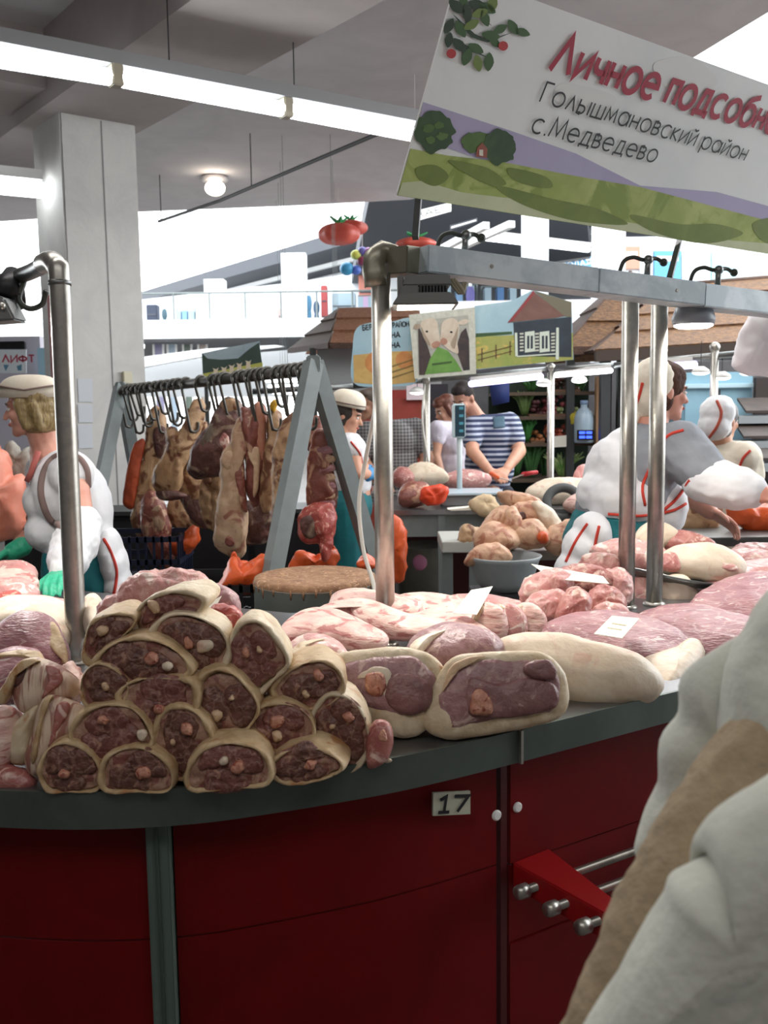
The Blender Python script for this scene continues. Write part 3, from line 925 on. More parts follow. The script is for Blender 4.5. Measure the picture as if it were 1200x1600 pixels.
# corner post and right unit
rcab = thing('counter_cabinet', 'straight red counter front with a chrome railed bag shelf', 'cabinet', (0.9, 2.3, 0))
r0 = ER[0] - jn * 0.055
def rp(s, o=0.0, z=0.0):
    return r0 + jd * s + jn * o + UP * z
MB().obox(rp(1.25, -0.01, 0.765), jd * 1.225, jn * 0.01, UP * 0.12).build('upper_panel', redpanel, rcab)
MB().obox(rp(1.25, -0.014, 0.555), jd * 1.225, jn * 0.01, UP * 0.085).build('recess_panel', redpanel, rcab)
MB().obox(rp(1.25, -0.01, 0.285), jd * 1.225, jn * 0.01, UP * 0.182).build('lower_panel', redpanel, rcab)
MB().obox(rp(1.25, -0.05, 0.05), jd * 1.225, jn * 0.01, UP * 0.05).build('plinth', darkpaint, rcab)
MB().obox(rp(0.006, -0.012, 0.49), jd * 0.008, jn * 0.014, UP * 0.39).build('corner_strip', mat('strip_dark_red', '#4a0a0c', rough=0.5), rcab)
# bag shelf: tapering side bracket with rails through it
q = [rp(0.03, 0.0, 0.647), rp(0.13, 0.0, 0.652), rp(0.115, 0.30, 0.622), rp(0.085, 0.30, 0.620)]
br = MB().prism(q, (0, 0, -0.055)).build('shelf_bracket', redshelf, rcab, bevel=0.003)
for k in range(4):
    o = 0.06 + 0.075 * k
    z = 0.617 - 0.005 * k
    a = rp(0.02 + 0.012 * k, o, z)
    MB().tube([a, rp(2.4, o, z + 0.0)], 0.009, 12).build('rail', steel, rcab, True)
    MB().lathe(a, [(0.004, -0.03), (0.013, -0.028), (0.015, -0.02), (0.015, -0.002), (0.009, 0)], 16, jd).build('rail_cap', steel, rcab, True)
# number plate and caps on the front
def front_point(px, py):
    best = None
    for a, b in zip(mid, mid[1:]):
        t = (b - a).normalized()
        n = V((t.y, -t.x, 0))
        p = onplane(px, py, a, n)
        s = (p - a).dot(t)
        if -0.002 <= s <= (b - a).length + 0.002:
            best = (p, n, t)
    return best
p, n, t = front_point(706, 1256)
po = p + n * 0.026
pl = Board('number_plate', 'small pale number 17 plate on the red counter front', 'number plate', [onplane(677, 1275, po, n), onplane(735, 1272, po, n), onplane(735, 1236, po, n), onplane(677, 1239, po, n)], mat('plate', '#b9b9a6', rough=0.6), 0.005)
pl.text('17', 684, 1269, 728, 1267, 0.031, textdark, bold=0.2)
p, n, t = front_point(766, 1268)
c1 = MB().lathe(p + n * 0.02, [(0.011, 0), (0.011, 0.003), (0.008, 0.006)], 20, n).build('screw_cap', white)
tag(c1, 'round white screw cap beside the number plate on the curved red front', 'screw cap', 'screw caps')
a = rp(0.05, 0.0, 0); a = onplane(808, 1261, a, jn)
c2 = MB().lathe(a, [(0.011, 0), (0.011, 0.003), (0.008, 0.006)], 20, jn).build('screw_cap', white)
tag(c2, 'round white screw cap on the straight red front past the corner strip', 'screw cap', 'screw caps')

# ------------------------------------------------------------------ steel frame over the counter
sf = thing('stall_frame', 'polished steel posts carrying a zinc-clad box beam over the counter', 'frame', (0.0, 2.53, CT))
bA, bB, bC = P(655, 407, 2.50), P(1085, 462, 2.95), P(1330, 492, 3.35)
bL = P(594, 412, 2.60)
def beam_piece(a, b, name='beam', m=zinc, ext=0):
    d = (b - a).normalized()
    s = d.cross(UP).normalized()
    u = s.cross(d)
    return MB().obox((a + b) / 2, d * (b - a).length / 2, s * 0.045, u * 0.034).build(name, m, sf, bevel=0.003)
beam_piece(bL, bA, 'beam_end', mat('zinc_warm', '#8d8b7d', '#a09c8c', 8, 0.4, 0.7))
md = bA + (bB - bA) * 0.575
beam_piece(bA, md); beam_piece(md, bB); 
dd = (bC - bB).normalized()
beam_piece(bB + UP * -0.002 - dd * 0.004, bC)
for t in (0.2, 0.88):
    q = bA + (bB - bA) * t
    s = (bB - bA).normalized().cross(UP).normalized()
    MB().lathe(q + s * 0.044, [(0.006, 0), (0.005, 0.003)], 10, s).build('rivet', steel, sf)
for k, (px, py, yt, Y) in enumerate(((603, 1008, 418, 0), (978, 950, 470, 0), (1022, 945, 475, 0))):
    b0 = Z(px, py, CT)
    top = 1.905 if k else 1.955
    pts = [b0 + UP * 0.0, V((b0.x, b0.y, top))]
    MB().tube(pts, 0.0255, 20).build('post', steel, sf, True)
    MB().lathe(b0, [(0.035, 0.0), (0.035, 0.006), (0.027, 0.012)], 20).build('post_collar', steel, sf, True)
# crumpled sheet wrapped round the first post's head
b0 = Z(603, 1008, CT)
MB().tube(smooth_open([V((b0.x - 0.012, b0.y - 0.01, 1.90)), V((b0.x - 0.018, b0.y - 0.01, 1.955)), V((b0.x + 0.005, b0.y + 0.0, 1.99)), V((b0.x + 0.05, b0.y - 0.0, 1.985))], 10), [0.028, 0.029, 0.028, 0.027, 0.027, 0.025, 0.022, 0.02, 0.018, 0.016, 0.012], 12).build('wrap', mat('zinc_warm', '#8d8b7d'), sf, True, amp=0.008, nscale=30)
# cable arcs clipped along the beam
def cable(name, label, pts, r, m, cat='cable', group=None):
    o = MB().tube(smooth_open(pts, len(pts) * 6), r, 8).build(name, m, None, True)
    return tag(o, label, cat, group)
cabm = mat('cable_dark', '#3c4038', rough=0.4)
for k, (x0, lab) in enumerate(((690, 'dark bent cable clip on the beam beside the first sign post'), (975, 'dark bent cable clip on the beam beside the second sign post'), (1085, 'dark bent cable clip on the beam past the sheet joint'))):
    base = 382 if k == 0 else (420 if k == 1 else 436)
    Yc = 2.53 + (x0 - 655) / 430 * 0.45
    t = thing('cable_clip', lab, 'cable clip', P(x0 + 5, base + 4, Yc), 'cable clips on the beam')
    MB().tube(smooth_open([P(x0 - 8, base + 8, Yc), P(x0 + 0, base - 12, Yc), P(x0 + 15, base - 18, Yc), P(x0 + 30, base - 14, Yc), P(x0 + 50, base - 16, Yc + 0.03), P(x0 + 62, base - 8, Yc + 0.03)], 24), 0.006, 8).build('cable', cabm, t, True)
    MB().tube([P(x0 + 36, base + 10, Yc), P(x0 + 38, base - 14, Yc)], 0.009, 10).build('stem', steel2, t, True)
    MB().ell(P(x0 + 38, base - 14, Yc), 0.014).build('knob', steel2, t, True)
    MB().ell(P(x0 + 62, base - 10, Yc + 0.03), 0.012).build('plug', cabm, t, True)
# floodlight hung under the beam at the first post
fl = thing('floodlight', 'grey finned floodlight hung under the zinc beam at the first post', 'lamp', P(668, 432, 2.46))
fg = mat('lamp_housing', '#7b7d7c', rough=0.45)
Yf = 2.44
def fbox(x0, y0, x1, y1, Ya, Yb, name, m, taper=0):
    a, b = P(x0, y0, Yf), P(x1, y1, Yf)
    q = [V((a.x + taper, Ya, a.z)), V((b.x - taper, Ya, a.z)), V((b.x, Ya, b.z)), V((a.x, Ya, b.z))]
    MB().prism(q, (0, Yb - Ya, 0)).build(name, m, fl, bevel=0.003)
fbox(621, 428, 632, 470, 2.46, 2.54, 'bracket', fg)
fbox(630, 430, 705, 446, 2.43, 2.53, 'ballast_box', fg, 0.004)
for k in range(9):
    a, b = P(656 + 5 * k, 447, 2.43), P(659 + 5 * k, 460, 2.43)
    MB().box((a.x, 2.42, b.z), (b.x, 2.54, a.z)).build('fin', darkpaint, fl)
fbox(626, 447, 655, 465, 2.43, 2.53, 'body', fg)
fbox(612, 460, 716, 477, 2.40, 2.56, 'reflector', fg, 0.02)
a = P(664, 479, 2.48)
MB().box((a.x - 0.07, 2.42, a.z - 0.003), (a.x + 0.07, 2.54, a.z)).build('lens', mat('flood_glow', '#fff6e8', emit='#fff2e0', power=12), fl)
for k in range(3):
    MB().tube(smooth_open([P(700 + 5 * k, 436, 2.45), P(712 + 5 * k, 452, 2.44), P(718 + 3 * k, 458, 2.44), P(724 + 2 * k, 442, 2.46)], 14), 0.004, 6).build('lead', mat('lead_beige', '#8d8570', rough=0.6), fl, True)
area('floodlight_beam', a - UP * 0.02, 0.18, 5, (rad(-12), 0, 0), (1, 0.95, 0.88))
# round lamp under the beam near the double post
ll = thing('pendant_lamp', 'grey shaded lamp with lit underside under the beam past the twin posts', 'lamp', P(1085, 490, 2.98))
c = P(1084, 484, 3.0)
MB().lathe(c - UP * 0.045, [(0.062, 0.0), (0.065, 0.02), (0.055, 0.05), (0.03, 0.065)], 24).build('shade', mat('shade_grey', '#8e96a0', rough=0.35), ll, True)
MB().lathe(c - UP * 0.056, [(0.045, 0.0), (0.058, 0.006), (0.058, 0.012)], 24).build('bulb', mat('pendant_glow', '#ffffff', emit='#fff6f0', power=12), ll, True)
area('pendant_beam', c - UP * 0.08, 0.12, 4, (0, 0, 0), (1, 0.95, 0.9))
# left post with its bent arm and black spot
lf = thing('stall_frame', 'bent polished steel post with a sideways arm at the shank pile', 'frame', Z(121, 1035, CT))
b0 = Z(121, 1035, CT)
tp = P(93, 440, 2.44)
MB().tube(smooth_open([b0, b0.lerp(tp, 0.33), b0.lerp(tp, 0.66), tp, P(89, 418, 2.455), P(80, 408, 2.48), P(68, 412, 2.55)], 40), 0.026, 18).build('post', steel, lf, True)
MB().tube(smooth_open([P(72, 412, 2.54), P(45, 426, 2.75), P(0, 440, 3.0), P(-80, 462, 3.5)], 14), 0.022, 14).build('arm', steel2, lf, True)
MB().lathe(b0, [(0.035, 0.0), (0.035, 0.006), (0.027, 0.012)], 20).build('post_collar', steel, lf, True)
MB().lathe(tp - UP * 0.004, [(0.028, -0.006), (0.028, 0.006)], 20, tp - b0).build('sleeve_ring', steel2, lf, True)
sl = thing('spotlight', 'black spotlight clamped on the bent arm beside the column', 'lamp', P(12, 445, 2.9))
MB().tube([P(22, 425, 2.85), P(10, 468, 2.8)], [0.025, 0.055], 20).build('shade', black, sl, True)
MB().tube([P(34, 432, 2.88), P(22, 440, 2.86)], 0.012, 10).build('clamp', steel2, sl, True)
MB().tube(smooth_open([P(38, 440, 2.8), P(30, 468, 2.78), P(45, 482, 2.78), P(65, 476, 2.78), P(72, 455, 2.74)], 24), 0.008, 8).build('cable_loop', cabm, sl, True)
sl2 = thing('spotlight', 'grey floodlight body below the black spotlight on the bent arm', 'lamp', P(5, 490, 2.7))
MB().prism([P(-40, 450, 2.7), P(6, 465, 2.7), P(24, 500, 2.7), P(-40, 505, 2.7)], (0, 0.1, 0)).build('body', fg, sl2, bevel=0.006)
MB().ell(P(3, 478, 2.69), 0.01).build('knob', steel, sl2, True)
area('left_spot_beam', P(-30, 512, 2.75), 0.2, 7, (rad(-8), 0, 0), (1, 0.96, 0.92))

# ------------------------------------------------------------------ big tilted name board over the beam
BLc = P(620, 305, 2.52)
nh = V((AX.y, -AX.x, 0))
m_ = ray(620, 305).cross(ray(705, 0))
th = math.atan2(-m_.z, nh.dot(m_))
upv = (UP * math.cos(th) + nh * math.sin(th)).normalized()
sn = AX.cross(upv)
if sn.dot(CAM - BLc) < 0: sn = -sn
top = onplane(1023, 68, BLc, sn)
H = (top - BLc).dot(upv)
W = 2.3
bm_ = mat('board_print', '#eef0ee', '#e4e7e7', 2.5, 0.55)
nb = Board('name_board', 'large tilted farm name board with red and black lettering above the beam', 'sign', [BLc, BLc + AX * W, BLc + AX * W + upv * H, BLc + upv * H], bm_, 0.006)
def bp(u, v):     # board coordinates -> pixels are not needed; direct points
    return BLc + AX * u + upv * v
def bdec(name, pts, m, lay, sm=40):
    q = smooth_closed([p + sn * 0.0006 * lay for p in pts], sm) if sm else [p + sn * 0.0006 * lay for p in pts]
    return MB().prism(q, sn * 0.0005).build(name, m, nb.t)
def bpx(x, y):
    return onplane(x, y, BLc, sn)
g1 = mat('print_meadow', '#9cac58', '#b8c274', 6, 0.6, c3='#879a45', t3=0.56, s3=5)
g2 = mat('print_meadow_dark', '#6e7f38', '#7e8e42', 8, 0.6)
g3 = mat('print_meadow_pale', '#cdd3ac', '#c0c89c', 5, 0.6)
lil = mat('print_haze', '#b0a8c8', '#b8b2cf', 4, 0.6)
cl = mat('print_cloud', '#e6e7e4', rough=0.6)
tree1 = mat('print_tree', '#2f4a2c', '#3d5a34', 14, 0.6)
tree2 = mat('print_tree_light', '#5d7a3c', '#49682f', 14, 0.6)
leafm = [mat('print_leaf_a', '#3f5f33'), mat('print_leaf_b', '#71853f'), mat('print_leaf_c', '#2b3f2c')]
applem = mat('print_apple', '#b8383a')
far = W
def ragged(x, y, rx, ry, k=26, w=0.13, seed=1):
    r = random.Random(seed)
    return [(x + rx * (1 + r.uniform(-w, w)) * math.cos(2 * math.pi * i / k), y + ry * (1 + r.uniform(-w, w)) * math.sin(2 * math.pi * i / k)) for i in range(k)]
def uv(p):
    return ((p - BLc).dot(AX), (p - BLc).dot(upv))
# hazy lilac hills, then the meadow, run the length of the board
hz = [bpx(655, 158), bpx(700, 172), bpx(800, 205), bpx(900, 240), bpx(1000, 290), bpx(1120, 300), bpx(1200, 322)]
hz += [bp(far, uv(hz[-1])[1] + 0.02), bp(far, 0.12), bpx(1200, 350), bpx(900, 290), bpx(800, 265), bpx(650, 215)]
hz = [p if 0.0 < uv(p)[0] else bp(0.001, uv(p)[1]) for p in hz]
bdec('painted_hills', hz, lil, 1, 0)
me_ = [bpx(641, 232), bpx(700, 243), bpx(780, 252), bpx(900, 275), bpx(1000, 292), bpx(1200, 345)]
v5 = uv(me_[-1])[1]
me_ += [bp(far, v5), bp(far, 0.0), bp(0.0005, 0.0)]
bdec('painted_meadow', me_, g1, 2, 0)
pale = [bpx(628, 285), bpx(660, 282), bpx(720, 300), bpx(800, 310), bpx(900, 335), bpx(1000, 350), bpx(1100, 372), bpx(1200, 380), bp(far, 0.05), bp(far, 0.001), bp(0.001, 0.001)]
bdec('painted_verge', pale, g3, 3, 0)
for pts in ([(700, 250), (760, 262), (790, 285), (770, 290), (730, 272)], [(780, 290), (860, 310), (930, 325), (980, 350), (900, 345), (830, 325), (790, 305)],
            [(985, 335), (1060, 350), (1120, 350), (1160, 365), (1100, 380), (1020, 362)], [(650, 262), (680, 258), (700, 275), (680, 290), (655, 280)], [(795, 262), (850, 275), (862, 292), (830, 290), (800, 278)],
            [(1175, 350), (1205, 340), (1230, 350), (1230, 385), (1190, 375)]):
    bdec('painted_shade', [bpx(*p) for p in pts], g2, 4)
for pts in ([(1020, 102), (1080, 90), (1120, 130), (1060, 150)], [(880, 130), (960, 150), (940, 175), (870, 160)]):
    bdec('painted_cloud', [bpx(*p) for p in pts], cl, 1)
# trees and cottage
bdec('painted_tree', [bpx(*p) for p in ragged(677, 206, 31, 31, seed=2)], tree1, 5, 60)
for q_ in ((668, 200, 9), (684, 195, 8), (690, 212, 9), (672, 218, 8)): bdec('painted_highlight', [bpx(*p) for p in ragged(q_[0], q_[1], q_[2], q_[2] * 0.7, 12, 0.25, q_[0])], tree2, 6)
bdec('painted_tree', [bpx(*p) for p in ragged(745, 222, 24, 17, seed=3)], tree2, 5)
bdec('painted_tree', [bpx(*p) for p in ragged(780, 229, 26, 27, seed=4)], tree1, 6)
bdec('painted_cottage', [bpx(*p) for p in [(742, 244), (744, 230), (752, 222), (760, 232), (759, 246)]], mat('print_brick', '#9b5546'), 7, 0)
bdec('painted_window', [bpx(*p) for p in [(747, 242), (747, 233), (753, 233), (753, 243)]], mat('print_cream', '#e5dfd0'), 8, 0)
# apple branch in the upper corner
for pts in ([(705, 20), (740, 52), (760, 62), (800, 50), (760, 66), (735, 58)], [(712, 60), (735, 75), (762, 90), (734, 80)], [(735, 5), (762, 35), (768, 40), (755, 33)]):
    bdec('painted_twig', [bpx(*p) for p in pts], leafm[2], 5, 0)
rnd = random.Random(5)
for (x, y, a, L) in ((712, 10, 40, 26), (728, 20, 80, 24), (745, 8, 20, 26), (768, 5, 100, 24), (700, 40, 120, 22), (718, 45, 60, 24), (735, 38, 150, 22), (756, 28, 70, 22), (700, 62, 100, 20), (716, 70, 45, 24), (728, 88, 110, 24), (745, 98, 80, 22), (762, 96, 95, 24), (742, 75, 30, 22), (765, 55, 10, 24), (780, 45, -30, 20), (800, 42, 60, 22), (815, 50, 20, 20), (772, 66, 40, 18), (748, 20, -20, 22), (760, 12, 30, 24), (722, 5, 100, 22)):
    ca, sa = math.cos(rad(a)), math.sin(rad(a))
    L *= 1.25
    w = L * 0.27
    pts = [(x - ca * L / 2, y - sa * L / 2), (x - sa * w, y + ca * w), (x + ca * L / 2, y + sa * L / 2), (x + sa * w, y - ca * w)]
    bdec('painted_leaf', [bpx(*p) for p in pts], leafm[rnd.randrange(3)], 6 + rnd.randrange(2), 12)
for (x, y) in ((703, 83), (784, 71)):
    bdec('painted_apple', [bpx(x + 7.5 * math.cos(k * math.pi / 4), y + 7.5 * math.sin(k * math.pi / 4)) for k in range(8)], applem, 9, 20)
# the lettering
nb.text('Личное подсобное', 857, 108, 1228, 214, 0.086, textred, 9, shear=0.1, bold=0.19, up=upv)
nb.text('Голышмановский район', 841, 158, 1160, 250, 0.05, textdark, 9, shear=0.1, bold=0.1, up=upv)
nb.text('с.Медведево', 827, 205, 1020, 253, 0.05, textdark, 9, shear=0.1, bold=0.1, up=upv)
# posts from beam to board
for a, b in (((649, 372), (654, 308)), ((1046, 436), (1061, 378))):
    Yp = 2.53 if a[0] < 800 else 2.92
    p0 = P(a[0], a[1], Yp)
    p1 = onplane(b[0], b[1], BLc - sn * 0.02, sn)
    MB().bar(p0, p1 + (p1 - p0).normalized() * 0.06, 0.016, 0.016).build('post', darkpaint, nb.t)
# ================================================================== MEAT ON THE COUNTER
SEED = [0]
def sd():
    SEED[0] += 1
    return SEED[0]
def trace_on(pts, c, n):
    return [onplane(x, y, c, n) for x, y in pts]
def circ(x, y, rx, ry=None, a=0, k=9, wob=0.12, seed=1):
    r = random.Random(seed)
    ry = ry or rx
    out = []
    for i in range(k):
        t = 2 * math.pi * i / k
        s = 1 + r.uniform(-wob, wob)
        u, w = rx * s * math.cos(t), ry * s * math.sin(t)
        out.append((x + u * math.cos(rad(a)) - w * math.sin(rad(a)), y + u * math.sin(rad(a)) + w * math.cos(rad(a))))
    return out
def meat(name, label, cat, pts, m, Yb=None, Yt=0.0, tf=0.05, tb=0.05, amp=0.004, ns=14, p=2.3, group=None, faces=(), z=CT, N=60, R=12):
    if Yb is None:
        lo = max(pts, key=lambda q: q[1])
        Yb = Z(lo[0], lo[1], z + 0.003).y
    q = trace(pts, Yb, Yb + Yt)
    mb = MB()
    c, n = pillow(mb, q, tf, tb, N, R, p)
    base = V((c.x, c.y, min(v.z for v in mb.v)))
    if not faces:
        o = mb.build(name, m, None, True, amp=amp, nscale=ns, seed=sd())
        return tag(o, label, cat, group)
    t = thing(name, label, cat, base, group)
    mb.build('body', m, t, True, amp=amp, nscale=ns, seed=sd())
    for f in faces:
        nm, fp, fm, off, ft = f[:5]
        fb = MB()
        pillow(fb, trace_on(fp, c + n * (tf * off), n), ft, ft * 1.2, 40, 7, 2.6)
        fb.build(nm, fm, t, True, amp=0.003, nscale=30, seed=sd())
    return t

def shank(label, pts, dy, m, bones, length=0.17, taper=0.55, rm=rind, face=0.9, sag=0.0, yaw=0.0):
    cx = sum(p[0] for p in pts) / len(pts)
    if dy < 0.01:
        pts = [(x, min(y, 1238 if x < 300 else 1238 - (x - 300) * 0.09)) for x, y in pts]
        lo = max(pts, key=lambda p: p[1])
        Y = Z(lo[0], lo[1], CT + 0.008).y + 0.01
    else:
        Y = edge_y(cx) + dy * 0.7 - 0.008
    q = trace(pts, Y, Y + 0.012)
    c, n = plane_of(q)
    s = sd()
    r = random.Random(s)
    ring = smooth_closed(q, 40)
    back = (V((yaw + r.uniform(-0.12, 0.12), 1, sag))).normalized()
    t = thing('pork_shank', label, 'meat', V((c.x, c.y, min(v.z for v in ring))), 'pork shanks in the pile')
    rows = []
    for sc, off in ((face - 0.06, 0.012), (face, 0.002), (0.95, -0.003), (0.99, 0.003), (1.0, 0.015), (1.02, 0.05), (0.97, length * 0.55), (0.8, length * 0.8), (taper * 0.9, length * 0.95), (taper * 0.5, length)):
        rows.append([c + (p - c) * sc + back * off for p in ring])
    mb = MB().grid(rows, close=True)
    nn = len(mb.v)
    mb.f.append(tuple(range(nn - 40, nn)))
    mb.f.append(tuple(range(40))[::-1])
    mb.build('rind', rm, t, True, amp=0.005, nscale=22, seed=s)
    sh = V((r.uniform(-1, 1), 0, r.uniform(-1, 1))) * 0.004
    fb = MB()
    fq = [c + sh + (p - c) * (face + r.uniform(-0.05, 0.05)) + back * 0.006 for p in q]
    pillow(fb, fq, 0.004, 0.006, 56, 10, 3.4)
    fb.build('cut_face', connm, t, True, amp=0.004, nscale=30, seed=s + 50)
    # separate muscles showing in the cut
    ex = (q[len(q) // 4] - q[3 * len(q) // 4]).normalized()
    nl = 2 + (s % 2)
    a0 = r.uniform(0, math.pi)
    rad_ = sum((p - c).length for p in q) / len(q)
    ey = n.cross(ex)
    for k in range(nl):
        an = a0 + 2 * math.pi * k / nl
        cc = c + sh + (ex * math.cos(an) + ey * math.sin(an)) * rad_ * (0.38 if nl == 2 else 0.43) + back * 0.004
        f_ = 0.6 if nl == 2 else 0.55
        mq = []
        for p in q:
            v = (p - c) * f_ * r.uniform(0.92, 1.08)
            mq.append(cc + v)
        # keep inside the rim
        mq = [c + sh + (p - c - sh) * min(1.0, 0.0 + 0.86 * rad_ * 1.0 / max((p - c - sh).length, 1e-6) * max(0.6, min(1.35, (p - c).length / rad_))) if (p - c - sh).length > 0.82 * rad_ else p for p in mq]
        mm = MB()
        pillow(mm, mq, 0.0075, 0.008, 36, 7, 2.6)
        mm.build('muscle', m, t, True, amp=0.004, nscale=34, seed=s + 70 + k)
    for (bx, by, br, kind) in bones:
        bb = MB()
        pillow(bb, trace_on(circ(bx, by, br, br * 0.75, r.uniform(0, 180), 8, 0.2, s), c + n * 0.006, n), 0.008, 0.008, 20, 4, 2.2)
        bb.build('bone' if kind else 'fat_pocket', (bonem, bonew)[kind == 2] if kind else fatm, t, True, amp=0.002, nscale=60, seed=s)
    return t
SH = [
 ('dark cut shank leaning at the steel post base, left end of the top row', [(130, 1005), (143, 972), (180, 958), (212, 964), (203, 985), (172, 1010), (146, 1040), (130, 1030)], 0.15, shankm, [(160, 985, 10, 2)], rind),
 ('shank on the very top of the pile beneath the pink trimmings', [(205, 990), (213, 952), (243, 930), (285, 923), (322, 936), (310, 958), (270, 972), (225, 1000)], 0.19, shankm2, [(240, 948, 11, 2)], rind2),
 ('wide rimmed shank at the crown of the pile with a thick pale fat collar', [(232, 990), (258, 962), (300, 960), (345, 982), (360, 1015), (352, 1045), (322, 1054), (282, 1040), (248, 1015)], 0.14, shankm, [(320, 1010, 14, 0), (295, 1005, 10, 1)], rind2),
 ('yellow-skinned shank lying across the pile below the crown', [(140, 1040), (165, 1012), (200, 997), (245, 1000), (285, 1022), (302, 1052), (262, 1066), (200, 1068), (165, 1066)], 0.09, shankm, [(235, 1030, 13, 1), (262, 1040, 9, 0)], rind),
 ('dark shank sunk beside the folded belly below the steel post', [(126, 1060), (150, 1036), (185, 1048), (202, 1075), (188, 1104), (152, 1112), (128, 1098)], 0.075, shankm, [(165, 1072, 6, 2)], rind),
 ('ragged shank in the middle of the pile without a pale rim', [(180, 1090), (200, 1066), (240, 1058), (300, 1064), (310, 1098), (292, 1130), (245, 1138), (200, 1124)], 0.055, shankm2, [(248, 1108, 9, 1)], rind),
 ('pear shaped shank standing out at the right shoulder of the pile', [(357, 1012), (370, 978), (400, 968), (430, 992), (454, 1036), (432, 1062), (396, 1094), (370, 1082), (359, 1050)], 0.10, shankm2, [(385, 1020, 8, 1), (405, 1015, 6, 2)], rind2),
 ('pear shaped shank with a ringed bone in the middle of the pile', [(303, 1090), (310, 1058), (343, 1043), (376, 1060), (407, 1107), (378, 1152), (350, 1160), (324, 1138)], 0.055, shankm, [(340, 1117, 10, 2), (362, 1090, 5, 2)], rind),
 ('broad shank with an upright marrow bone above the bottom row', [(106, 1145), (128, 1113), (165, 1099), (207, 1105), (236, 1138), (238, 1168), (190, 1184), (150, 1188), (118, 1172)], 0.03, shankm2, [(160, 1125, 9, 1), (222, 1148, 10, 0)], rind),
 ('upright oval shank with orange-rimmed skin above the bottom row', [(238, 1152), (249, 1115), (280, 1101), (312, 1115), (333, 1150), (327, 1182), (302, 1215), (275, 1221), (248, 1192)], 0.025, shankm, [(292, 1140, 11, 1), (270, 1160, 5, 2)], rind),
 ('dark shank at the left end of the bottom row', [(58, 1205), (74, 1170), (106, 1159), (142, 1175), (160, 1210), (152, 1239), (105, 1243), (72, 1238)], 0.008, shankm, [(100, 1210, 9, 1)], rind),
 ('shank with a slanting red bone in the bottom row over the grey upright', [(153, 1207), (168, 1180), (210, 1166), (247, 1178), (270, 1202), (266, 1243), (210, 1248), (163, 1240)], 0.004, shankm, [(225, 1208, 13, 1)], rind),
 ('reddish shank in the bottom row below the marrow bones', [(288, 1212), (308, 1175), (350, 1159), (402, 1168), (424, 1195), (420, 1230), (360, 1240), (298, 1240)], 0.008, shankm2, [(372, 1200, 13, 1), (350, 1190, 8, 0)], rind),
 ('flattened shank with a tall red marrow bone', [(374, 1142), (393, 1112), (430, 1097), (472, 1107), (493, 1135), (483, 1167), (430, 1174), (388, 1167)], 0.03, shankm2, [(433, 1128, 12, 1), (433, 1150, 9, 2)], rind),
 ('small shank at the right end of the bottom row with an orange tendon', [(420, 1202), (438, 1178), (480, 1166), (522, 1180), (538, 1203), (502, 1223), (440, 1228)], 0.008, shankm, [(485, 1195, 10, 1)], rind),
 ('thick-skinned shank leaning against the first cut ham', [(422, 1078), (453, 1045), (500, 1031), (532, 1048), (538, 1080), (502, 1107), (452, 1108)], 0.06, shankm, [(497, 1055, 10, 1), (478, 1085, 7, 2)], rind),
 ('tall oval shank at the right end of the pile with a white-edged rim', [(484, 1122), (503, 1089), (530, 1083), (562, 1104), (579, 1150), (572, 1187), (546, 1210), (514, 1197), (493, 1160)], 0.012, shankm, [(545, 1120, 9, 1), (520, 1135, 5, 2)], rind2),
]
for lab, pts, dy, m, bones, rm in SH:
    shank(lab, pts, dy, m, bones, rm=rm)
# skin tail of the leaning shank, small knuckle
meat('knuckle_end', 'small pink knuckle end lying against the tall oval shank', 'meat', [(573, 1152), (588, 1127), (608, 1132), (614, 1158), (602, 1188), (576, 1198)], porkred, None, 0.02, 0.02, 0.05, faces=[('bone', circ(598, 1150, 7, 9), bonem, 0.9, 0.006)])
meat('meat_scrap', 'tiny pale meat scrap on the bare steel near the knuckle', 'meat', [(592, 1188), (604, 1184), (613, 1188), (606, 1192)], fatm, None, 0.0, 0.004, 0.006, 0.001, R=4, N=16)

# the two cut hams
meat('cut_ham', 'cut pork ham with a pink bone end between shanks and the larger ham', 'meat',
     [(500, 1080), (515, 1035), (560, 1016), (640, 1012), (685, 1032), (696, 1065), (682, 1110), (664, 1142), (632, 1153), (590, 1140), (545, 1112)], rind2, None, 0.06, 0.03, 0.12, 0.004, 14, 2.6,
     faces=[('muscle', [(515, 1075), (530, 1042), (580, 1028), (640, 1026), (672, 1045), (682, 1068), (668, 1105), (640, 1125), (600, 1115), (550, 1095)], hamm, 0.55, 0.022),
            ('muscle', circ(637, 1085, 40, 33, 20, 9, 0.06, 4), hamdark, 1.0, 0.016),
            ('bone', circ(585, 1069, 17, 19, 0, 8, 0.15, 6), bonem, 1.25, 0.012),
            ('fascia', [(560, 1060), (580, 1045), (605, 1048), (610, 1075), (600, 1088), (612, 1052), (590, 1042), (565, 1052)], fatm, 1.2, 0.006)])
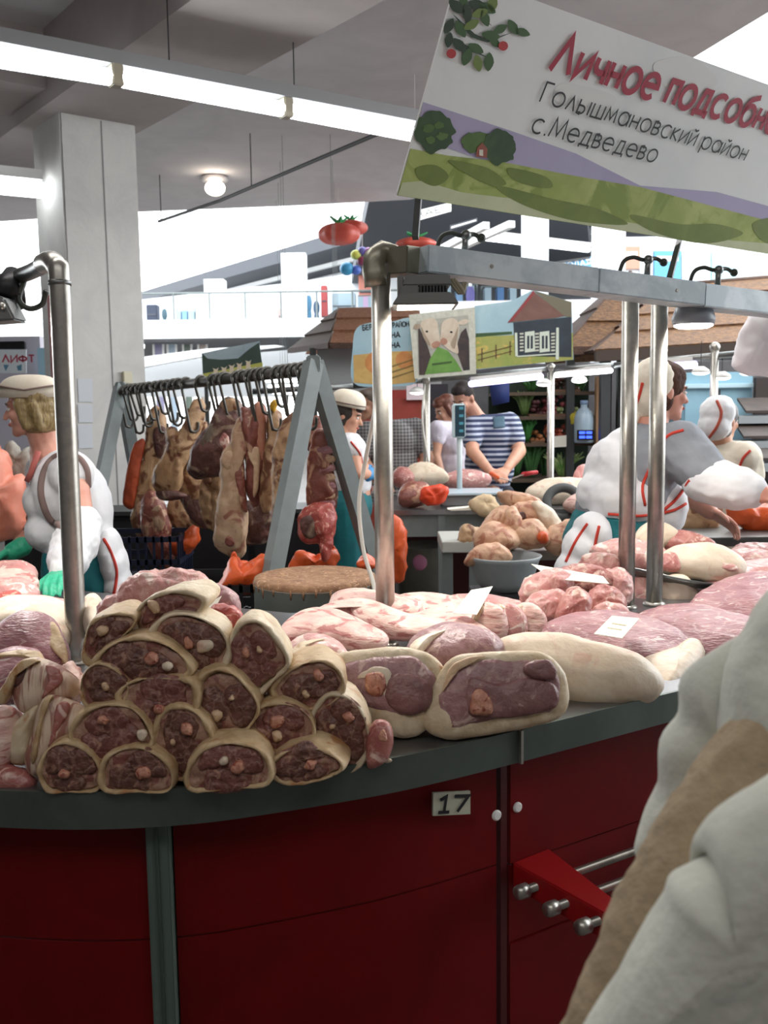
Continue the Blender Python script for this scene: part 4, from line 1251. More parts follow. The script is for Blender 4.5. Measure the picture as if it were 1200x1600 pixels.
meat('cut_ham', 'broad cut pork ham with banded muscles and a bone, alone by the edge', 'meat',
     [(664, 1135), (667, 1095), (688, 1050), (712, 1026), (770, 1018), (840, 1020), (874, 1040), (888, 1075), (882, 1112), (850, 1130), (780, 1145), (698, 1155)], rind2, None, 0.05, 0.03, 0.13, 0.004, 12, 2.8,
     faces=[('muscle', [(684, 1125), (682, 1095), (700, 1058), (722, 1036), (775, 1028), (835, 1032), (868, 1050), (874, 1085), (868, 1106), (835, 1118), (760, 1128), (705, 1140)], hamm, 0.5, 0.02),
            ('muscle', [(735, 1058), (775, 1068), (830, 1060), (868, 1072), (872, 1100), (840, 1115), (770, 1122), (735, 1118), (728, 1090)], hamdark, 0.95, 0.014),
            ('muscle', circ(845, 1046, 27, 16, 10, 9, 0.08, 3), hamdark, 1.15, 0.012),
            ('bone', [(735, 1115), (738, 1085), (752, 1078), (768, 1098), (766, 1114)], bonem, 1.4, 0.01),
            ('fascia', [(700, 1048), (722, 1030), (760, 1024), (722, 1036), (700, 1062), (692, 1080)], bonew, 0.95, 0.006)])
# white skinned ham and its red neighbours
meat('pork_joint', 'large pork leg under smooth white fat on the bare worktop', 'meat', [(770, 1016), (795, 1000), (870, 999), (940, 1016), (1000, 1034), (1032, 1058), (1034, 1080), (1002, 1095), (930, 1093), (880, 1084), (800, 1058)], fatm, None, 0.14, 0.06, 0.06, 0.005, 8)
meat('pork_joint', 'lean red pork leg lying behind the white-fat leg, price card on it', 'meat', [(835, 990), (880, 972), (960, 966), (1040, 982), (1088, 1012), (1075, 1032), (1010, 1045), (930, 1022), (870, 1005)], loinm, 2.28, 0.3, 0.05, 0.07, 0.006, 12,
     faces=[('fat_rim', [(1000, 1040), (1050, 1022), (1080, 1004), (1096, 1010), (1098, 1032), (1060, 1070), (1035, 1076)], fatm, 0.2, 0.03)])
meat('loin_strip', 'long lean loin with pale membrane beside the twin posts', 'meat', [(985, 972), (1040, 952), (1110, 956), (1190, 978), (1230, 1000), (1200, 1015), (1130, 1010), (1060, 992)], loinm, 2.45, 0.3, 0.04, 0.05, 0.006, 12)
meat('loin_strip', 'long lean loin lying against the right edge of the worktop', 'meat', [(1050, 990), (1110, 1000), (1180, 1005), (1240, 1020), (1230, 1060), (1150, 1045), (1085, 1030)], loinm, 2.3, 0.16, 0.04, 0.05, 0.006, 12)
meat('pork_slab', 'rosy pork slab behind the long lean loins', 'meat', [(1075, 950), (1110, 920), (1170, 900), (1260, 905), (1270, 965), (1180, 978), (1110, 968)], loinm, 2.8, 0.3, 0.04, 0.05, 0.006, 10)
meat('pork_slab', 'pale pork slab under the metal tray edge', 'meat', [(1090, 910), (1150, 885), (1230, 880), (1260, 905), (1180, 915), (1120, 930)], porkm, 3.1, 0.3, 0.04, 0.05, 0.006, 10)
meat('trimmings', 'loose rosy trimmings far along the right worktop', 'meat', [(1130, 880), (1150, 858), (1190, 855), (1240, 865), (1235, 885), (1170, 892)], porkm, 3.45, 0.2, 0.04, 0.05, 0.008, 25)
# belly slabs
meat('pork_belly', 'pale pork belly slab with a pointed end beside the first post', 'meat', [(438, 985), (468, 962), (520, 958), (572, 980), (606, 1002), (575, 1014), (510, 1006), (450, 1002)], bellym, 2.15, 0.22, 0.035, 0.03, 0.004, 10)
meat('pork_belly', 'second belly slab lying behind the pointed one', 'meat', [(478, 966), (520, 946), (580, 948), (640, 968), (690, 985), (640, 996), (580, 984), (520, 960)], bellym, 2.3, 0.22, 0.035, 0.03, 0.004, 10)
meat('pork_belly', 'rolled pink belly piece at the rear, left of the first post', 'meat', [(514, 945), (525, 932), (570, 933), (620, 940), (660, 950), (640, 962), (560, 958), (520, 955)], bellym, 2.5, 0.2, 0.04, 0.04, 0.004, 12)
meat('pork_belly', 'streaky belly slab behind the first post near the price card', 'meat', [(612, 940), (655, 932), (705, 938), (745, 955), (760, 975), (720, 985), (660, 972), (620, 962)], bellym, 2.5, 0.25, 0.035, 0.04, 0.004, 12)
meat('pork_belly', 'streaky belly slab in front of the price card stack', 'meat', [(620, 975), (680, 958), (740, 975), (775, 1000), (770, 1015), (700, 1005), (640, 998)], bellym, 2.3, 0.22, 0.035, 0.03, 0.004, 12)
for k, x in enumerate((762, 792, 822)):
    meat('pork_belly', ['upright belly slice with rind next to the price card', 'upright belly slice in the middle of three', 'upright belly slice nearest the chunk pile'][k], 'meat', [(x - 26, 972), (x - 14, 946), (x + 8, 944), (x + 28, 960), (x + 30, 990), (x + 14, 1003), (x - 16, 996)], (bellym, porkm, bellym)[k], 2.42 + 0.03 * k, 0.04, 0.03, 0.04, 0.004, 16, 2.6, group='upright belly slices',
         faces=[('rind', [(x - 26, 990), (x - 24, 968), (x - 12, 947), (x - 6, 950), (x - 16, 972), (x - 16, 994)], rind2, 0.6, 0.014)])
meat('pork_belly', 'short rosy belly slab at the back edge behind the slices', 'meat', [(690, 942), (730, 932), (800, 942), (860, 960), (850, 975), (780, 962), (720, 955)], porkm, 2.72, 0.15, 0.03, 0.04, 0.004, 12)
meat('pork_neck', 'rounded pork neck with a fat cap behind the leaning shank', 'meat', [(447, 1040), (452, 1015), (490, 1000), (530, 1012), (545, 1035), (510, 1046), (470, 1052)], porkm, 1.95, 0.12, 0.04, 0.06, 0.004, 12, faces=[('fat_cap', [(450, 1030), (470, 1008), (510, 1002), (480, 1016), (462, 1035)], rind2, 0.8, 0.014)])
meat('pork_neck', 'rounded lean pork cut between the first post and the white leg', 'meat', [(636, 1018), (650, 1002), (690, 985), (745, 990), (785, 1008), (778, 1028), (720, 1040), (660, 1034)], hamm, 2.02, 0.14, 0.045, 0.06, 0.005, 12, faces=[('fat_cap', [(640, 1010), (670, 994), (700, 988), (680, 998), (660, 1012), (648, 1022)], fatm, 0.8, 0.012)])
# chunk pile behind, by the twin posts
CH = [([(812, 935), (825, 905), (860, 893), (892, 900), (890, 925), (850, 945)], 2.75, porkm, 'chunk on the left shoulder of the pork heap'), ([(855, 905), (890, 888), (940, 892), (962, 912), (940, 930), (890, 925)], 2.85, porkred, 'chunk under the tilted price card on the pork heap'), ([(818, 960), (830, 932), (870, 925), (895, 945), (880, 970), (840, 976)], 2.65, porkm, 'chunk at the lower left of the pork heap'), ([(868, 968), (885, 925), (905, 920), (922, 950), (912, 976), (885, 980)], 2.58, porkred, 'split chunk with a pale core at the front of the heap'), ([(905, 945), (935, 920), (965, 925), (975, 955), (945, 968), (915, 965)], 2.68, porkred, 'dark chunk against the first of the twin posts'), ([(910, 975), (935, 955), (970, 955), (978, 972), (940, 982)], 2.62, porkm, 'small chunk low on the heap beside the twin posts'), ([(905, 880), (930, 872), (962, 878), (966, 898), (930, 900)], 2.95, porkm, 'small pale chunk at the top back of the heap'), ([(935, 905), (960, 890), (985, 905), (985, 940), (960, 950)], 2.85, porkm, 'chunk squeezed behind the first twin post')]
for pts, Y, m, lab in CH:
    meat('pork_chunk', 'rosy pork ' + lab, 'meat', pts, m, Y, 0.06, 0.05, 0.05, 0.008, 22, group='pork chunks in the heap')
# price cards
def card(label, pts, Yb, Yt, lines=True):
    b = Board('price_card', label, 'price card', trace(pts, Yb, Yt), paper, 0.0015)
    if lines:
        c = sum((V((x, y, 0)) for x, y in pts), V((0, 0, 0))) / len(pts)
        d0 = V((pts[0][0], pts[0][1], 0)); d1 = V((pts[1][0], pts[1][1], 0)); d3 = V((pts[3][0], pts[3][1], 0))
        for k in (0.35, 0.6):
            a = d0 + (d3 - d0) * k + (d1 - d0) * 0.25
            e = d0 + (d3 - d0) * k + (d1 - d0) * 0.75
            w = (d3 - d0) * 0.05
            b.decal('ink_line', [(a.x, a.y), (e.x, e.y), (e.x + w.x, e.y + w.y), (a.x + w.x, a.y + w.y)], mat('ink_faint', '#b9ad84'))
    return b
card('blank white price card leaning on the belly slices', [(708, 958), (745, 960), (770, 916), (736, 922)], 2.38, 2.52, False)
card('cream price card lying on the lean red leg', [(928, 990), (972, 997), (999, 966), (956, 962)], 2.20, 2.36)
card('long white price card on top of the pork heap', [(830, 881), (862, 904), (952, 912), (942, 900)], 2.72, 2.85, False)
card('slim price card half hidden behind the top shank', [(316, 955), (326, 968), (346, 931), (330, 940)], 1.95, 2.0, False)
# steel tray with cuts
ty = 3.0
tray = thing('steel_tray', 'oblong steel tray propped up with large pork cuts', 'tray', P(1040, 905, 3.2))
trp = smooth_closed([P(922, 868, 3.27), P(985, 862, 3.42), P(1080, 872, 3.42), P(1165, 893, 3.27), P(1160, 908, 3.14), P(1100, 911, 3.06), P(1000, 890, 3.1), P(935, 876, 3.18)], 40)
cc = sum(trp, V((0, 0, 0))) / 40
rows = [[cc + (p - cc) * s + UP * dz for p in trp] for s, dz in ((0.05, -0.02), (0.85, -0.02), (0.97, 0.0), (1.0, 0.003), (1.0, -0.003), (0.96, -0.008), (0.86, -0.026), (0.05, -0.026))]
mb = MB().grid(rows, close=True)
mb.f.append(tuple(range(40))); mb.f.append(tuple(range(280, 320))[::-1])
mb.build('dish', steel2, tray, True)
meat('pork_cut', 'pale boned pork cut at the pointed end of the steel tray', 'meat', [(922, 858), (960, 847), (1005, 850), (1040, 864), (1035, 888), (985, 882), (935, 870)], porkm, 3.2, 0.1, 0.04, 0.04, 0.004, 14)
meat('pork_cut', 'long fatty pork cut lying along the steel tray', 'meat', [(1030, 868), (1060, 855), (1110, 852), (1150, 868), (1168, 888), (1150, 906), (1090, 902), (1035, 890)], fatm, 3.15, 0.1, 0.045, 0.05, 0.005, 10, faces=[('cut_end', [(1034, 888), (1036, 868), (1052, 864), (1062, 880), (1058, 892)], porkred, 0.8, 0.015), ('lean_stripe', [(1075, 862), (1110, 866), (1150, 886), (1140, 892), (1100, 878)], porkm, 0.75, 0.01)])
meat('pork_cut', 'round white fat piece on the rear of the steel tray', 'meat', [(990, 845), (1000, 825), (1025, 815), (1055, 828), (1062, 845), (1030, 858), (1000, 858)], fatm, 3.36, 0.06, 0.04, 0.05, 0.004, 14)
meat('pork_cut', 'dark red cut with white rim at the back of the steel tray', 'meat', [(1036, 848), (1060, 832), (1090, 838), (1115, 850), (1110, 862), (1060, 862)], porkred, 3.34, 0.06, 0.035, 0.05, 0.005, 18)
meat('pork_cut', 'rolled pale cut under the steel tray behind the second twin post', 'meat', [(1030, 912), (1050, 898), (1075, 905), (1090, 935), (1075, 952), (1040, 950)], fatm, 3.1, 0.05, 0.05, 0.06, 0.005, 12)
meat('pork_cut', 'shadowed pork cut between the twin posts under the tray', 'meat', [(985, 915), (1000, 898), (1020, 900), (1022, 935), (1010, 952), (988, 948)], porkm, 3.12, 0.05, 0.05, 0.06, 0.005, 12)
# ------------------------------------------------------------------ left of the steel post
meat('pork_ham', 'pale lilac pork ham with a curved rind behind the folded belly', 'meat', [(-25, 1015), (-5, 985), (30, 966), (68, 966), (96, 988), (106, 1025), (92, 1050), (30, 1045), (-25, 1040)], loinm, 1.92, 0.12, 0.05, 0.08, 0.005, 12, faces=[('rind_rim', [(-20, 990), (10, 970), (50, 962), (85, 975), (102, 1010), (104, 1040), (94, 1010), (78, 984), (48, 972), (10, 982)], rind, 0.55, 0.012)])
meat('pork_ham', 'flat lilac cut with a brown rind lip in front of the lilac ham', 'meat', [(-25, 1040), (10, 1022), (62, 1024), (74, 1045), (66, 1072), (10, 1080), (-25, 1078)], loinm, 1.8, 0.1, 0.04, 0.06, 0.005, 12, faces=[('rind_rim', [(-20, 1030), (20, 1020), (62, 1022), (74, 1044), (64, 1036), (20, 1032)], rind, 0.8, 0.012)])
# folded bellies: thick curled sheets
def fold(label, ctrl, depth, t, m, rm):
    """ctrl: pixel path of the fold seen from its end; swept back by depth"""
    pts = smooth_open([P(x, y, Y) for x, y, Y in ctrl], 30)
    dv = V(depth)
    rows = [[p + dv * s + UP * (-0.02 * s * s) for p in pts] for s in (0, 0.15, 0.4, 0.7, 1.0)]
    base = min(pts, key=lambda p: p.z)
    o = thing('folded_belly', label, 'meat', base, 'folded pork bellies')
    MB().sheet(rows, t).build('belly', m, o, True, amp=0.003, nscale=20, seed=sd())
    r2 = [[p + dv * s + UP * (-0.02 * s * s) for p in pts] for s in (-0.01, 0.2, 0.5, 1.0)]
    MB().sheet([[q - V((0, 0.004, 0.002)) for q in r] for r in r2], -0.006 if t > 0 else 0.006).build('rind', rm, o, True, amp=0.002, nscale=20, seed=sd())
    return o
streak = mat('belly_streak', '#d9c4ae', '#cdb39c', 10, 0.45, bump=0.2, c3='#9c6a5c', t3=0.57, s3=7, stretch=(6, 1, 1), sss=0.05)
meat('folded_belly', 'upper pork belly folded over itself with a dark hollow', 'meat', [(22, 1090), (30, 1050), (46, 1030), (82, 1036), (116, 1064), (108, 1090), (68, 1106), (40, 1112)], streak, 1.66, 0.03, 0.035, 0.1, 0.004, 14, group='folded pork bellies',
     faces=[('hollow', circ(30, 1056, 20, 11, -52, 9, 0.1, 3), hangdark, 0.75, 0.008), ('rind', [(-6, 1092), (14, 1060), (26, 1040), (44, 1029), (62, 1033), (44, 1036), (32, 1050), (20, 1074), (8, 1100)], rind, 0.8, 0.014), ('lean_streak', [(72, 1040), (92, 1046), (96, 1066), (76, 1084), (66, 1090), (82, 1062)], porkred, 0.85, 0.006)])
meat('folded_belly', 'streaky pork belly slice draped down to the shanks', 'meat', [(42, 1190), (52, 1140), (66, 1095), (84, 1087), (120, 1102), (132, 1128), (104, 1160), (72, 1192), (56, 1212)], streak, 1.61, 0.03, 0.03, 0.09, 0.004, 14, group='folded pork bellies',
     faces=[('rind', [(50, 1190), (58, 1140), (70, 1094), (82, 1088), (76, 1100), (66, 1140), (58, 1185)], rind, 0.8, 0.012), ('lean_streak', [(92, 1100), (108, 1106), (88, 1150), (76, 1168), (84, 1134)], porkred, 0.85, 0.006)])
meat('folded_belly', 'grey-skinned belly fold left of the streaky slice', 'meat', [(14, 1185), (20, 1140), (44, 1112), (66, 1096), (60, 1130), (50, 1180), (38, 1196)], rind2, 1.63, 0.03, 0.03, 0.08, 0.004, 14, group='folded pork bellies')
meat('pork_rib', 'pink rib end at the outer end of the folded bellies', 'meat', [(-25, 1130), (-5, 1105), (20, 1112), (28, 1150), (14, 1200), (-10, 1212), (-25, 1205)], bellym, 1.62, 0.03, 0.03, 0.09, 0.005, 16)
meat('pork_rib', 'dark red rib piece low under the pink rib end', 'meat', [(-25, 1205), (10, 1195), (45, 1205), (55, 1230), (20, 1238), (-25, 1236)], porkred, 1.60, 0.02, 0.02, 0.07, 0.004, 20)
meat('pork_scrap', 'pale trimmed scraps at the foot of the bent steel post', 'meat', [(96, 1050), (112, 1036), (128, 1052), (130, 1082), (112, 1096), (100, 1080)], bellym, 1.82, 0.04, 0.03, 0.05, 0.008, 30)
# behind: white cuts, ribs
meat('pork_slab', 'bright white fat slab behind the lilac ham', 'meat', [(-30, 985), (-10, 950), (40, 942), (100, 948), (112, 975), (100, 1000), (30, 985)], fatm, 2.35, 0.3, 0.05, 0.06, 0.005, 8)
meat('pork_slab', 'white fat slab right of the bent steel post', 'meat', [(128, 960), (132, 944), (150, 938), (162, 950), (158, 972), (138, 985)], fatm, 2.35, 0.2, 0.04, 0.05, 0.005, 12)
meat('pork_slab', 'rosy cut behind the white slab near the green glove', 'meat', [(-30, 955), (0, 940), (40, 938), (105, 946), (130, 957), (60, 964), (-20, 968)], porkm, 2.75, 0.2, 0.04, 0.05, 0.005, 14)
meat('pork_slab', 'red strip at the far end of the white cuts', 'meat', [(-30, 948), (0, 935), (32, 932), (34, 945), (0, 956)], bloodm, 2.72, 0.1, 0.03, 0.04, 0.004, 18)
for k, (dy, lab) in enumerate(((0, 'rib strip on top of the stack before the blond seller'), (14, 'rib strip second in the stack before the blond seller'), (28, 'rib strip at the bottom of the stack before the blond seller'))):
    meat('rib_strip', lab, 'meat', [(-30, 898 + dy), (0, 886 + dy), (36, 884 + dy), (58 + 2 * k, 895 + dy), (50, 908 + dy), (0, 912 + dy)], bellym if k % 2 else porkm, 3.15 - 0.1 * k, 0.12, 0.04, 0.05, 0.005, 18, group='stacked rib strips')
# slab and trimmings behind the shank pile
meat('pork_slab', 'broad pork slab under the trimmings behind the shank pile', 'meat', [(165, 1000), (190, 958), (290, 950), (385, 970), (395, 1030), (380, 1095), (280, 1105), (180, 1095)], porkm, 1.98, 0.05, 0.06, 0.12, 0.006, 14)
meat('pork_trimming', 'knobbly rosy trimming along the top of the shank pile', 'meat', [(182, 935), (205, 914), (258, 902), (300, 904), (332, 922), (325, 945), (260, 952), (195, 950)], porkm, 2.0, 0.08, 0.05, 0.1, 0.012, 26)
meat('pork_trimming', 'dark rosy trimming end by the slim price card', 'meat', [(310, 940), (325, 925), (350, 925), (372, 942), (368, 958), (330, 960)], hamm, 2.05, 0.06, 0.04, 0.08, 0.006, 20)
meat('pork_trimming', 'bright red trimming in front of the chopping block', 'meat', [(322, 968), (335, 952), (358, 950), (382, 968), (372, 985), (340, 992)], bloodm, 1.9, 0.05, 0.03, 0.08, 0.006, 24)
meat('pork_trimming', 'pink trimming between the bent post and the shanks', 'meat', [(150, 958), (175, 942), (220, 940), (235, 955), (205, 972), (160, 972)], porkm, 2.0, 0.05, 0.04, 0.08, 0.008, 26)
mt_ = meat('pork_trimming', 'small pink trimming knob beside the pear shaped shank', 'meat', [(380, 972), (388, 962), (398, 966), (402, 976), (390, 982)], porkm, 1.95, 0.02, 0.02, 0.04, 0.003, 30)
# ================================================================== HANGING RACK
def yr(x):
    return 4.3 + (490 - x) * 0.0060
rk = thing('meat_rack', 'grey welded A-frame rack with a hanging bar for carcasses', 'rack', V((P(340, 600, 5.2).x, 5.2, 0)))
tr_, tl = P(490, 577, 4.3), P(189, 612, yr(189))
MB().tube([tl, tr_], 0.026, 14).build('bar', mat('bar_dark', '#5c5a55', rough=0.45, metal=0.6), rk, True)
def aframe(top, legs, w):
    for foot in legs:
        d = (V(foot) - top)
        MB().bar(top + UP * 0.03, V(foot), w, w * 0.8, up=BX).build('leg', greypaint, rk)
    MB().obox(top + UP * 0.02, V((0.03, 0, 0)), V((0, 0.03, 0)), UP * 0.04).build('head_plate', greypaint, rk, bevel=0.006)
def to_floor(top, px, py, Y):
    q = P(px, py, Y)
    d = q - top
    return top + d * (top.z / -d.z)
f1, f2 = to_floor(tr_, 428, 890, 3.95), to_floor(tr_, 577, 860, 4.5)
aframe(tr_, (f1, f2), 0.072)
MB().bar(tr_.lerp(f1, 0.62), tr_.lerp(f2, 0.62), 0.04, 0.04).build('brace', greypaint, rk)
g1_, g2_ = to_floor(tl, 162, 740, yr(189) - 0.4), to_floor(tl, 212, 740, yr(189) + 0.3)
aframe(tl, (g1_, g2_), 0.072)
# hooks
hkm = mat('hook_steel', '#5f5d58', rough=0.35, metal=0.8)
def hook(px, length, label, lean=0.0):
    t = (px - 189) / (490 - 189)
    c = tl.lerp(tr_, t)
    bd = (tr_ - tl).normalized()
    s = bd.cross(UP).normalized()
    r = 0.034
    pts = [c + s * (r * math.cos(a)) + UP * (r * math.sin(a)) for a in [rad(x) for x in (200, 150, 110, 70, 30, -10)]]
    e = c + s * r - UP * 0.02 + bd * lean
    b = c - UP * (length - 0.04) + bd * lean * 2
    pts += [e, b]
    pts += [b - s * (0.025 * (1 - math.cos(a))) - UP * (0.025 * math.sin(a)) for a in [rad(x) for x in (40, 90, 140, 180)]]
    pts += [b - s * 0.052 + UP * 0.03]
    o = MB().tube(smooth_open(pts, 40), 0.0078, 8).build('meat_hook', hkm, None, True)
    tag(o, label, 'hook', 'hooks on the hanging bar')
HK = 'steel S-hook on the dark hanging bar'
for k, px in enumerate((199, 206, 214, 222, 232, 240, 249, 262, 272, 283, 295, 303, 316, 341, 361, 371, 378, 396, 404, 414, 421, 428, 436, 449, 456, 463, 470, 478)):
    hook(px, (0.24, 0.2, 0.28, 0.17, 0.22)[k % 5], HK, ((k * 37) % 5 - 2) * 0.006)

def hang(label, pts, m, off=0.0, tf=0.07, tb=0.06, faces=(), amp=0.016, ns=10, name='hanging_carcass', dY=0.0):
    cx = sum(p[0] for p in pts) / len(pts)
    return meat(name, label, 'meat', pts, m, yr(cx) + off + dY, 0.0, tf, tb, amp, ns, 2.1, 'carcass pieces on the rack', faces, N=64, R=14)
hang('bright orange-red dried strip at the outer end of the rack', [(207, 700), (216, 688), (226, 690), (220, 730), (214, 770), (207, 795), (193, 788), (193, 765), (200, 730)], mat('cured_orange', '#b5502c', '#8f3c24', 10, 0.5, bump=0.4), -0.1, 0.03, 0.03, amp=0.006)
hang('slender tan leg with a dark hoof end next to the orange strip', [(236, 640), (254, 640), (262, 680), (262, 730), (250, 790), (238, 840), (222, 845), (206, 815), (214, 760), (226, 700)], hangtan, 0.12, faces=[('dark_shank', [(240, 672), (258, 668), (262, 700), (252, 716), (242, 705)], hangdark, 0.9, 0.02), ('torn_meat', [(212, 790), (232, 780), (248, 800), (240, 838), (222, 842)], hangred, 0.85, 0.02)])
hang('ragged reddish side hanging lowest near the seller', [(224, 780), (240, 770), (262, 800), (266, 840), (272, 870), (262, 890), (246, 880), (232, 850), (222, 815)], hangred, 0.0, faces=[('fat_flap', [(236, 800), (250, 790), (258, 815), (248, 830)], hangpale, 0.9, 0.015)])
hang('large tan ham with its shank hooked at the blue tag', [(262, 672), (272, 666), (280, 676), (296, 652), (304, 626), (318, 630), (316, 662), (302, 700), (288, 728), (282, 760), (268, 772), (246, 768), (240, 742), (256, 712), (262, 690)], hangtan, -0.15, 0.09, 0.08, faces=[('cut_end', [(244, 768), (262, 764), (286, 770), (292, 776), (270, 782), (250, 780)], hangdark, 0.3, 0.03)])
hang('tan flank tucked behind the large tan ham', [(284, 735), (304, 700), (320, 660), (328, 690), (330, 750), (326, 800), (330, 825), (300, 815), (282, 780), (272, 760)], hangtan, 0.12, faces=[('dark_lower', [(286, 778), (310, 770), (326, 800), (322, 824), (300, 812)], hangdark, 0.8, 0.02)])
hang('small tan piece with a dark cut hanging below the ham', [(262, 785), (285, 780), (300, 800), (302, 820), (280, 832), (268, 815)], hangtan, 0.3, 0.05, 0.05)
hang('dark blackish head-like piece with a pink cut', [(344, 634), (358, 622), (376, 632), (382, 660), (374, 700), (362, 725), (340, 742), (308, 746), (294, 735), (300, 705), (318, 676), (334, 655)], hangdark, -0.15, 0.09, 0.08, faces=[('tan_top', [(346, 630), (362, 622), (374, 634), (366, 645), (350, 645)], hangtan, 0.5, 0.02), ('pink_cut', [(342, 690), (350, 676), (358, 686), (354, 704), (344, 702)], porkred, 0.85, 0.01), ('grey_flank', [(318, 682), (334, 660), (342, 672), (332, 696), (312, 716)], mat('grey_meat', '#756858', '#5d5348', 10, 0.45, bump=0.3), 0.8, 0.014)])
hang('narrow tan strip below the dark piece', [(314, 742), (330, 738), (334, 780), (342, 822), (332, 830), (320, 815), (314, 780)], hangtan, 0.0, 0.03, 0.03)
hang('second narrow tan strip beside the first', [(334, 742), (346, 740), (346, 790), (350, 830), (340, 836), (332, 790)], hangtan, 0.08, 0.03, 0.03)
hang('long pale side of pork with a rolled collar, the lightest one', [(383, 648), (398, 644), (396, 668), (388, 692), (372, 706), (378, 722), (382, 760), (386, 800), (384, 850), (378, 868), (362, 870), (336, 852), (340, 800), (346, 760), (346, 725), (350, 706), (362, 690), (366, 668)], hangpale, -0.22, 0.06, 0.05, faces=[('collar_roll', [(348, 728), (346, 716), (358, 704), (376, 712), (380, 722), (366, 720), (358, 738)], hangpale, 0.6, 0.025), ('lean_edge', [(364, 725), (380, 718), (384, 770), (386, 800), (376, 790), (368, 750)], hangred, 0.7, 0.025), ('scar', circ(359, 846, 8, 7), hangred, 0.95, 0.006)])
hang('pink leg with a white split bone next to the pale side', [(376, 640), (392, 640), (398, 632), (412, 634), (416, 680), (414, 740), (406, 782), (394, 788), (386, 760), (384, 700)], hangred, -0.06, 0.06, 0.05, faces=[('skin_top', [(396, 636), (412, 634), (416, 680), (412, 720), (402, 700)], mat('pinkskin', '#c48a70', '#b5775e', 8, 0.5), 0.5, 0.03), ('split_bone', [(388, 706), (398, 698), (406, 708), (404, 760), (396, 776), (398, 730), (392, 720)], bonew, 0.9, 0.014)])
hang('dark lower flank hanging behind the pale side', [(380, 790), (402, 784), (424, 776), (428, 810), (424, 842), (396, 850), (380, 845)], hangdark, 0.12, 0.06, 0.06)
hang('smooth tan side with a yellow tag at its top', [(420, 642), (434, 640), (442, 660), (438, 700), (430, 740), (428, 790), (414, 800), (406, 780), (412, 730), (418, 690)], hangtan, 0.05, faces=[('yellow_tag', [(422, 634), (428, 624), (434, 630), (428, 644)], mat('tag_yellow', '#d6a62c'), 0.6, 0.02)])
hang('broad smooth tan side nearest the grey A-frame leg', [(440, 664), (452, 648), (466, 646), (468, 670), (458, 720), (452, 780), (446, 830), (432, 838), (428, 790), (426, 730), (432, 690)], hangtan, -0.12, 0.07, 0.06)
hang('rib cage section with meaty slats inside the A-frame', [(488, 690), (500, 672), (512, 680), (521, 700), (522, 750), (522, 800), (500, 806), (482, 795), (482, 740)], hangred, 0.2, 0.05, 0.05, faces=[('rib', [(496, 700 + 14 * k), (520, 698 + 14 * k), (522, 708 + 14 * k), (497, 711 + 14 * k)], hangpale if k % 2 else loinm, 0.75, 0.014) for k in range(8)])
hang('raw red joint hanging lowest under the rib cage', [(470, 800), (492, 790), (518, 792), (522, 820), (518, 850), (508, 876), (500, 850), (478, 846), (466, 828)], bloodm, 0.1, 0.06, 0.05, faces=[('dark_lean', [(470, 812), (486, 806), (498, 830), (484, 842), (472, 832)], hangdark, 0.85, 0.014)])
hang('thin purple cut hanging behind the A-frame head', [(484, 668), (492, 650), (504, 660), (502, 690), (490, 705), (480, 700)], hangred, 0.35, 0.03, 0.03)

# chopping block
ck = P(492, 898, 3.62)
cb_ = thing('chopping_block', 'round grey-sided chopping block with a worn wooden top', 'chopping block', V((ck.x, ck.y, 0)))
R_ = 0.232
MB().lathe((ck.x, ck.y, 0), [(R_, 0.0), (R_, ck.z - 0.03), (R_ + 0.004, ck.z - 0.025)], 48).build('drum', mat('drum_grey', '#7d837f', '#70766f', 5, 0.55), cb_, True)
MB().lathe((ck.x, ck.y, 0), [(R_ - 0.004, ck.z - 0.04), (R_ + 0.003, ck.z - 0.024), (R_ - 0.002, ck.z - 0.004), (R_ - 0.02, ck.z), (0.1, ck.z - 0.004), (0.01, ck.z - 0.006)], 48).build('wood_top', mat('block_wood', '#a07a58', '#7f5a40', 22, 0.75, bump=0.6, bscale=60, c3='#c29a78', t3=0.62, s3=40), cb_, True)
dripm = mat('drip_brown', '#8a6242', rough=0.7)
dr = MB()
rr = random.Random(3)
for k in range(14):
    a = math.pi + math.pi * (k + rr.random() * 0.6) / 14
    x, y = ck.x + (R_ + 0.001) * math.cos(a), ck.y + (R_ + 0.001) * math.sin(a)
    L = rr.uniform(0.01, 0.035)
    MB().tube([(x, y, ck.z - 0.02), (x, y, ck.z - 0.03 - L)], [0.005, 0.002], 6).build('drip', dripm, cb_, True)
# white power cord hanging by the first post
cable('power_cord', 'white power cord hanging beside the first steel post', [P(604, 470, 2.57), P(597, 560, 2.62), P(586, 640, 2.75), P(569, 730, 2.9), P(561, 790, 2.95), P(568, 860, 2.97), P(583, 910, 2.95), P(592, 960, 2.9)], 0.0065, mat('cord_white', '#cfcdc4', rough=0.5), 'cord')

# added black bench, hides the bright floor so the rack's underside reads dark
sb_ = thing('added_dark_bench', 'long black bench added to darken the floor behind the hanging carcasses', 'bench', (-1.5, 6.9, 0))
MB().box((-2.6, 6.5, 0.05), (-0.35, 6.9, 0.86)).build('body', black, sb_, bevel=0.01)
MB().box((-2.62, 6.47, 0.86), (-0.33, 6.92, 0.89)).build('lid', darkpaint, sb_, bevel=0.004)
for k in range(4):
    MB().box((-2.57 + 0.56 * k, 6.485, 0.1), (-2.05 + 0.56 * k, 6.5, 0.82)).build('door', mat('bench_door', '#1c1b1e', rough=0.5), sb_, bevel=0.003)
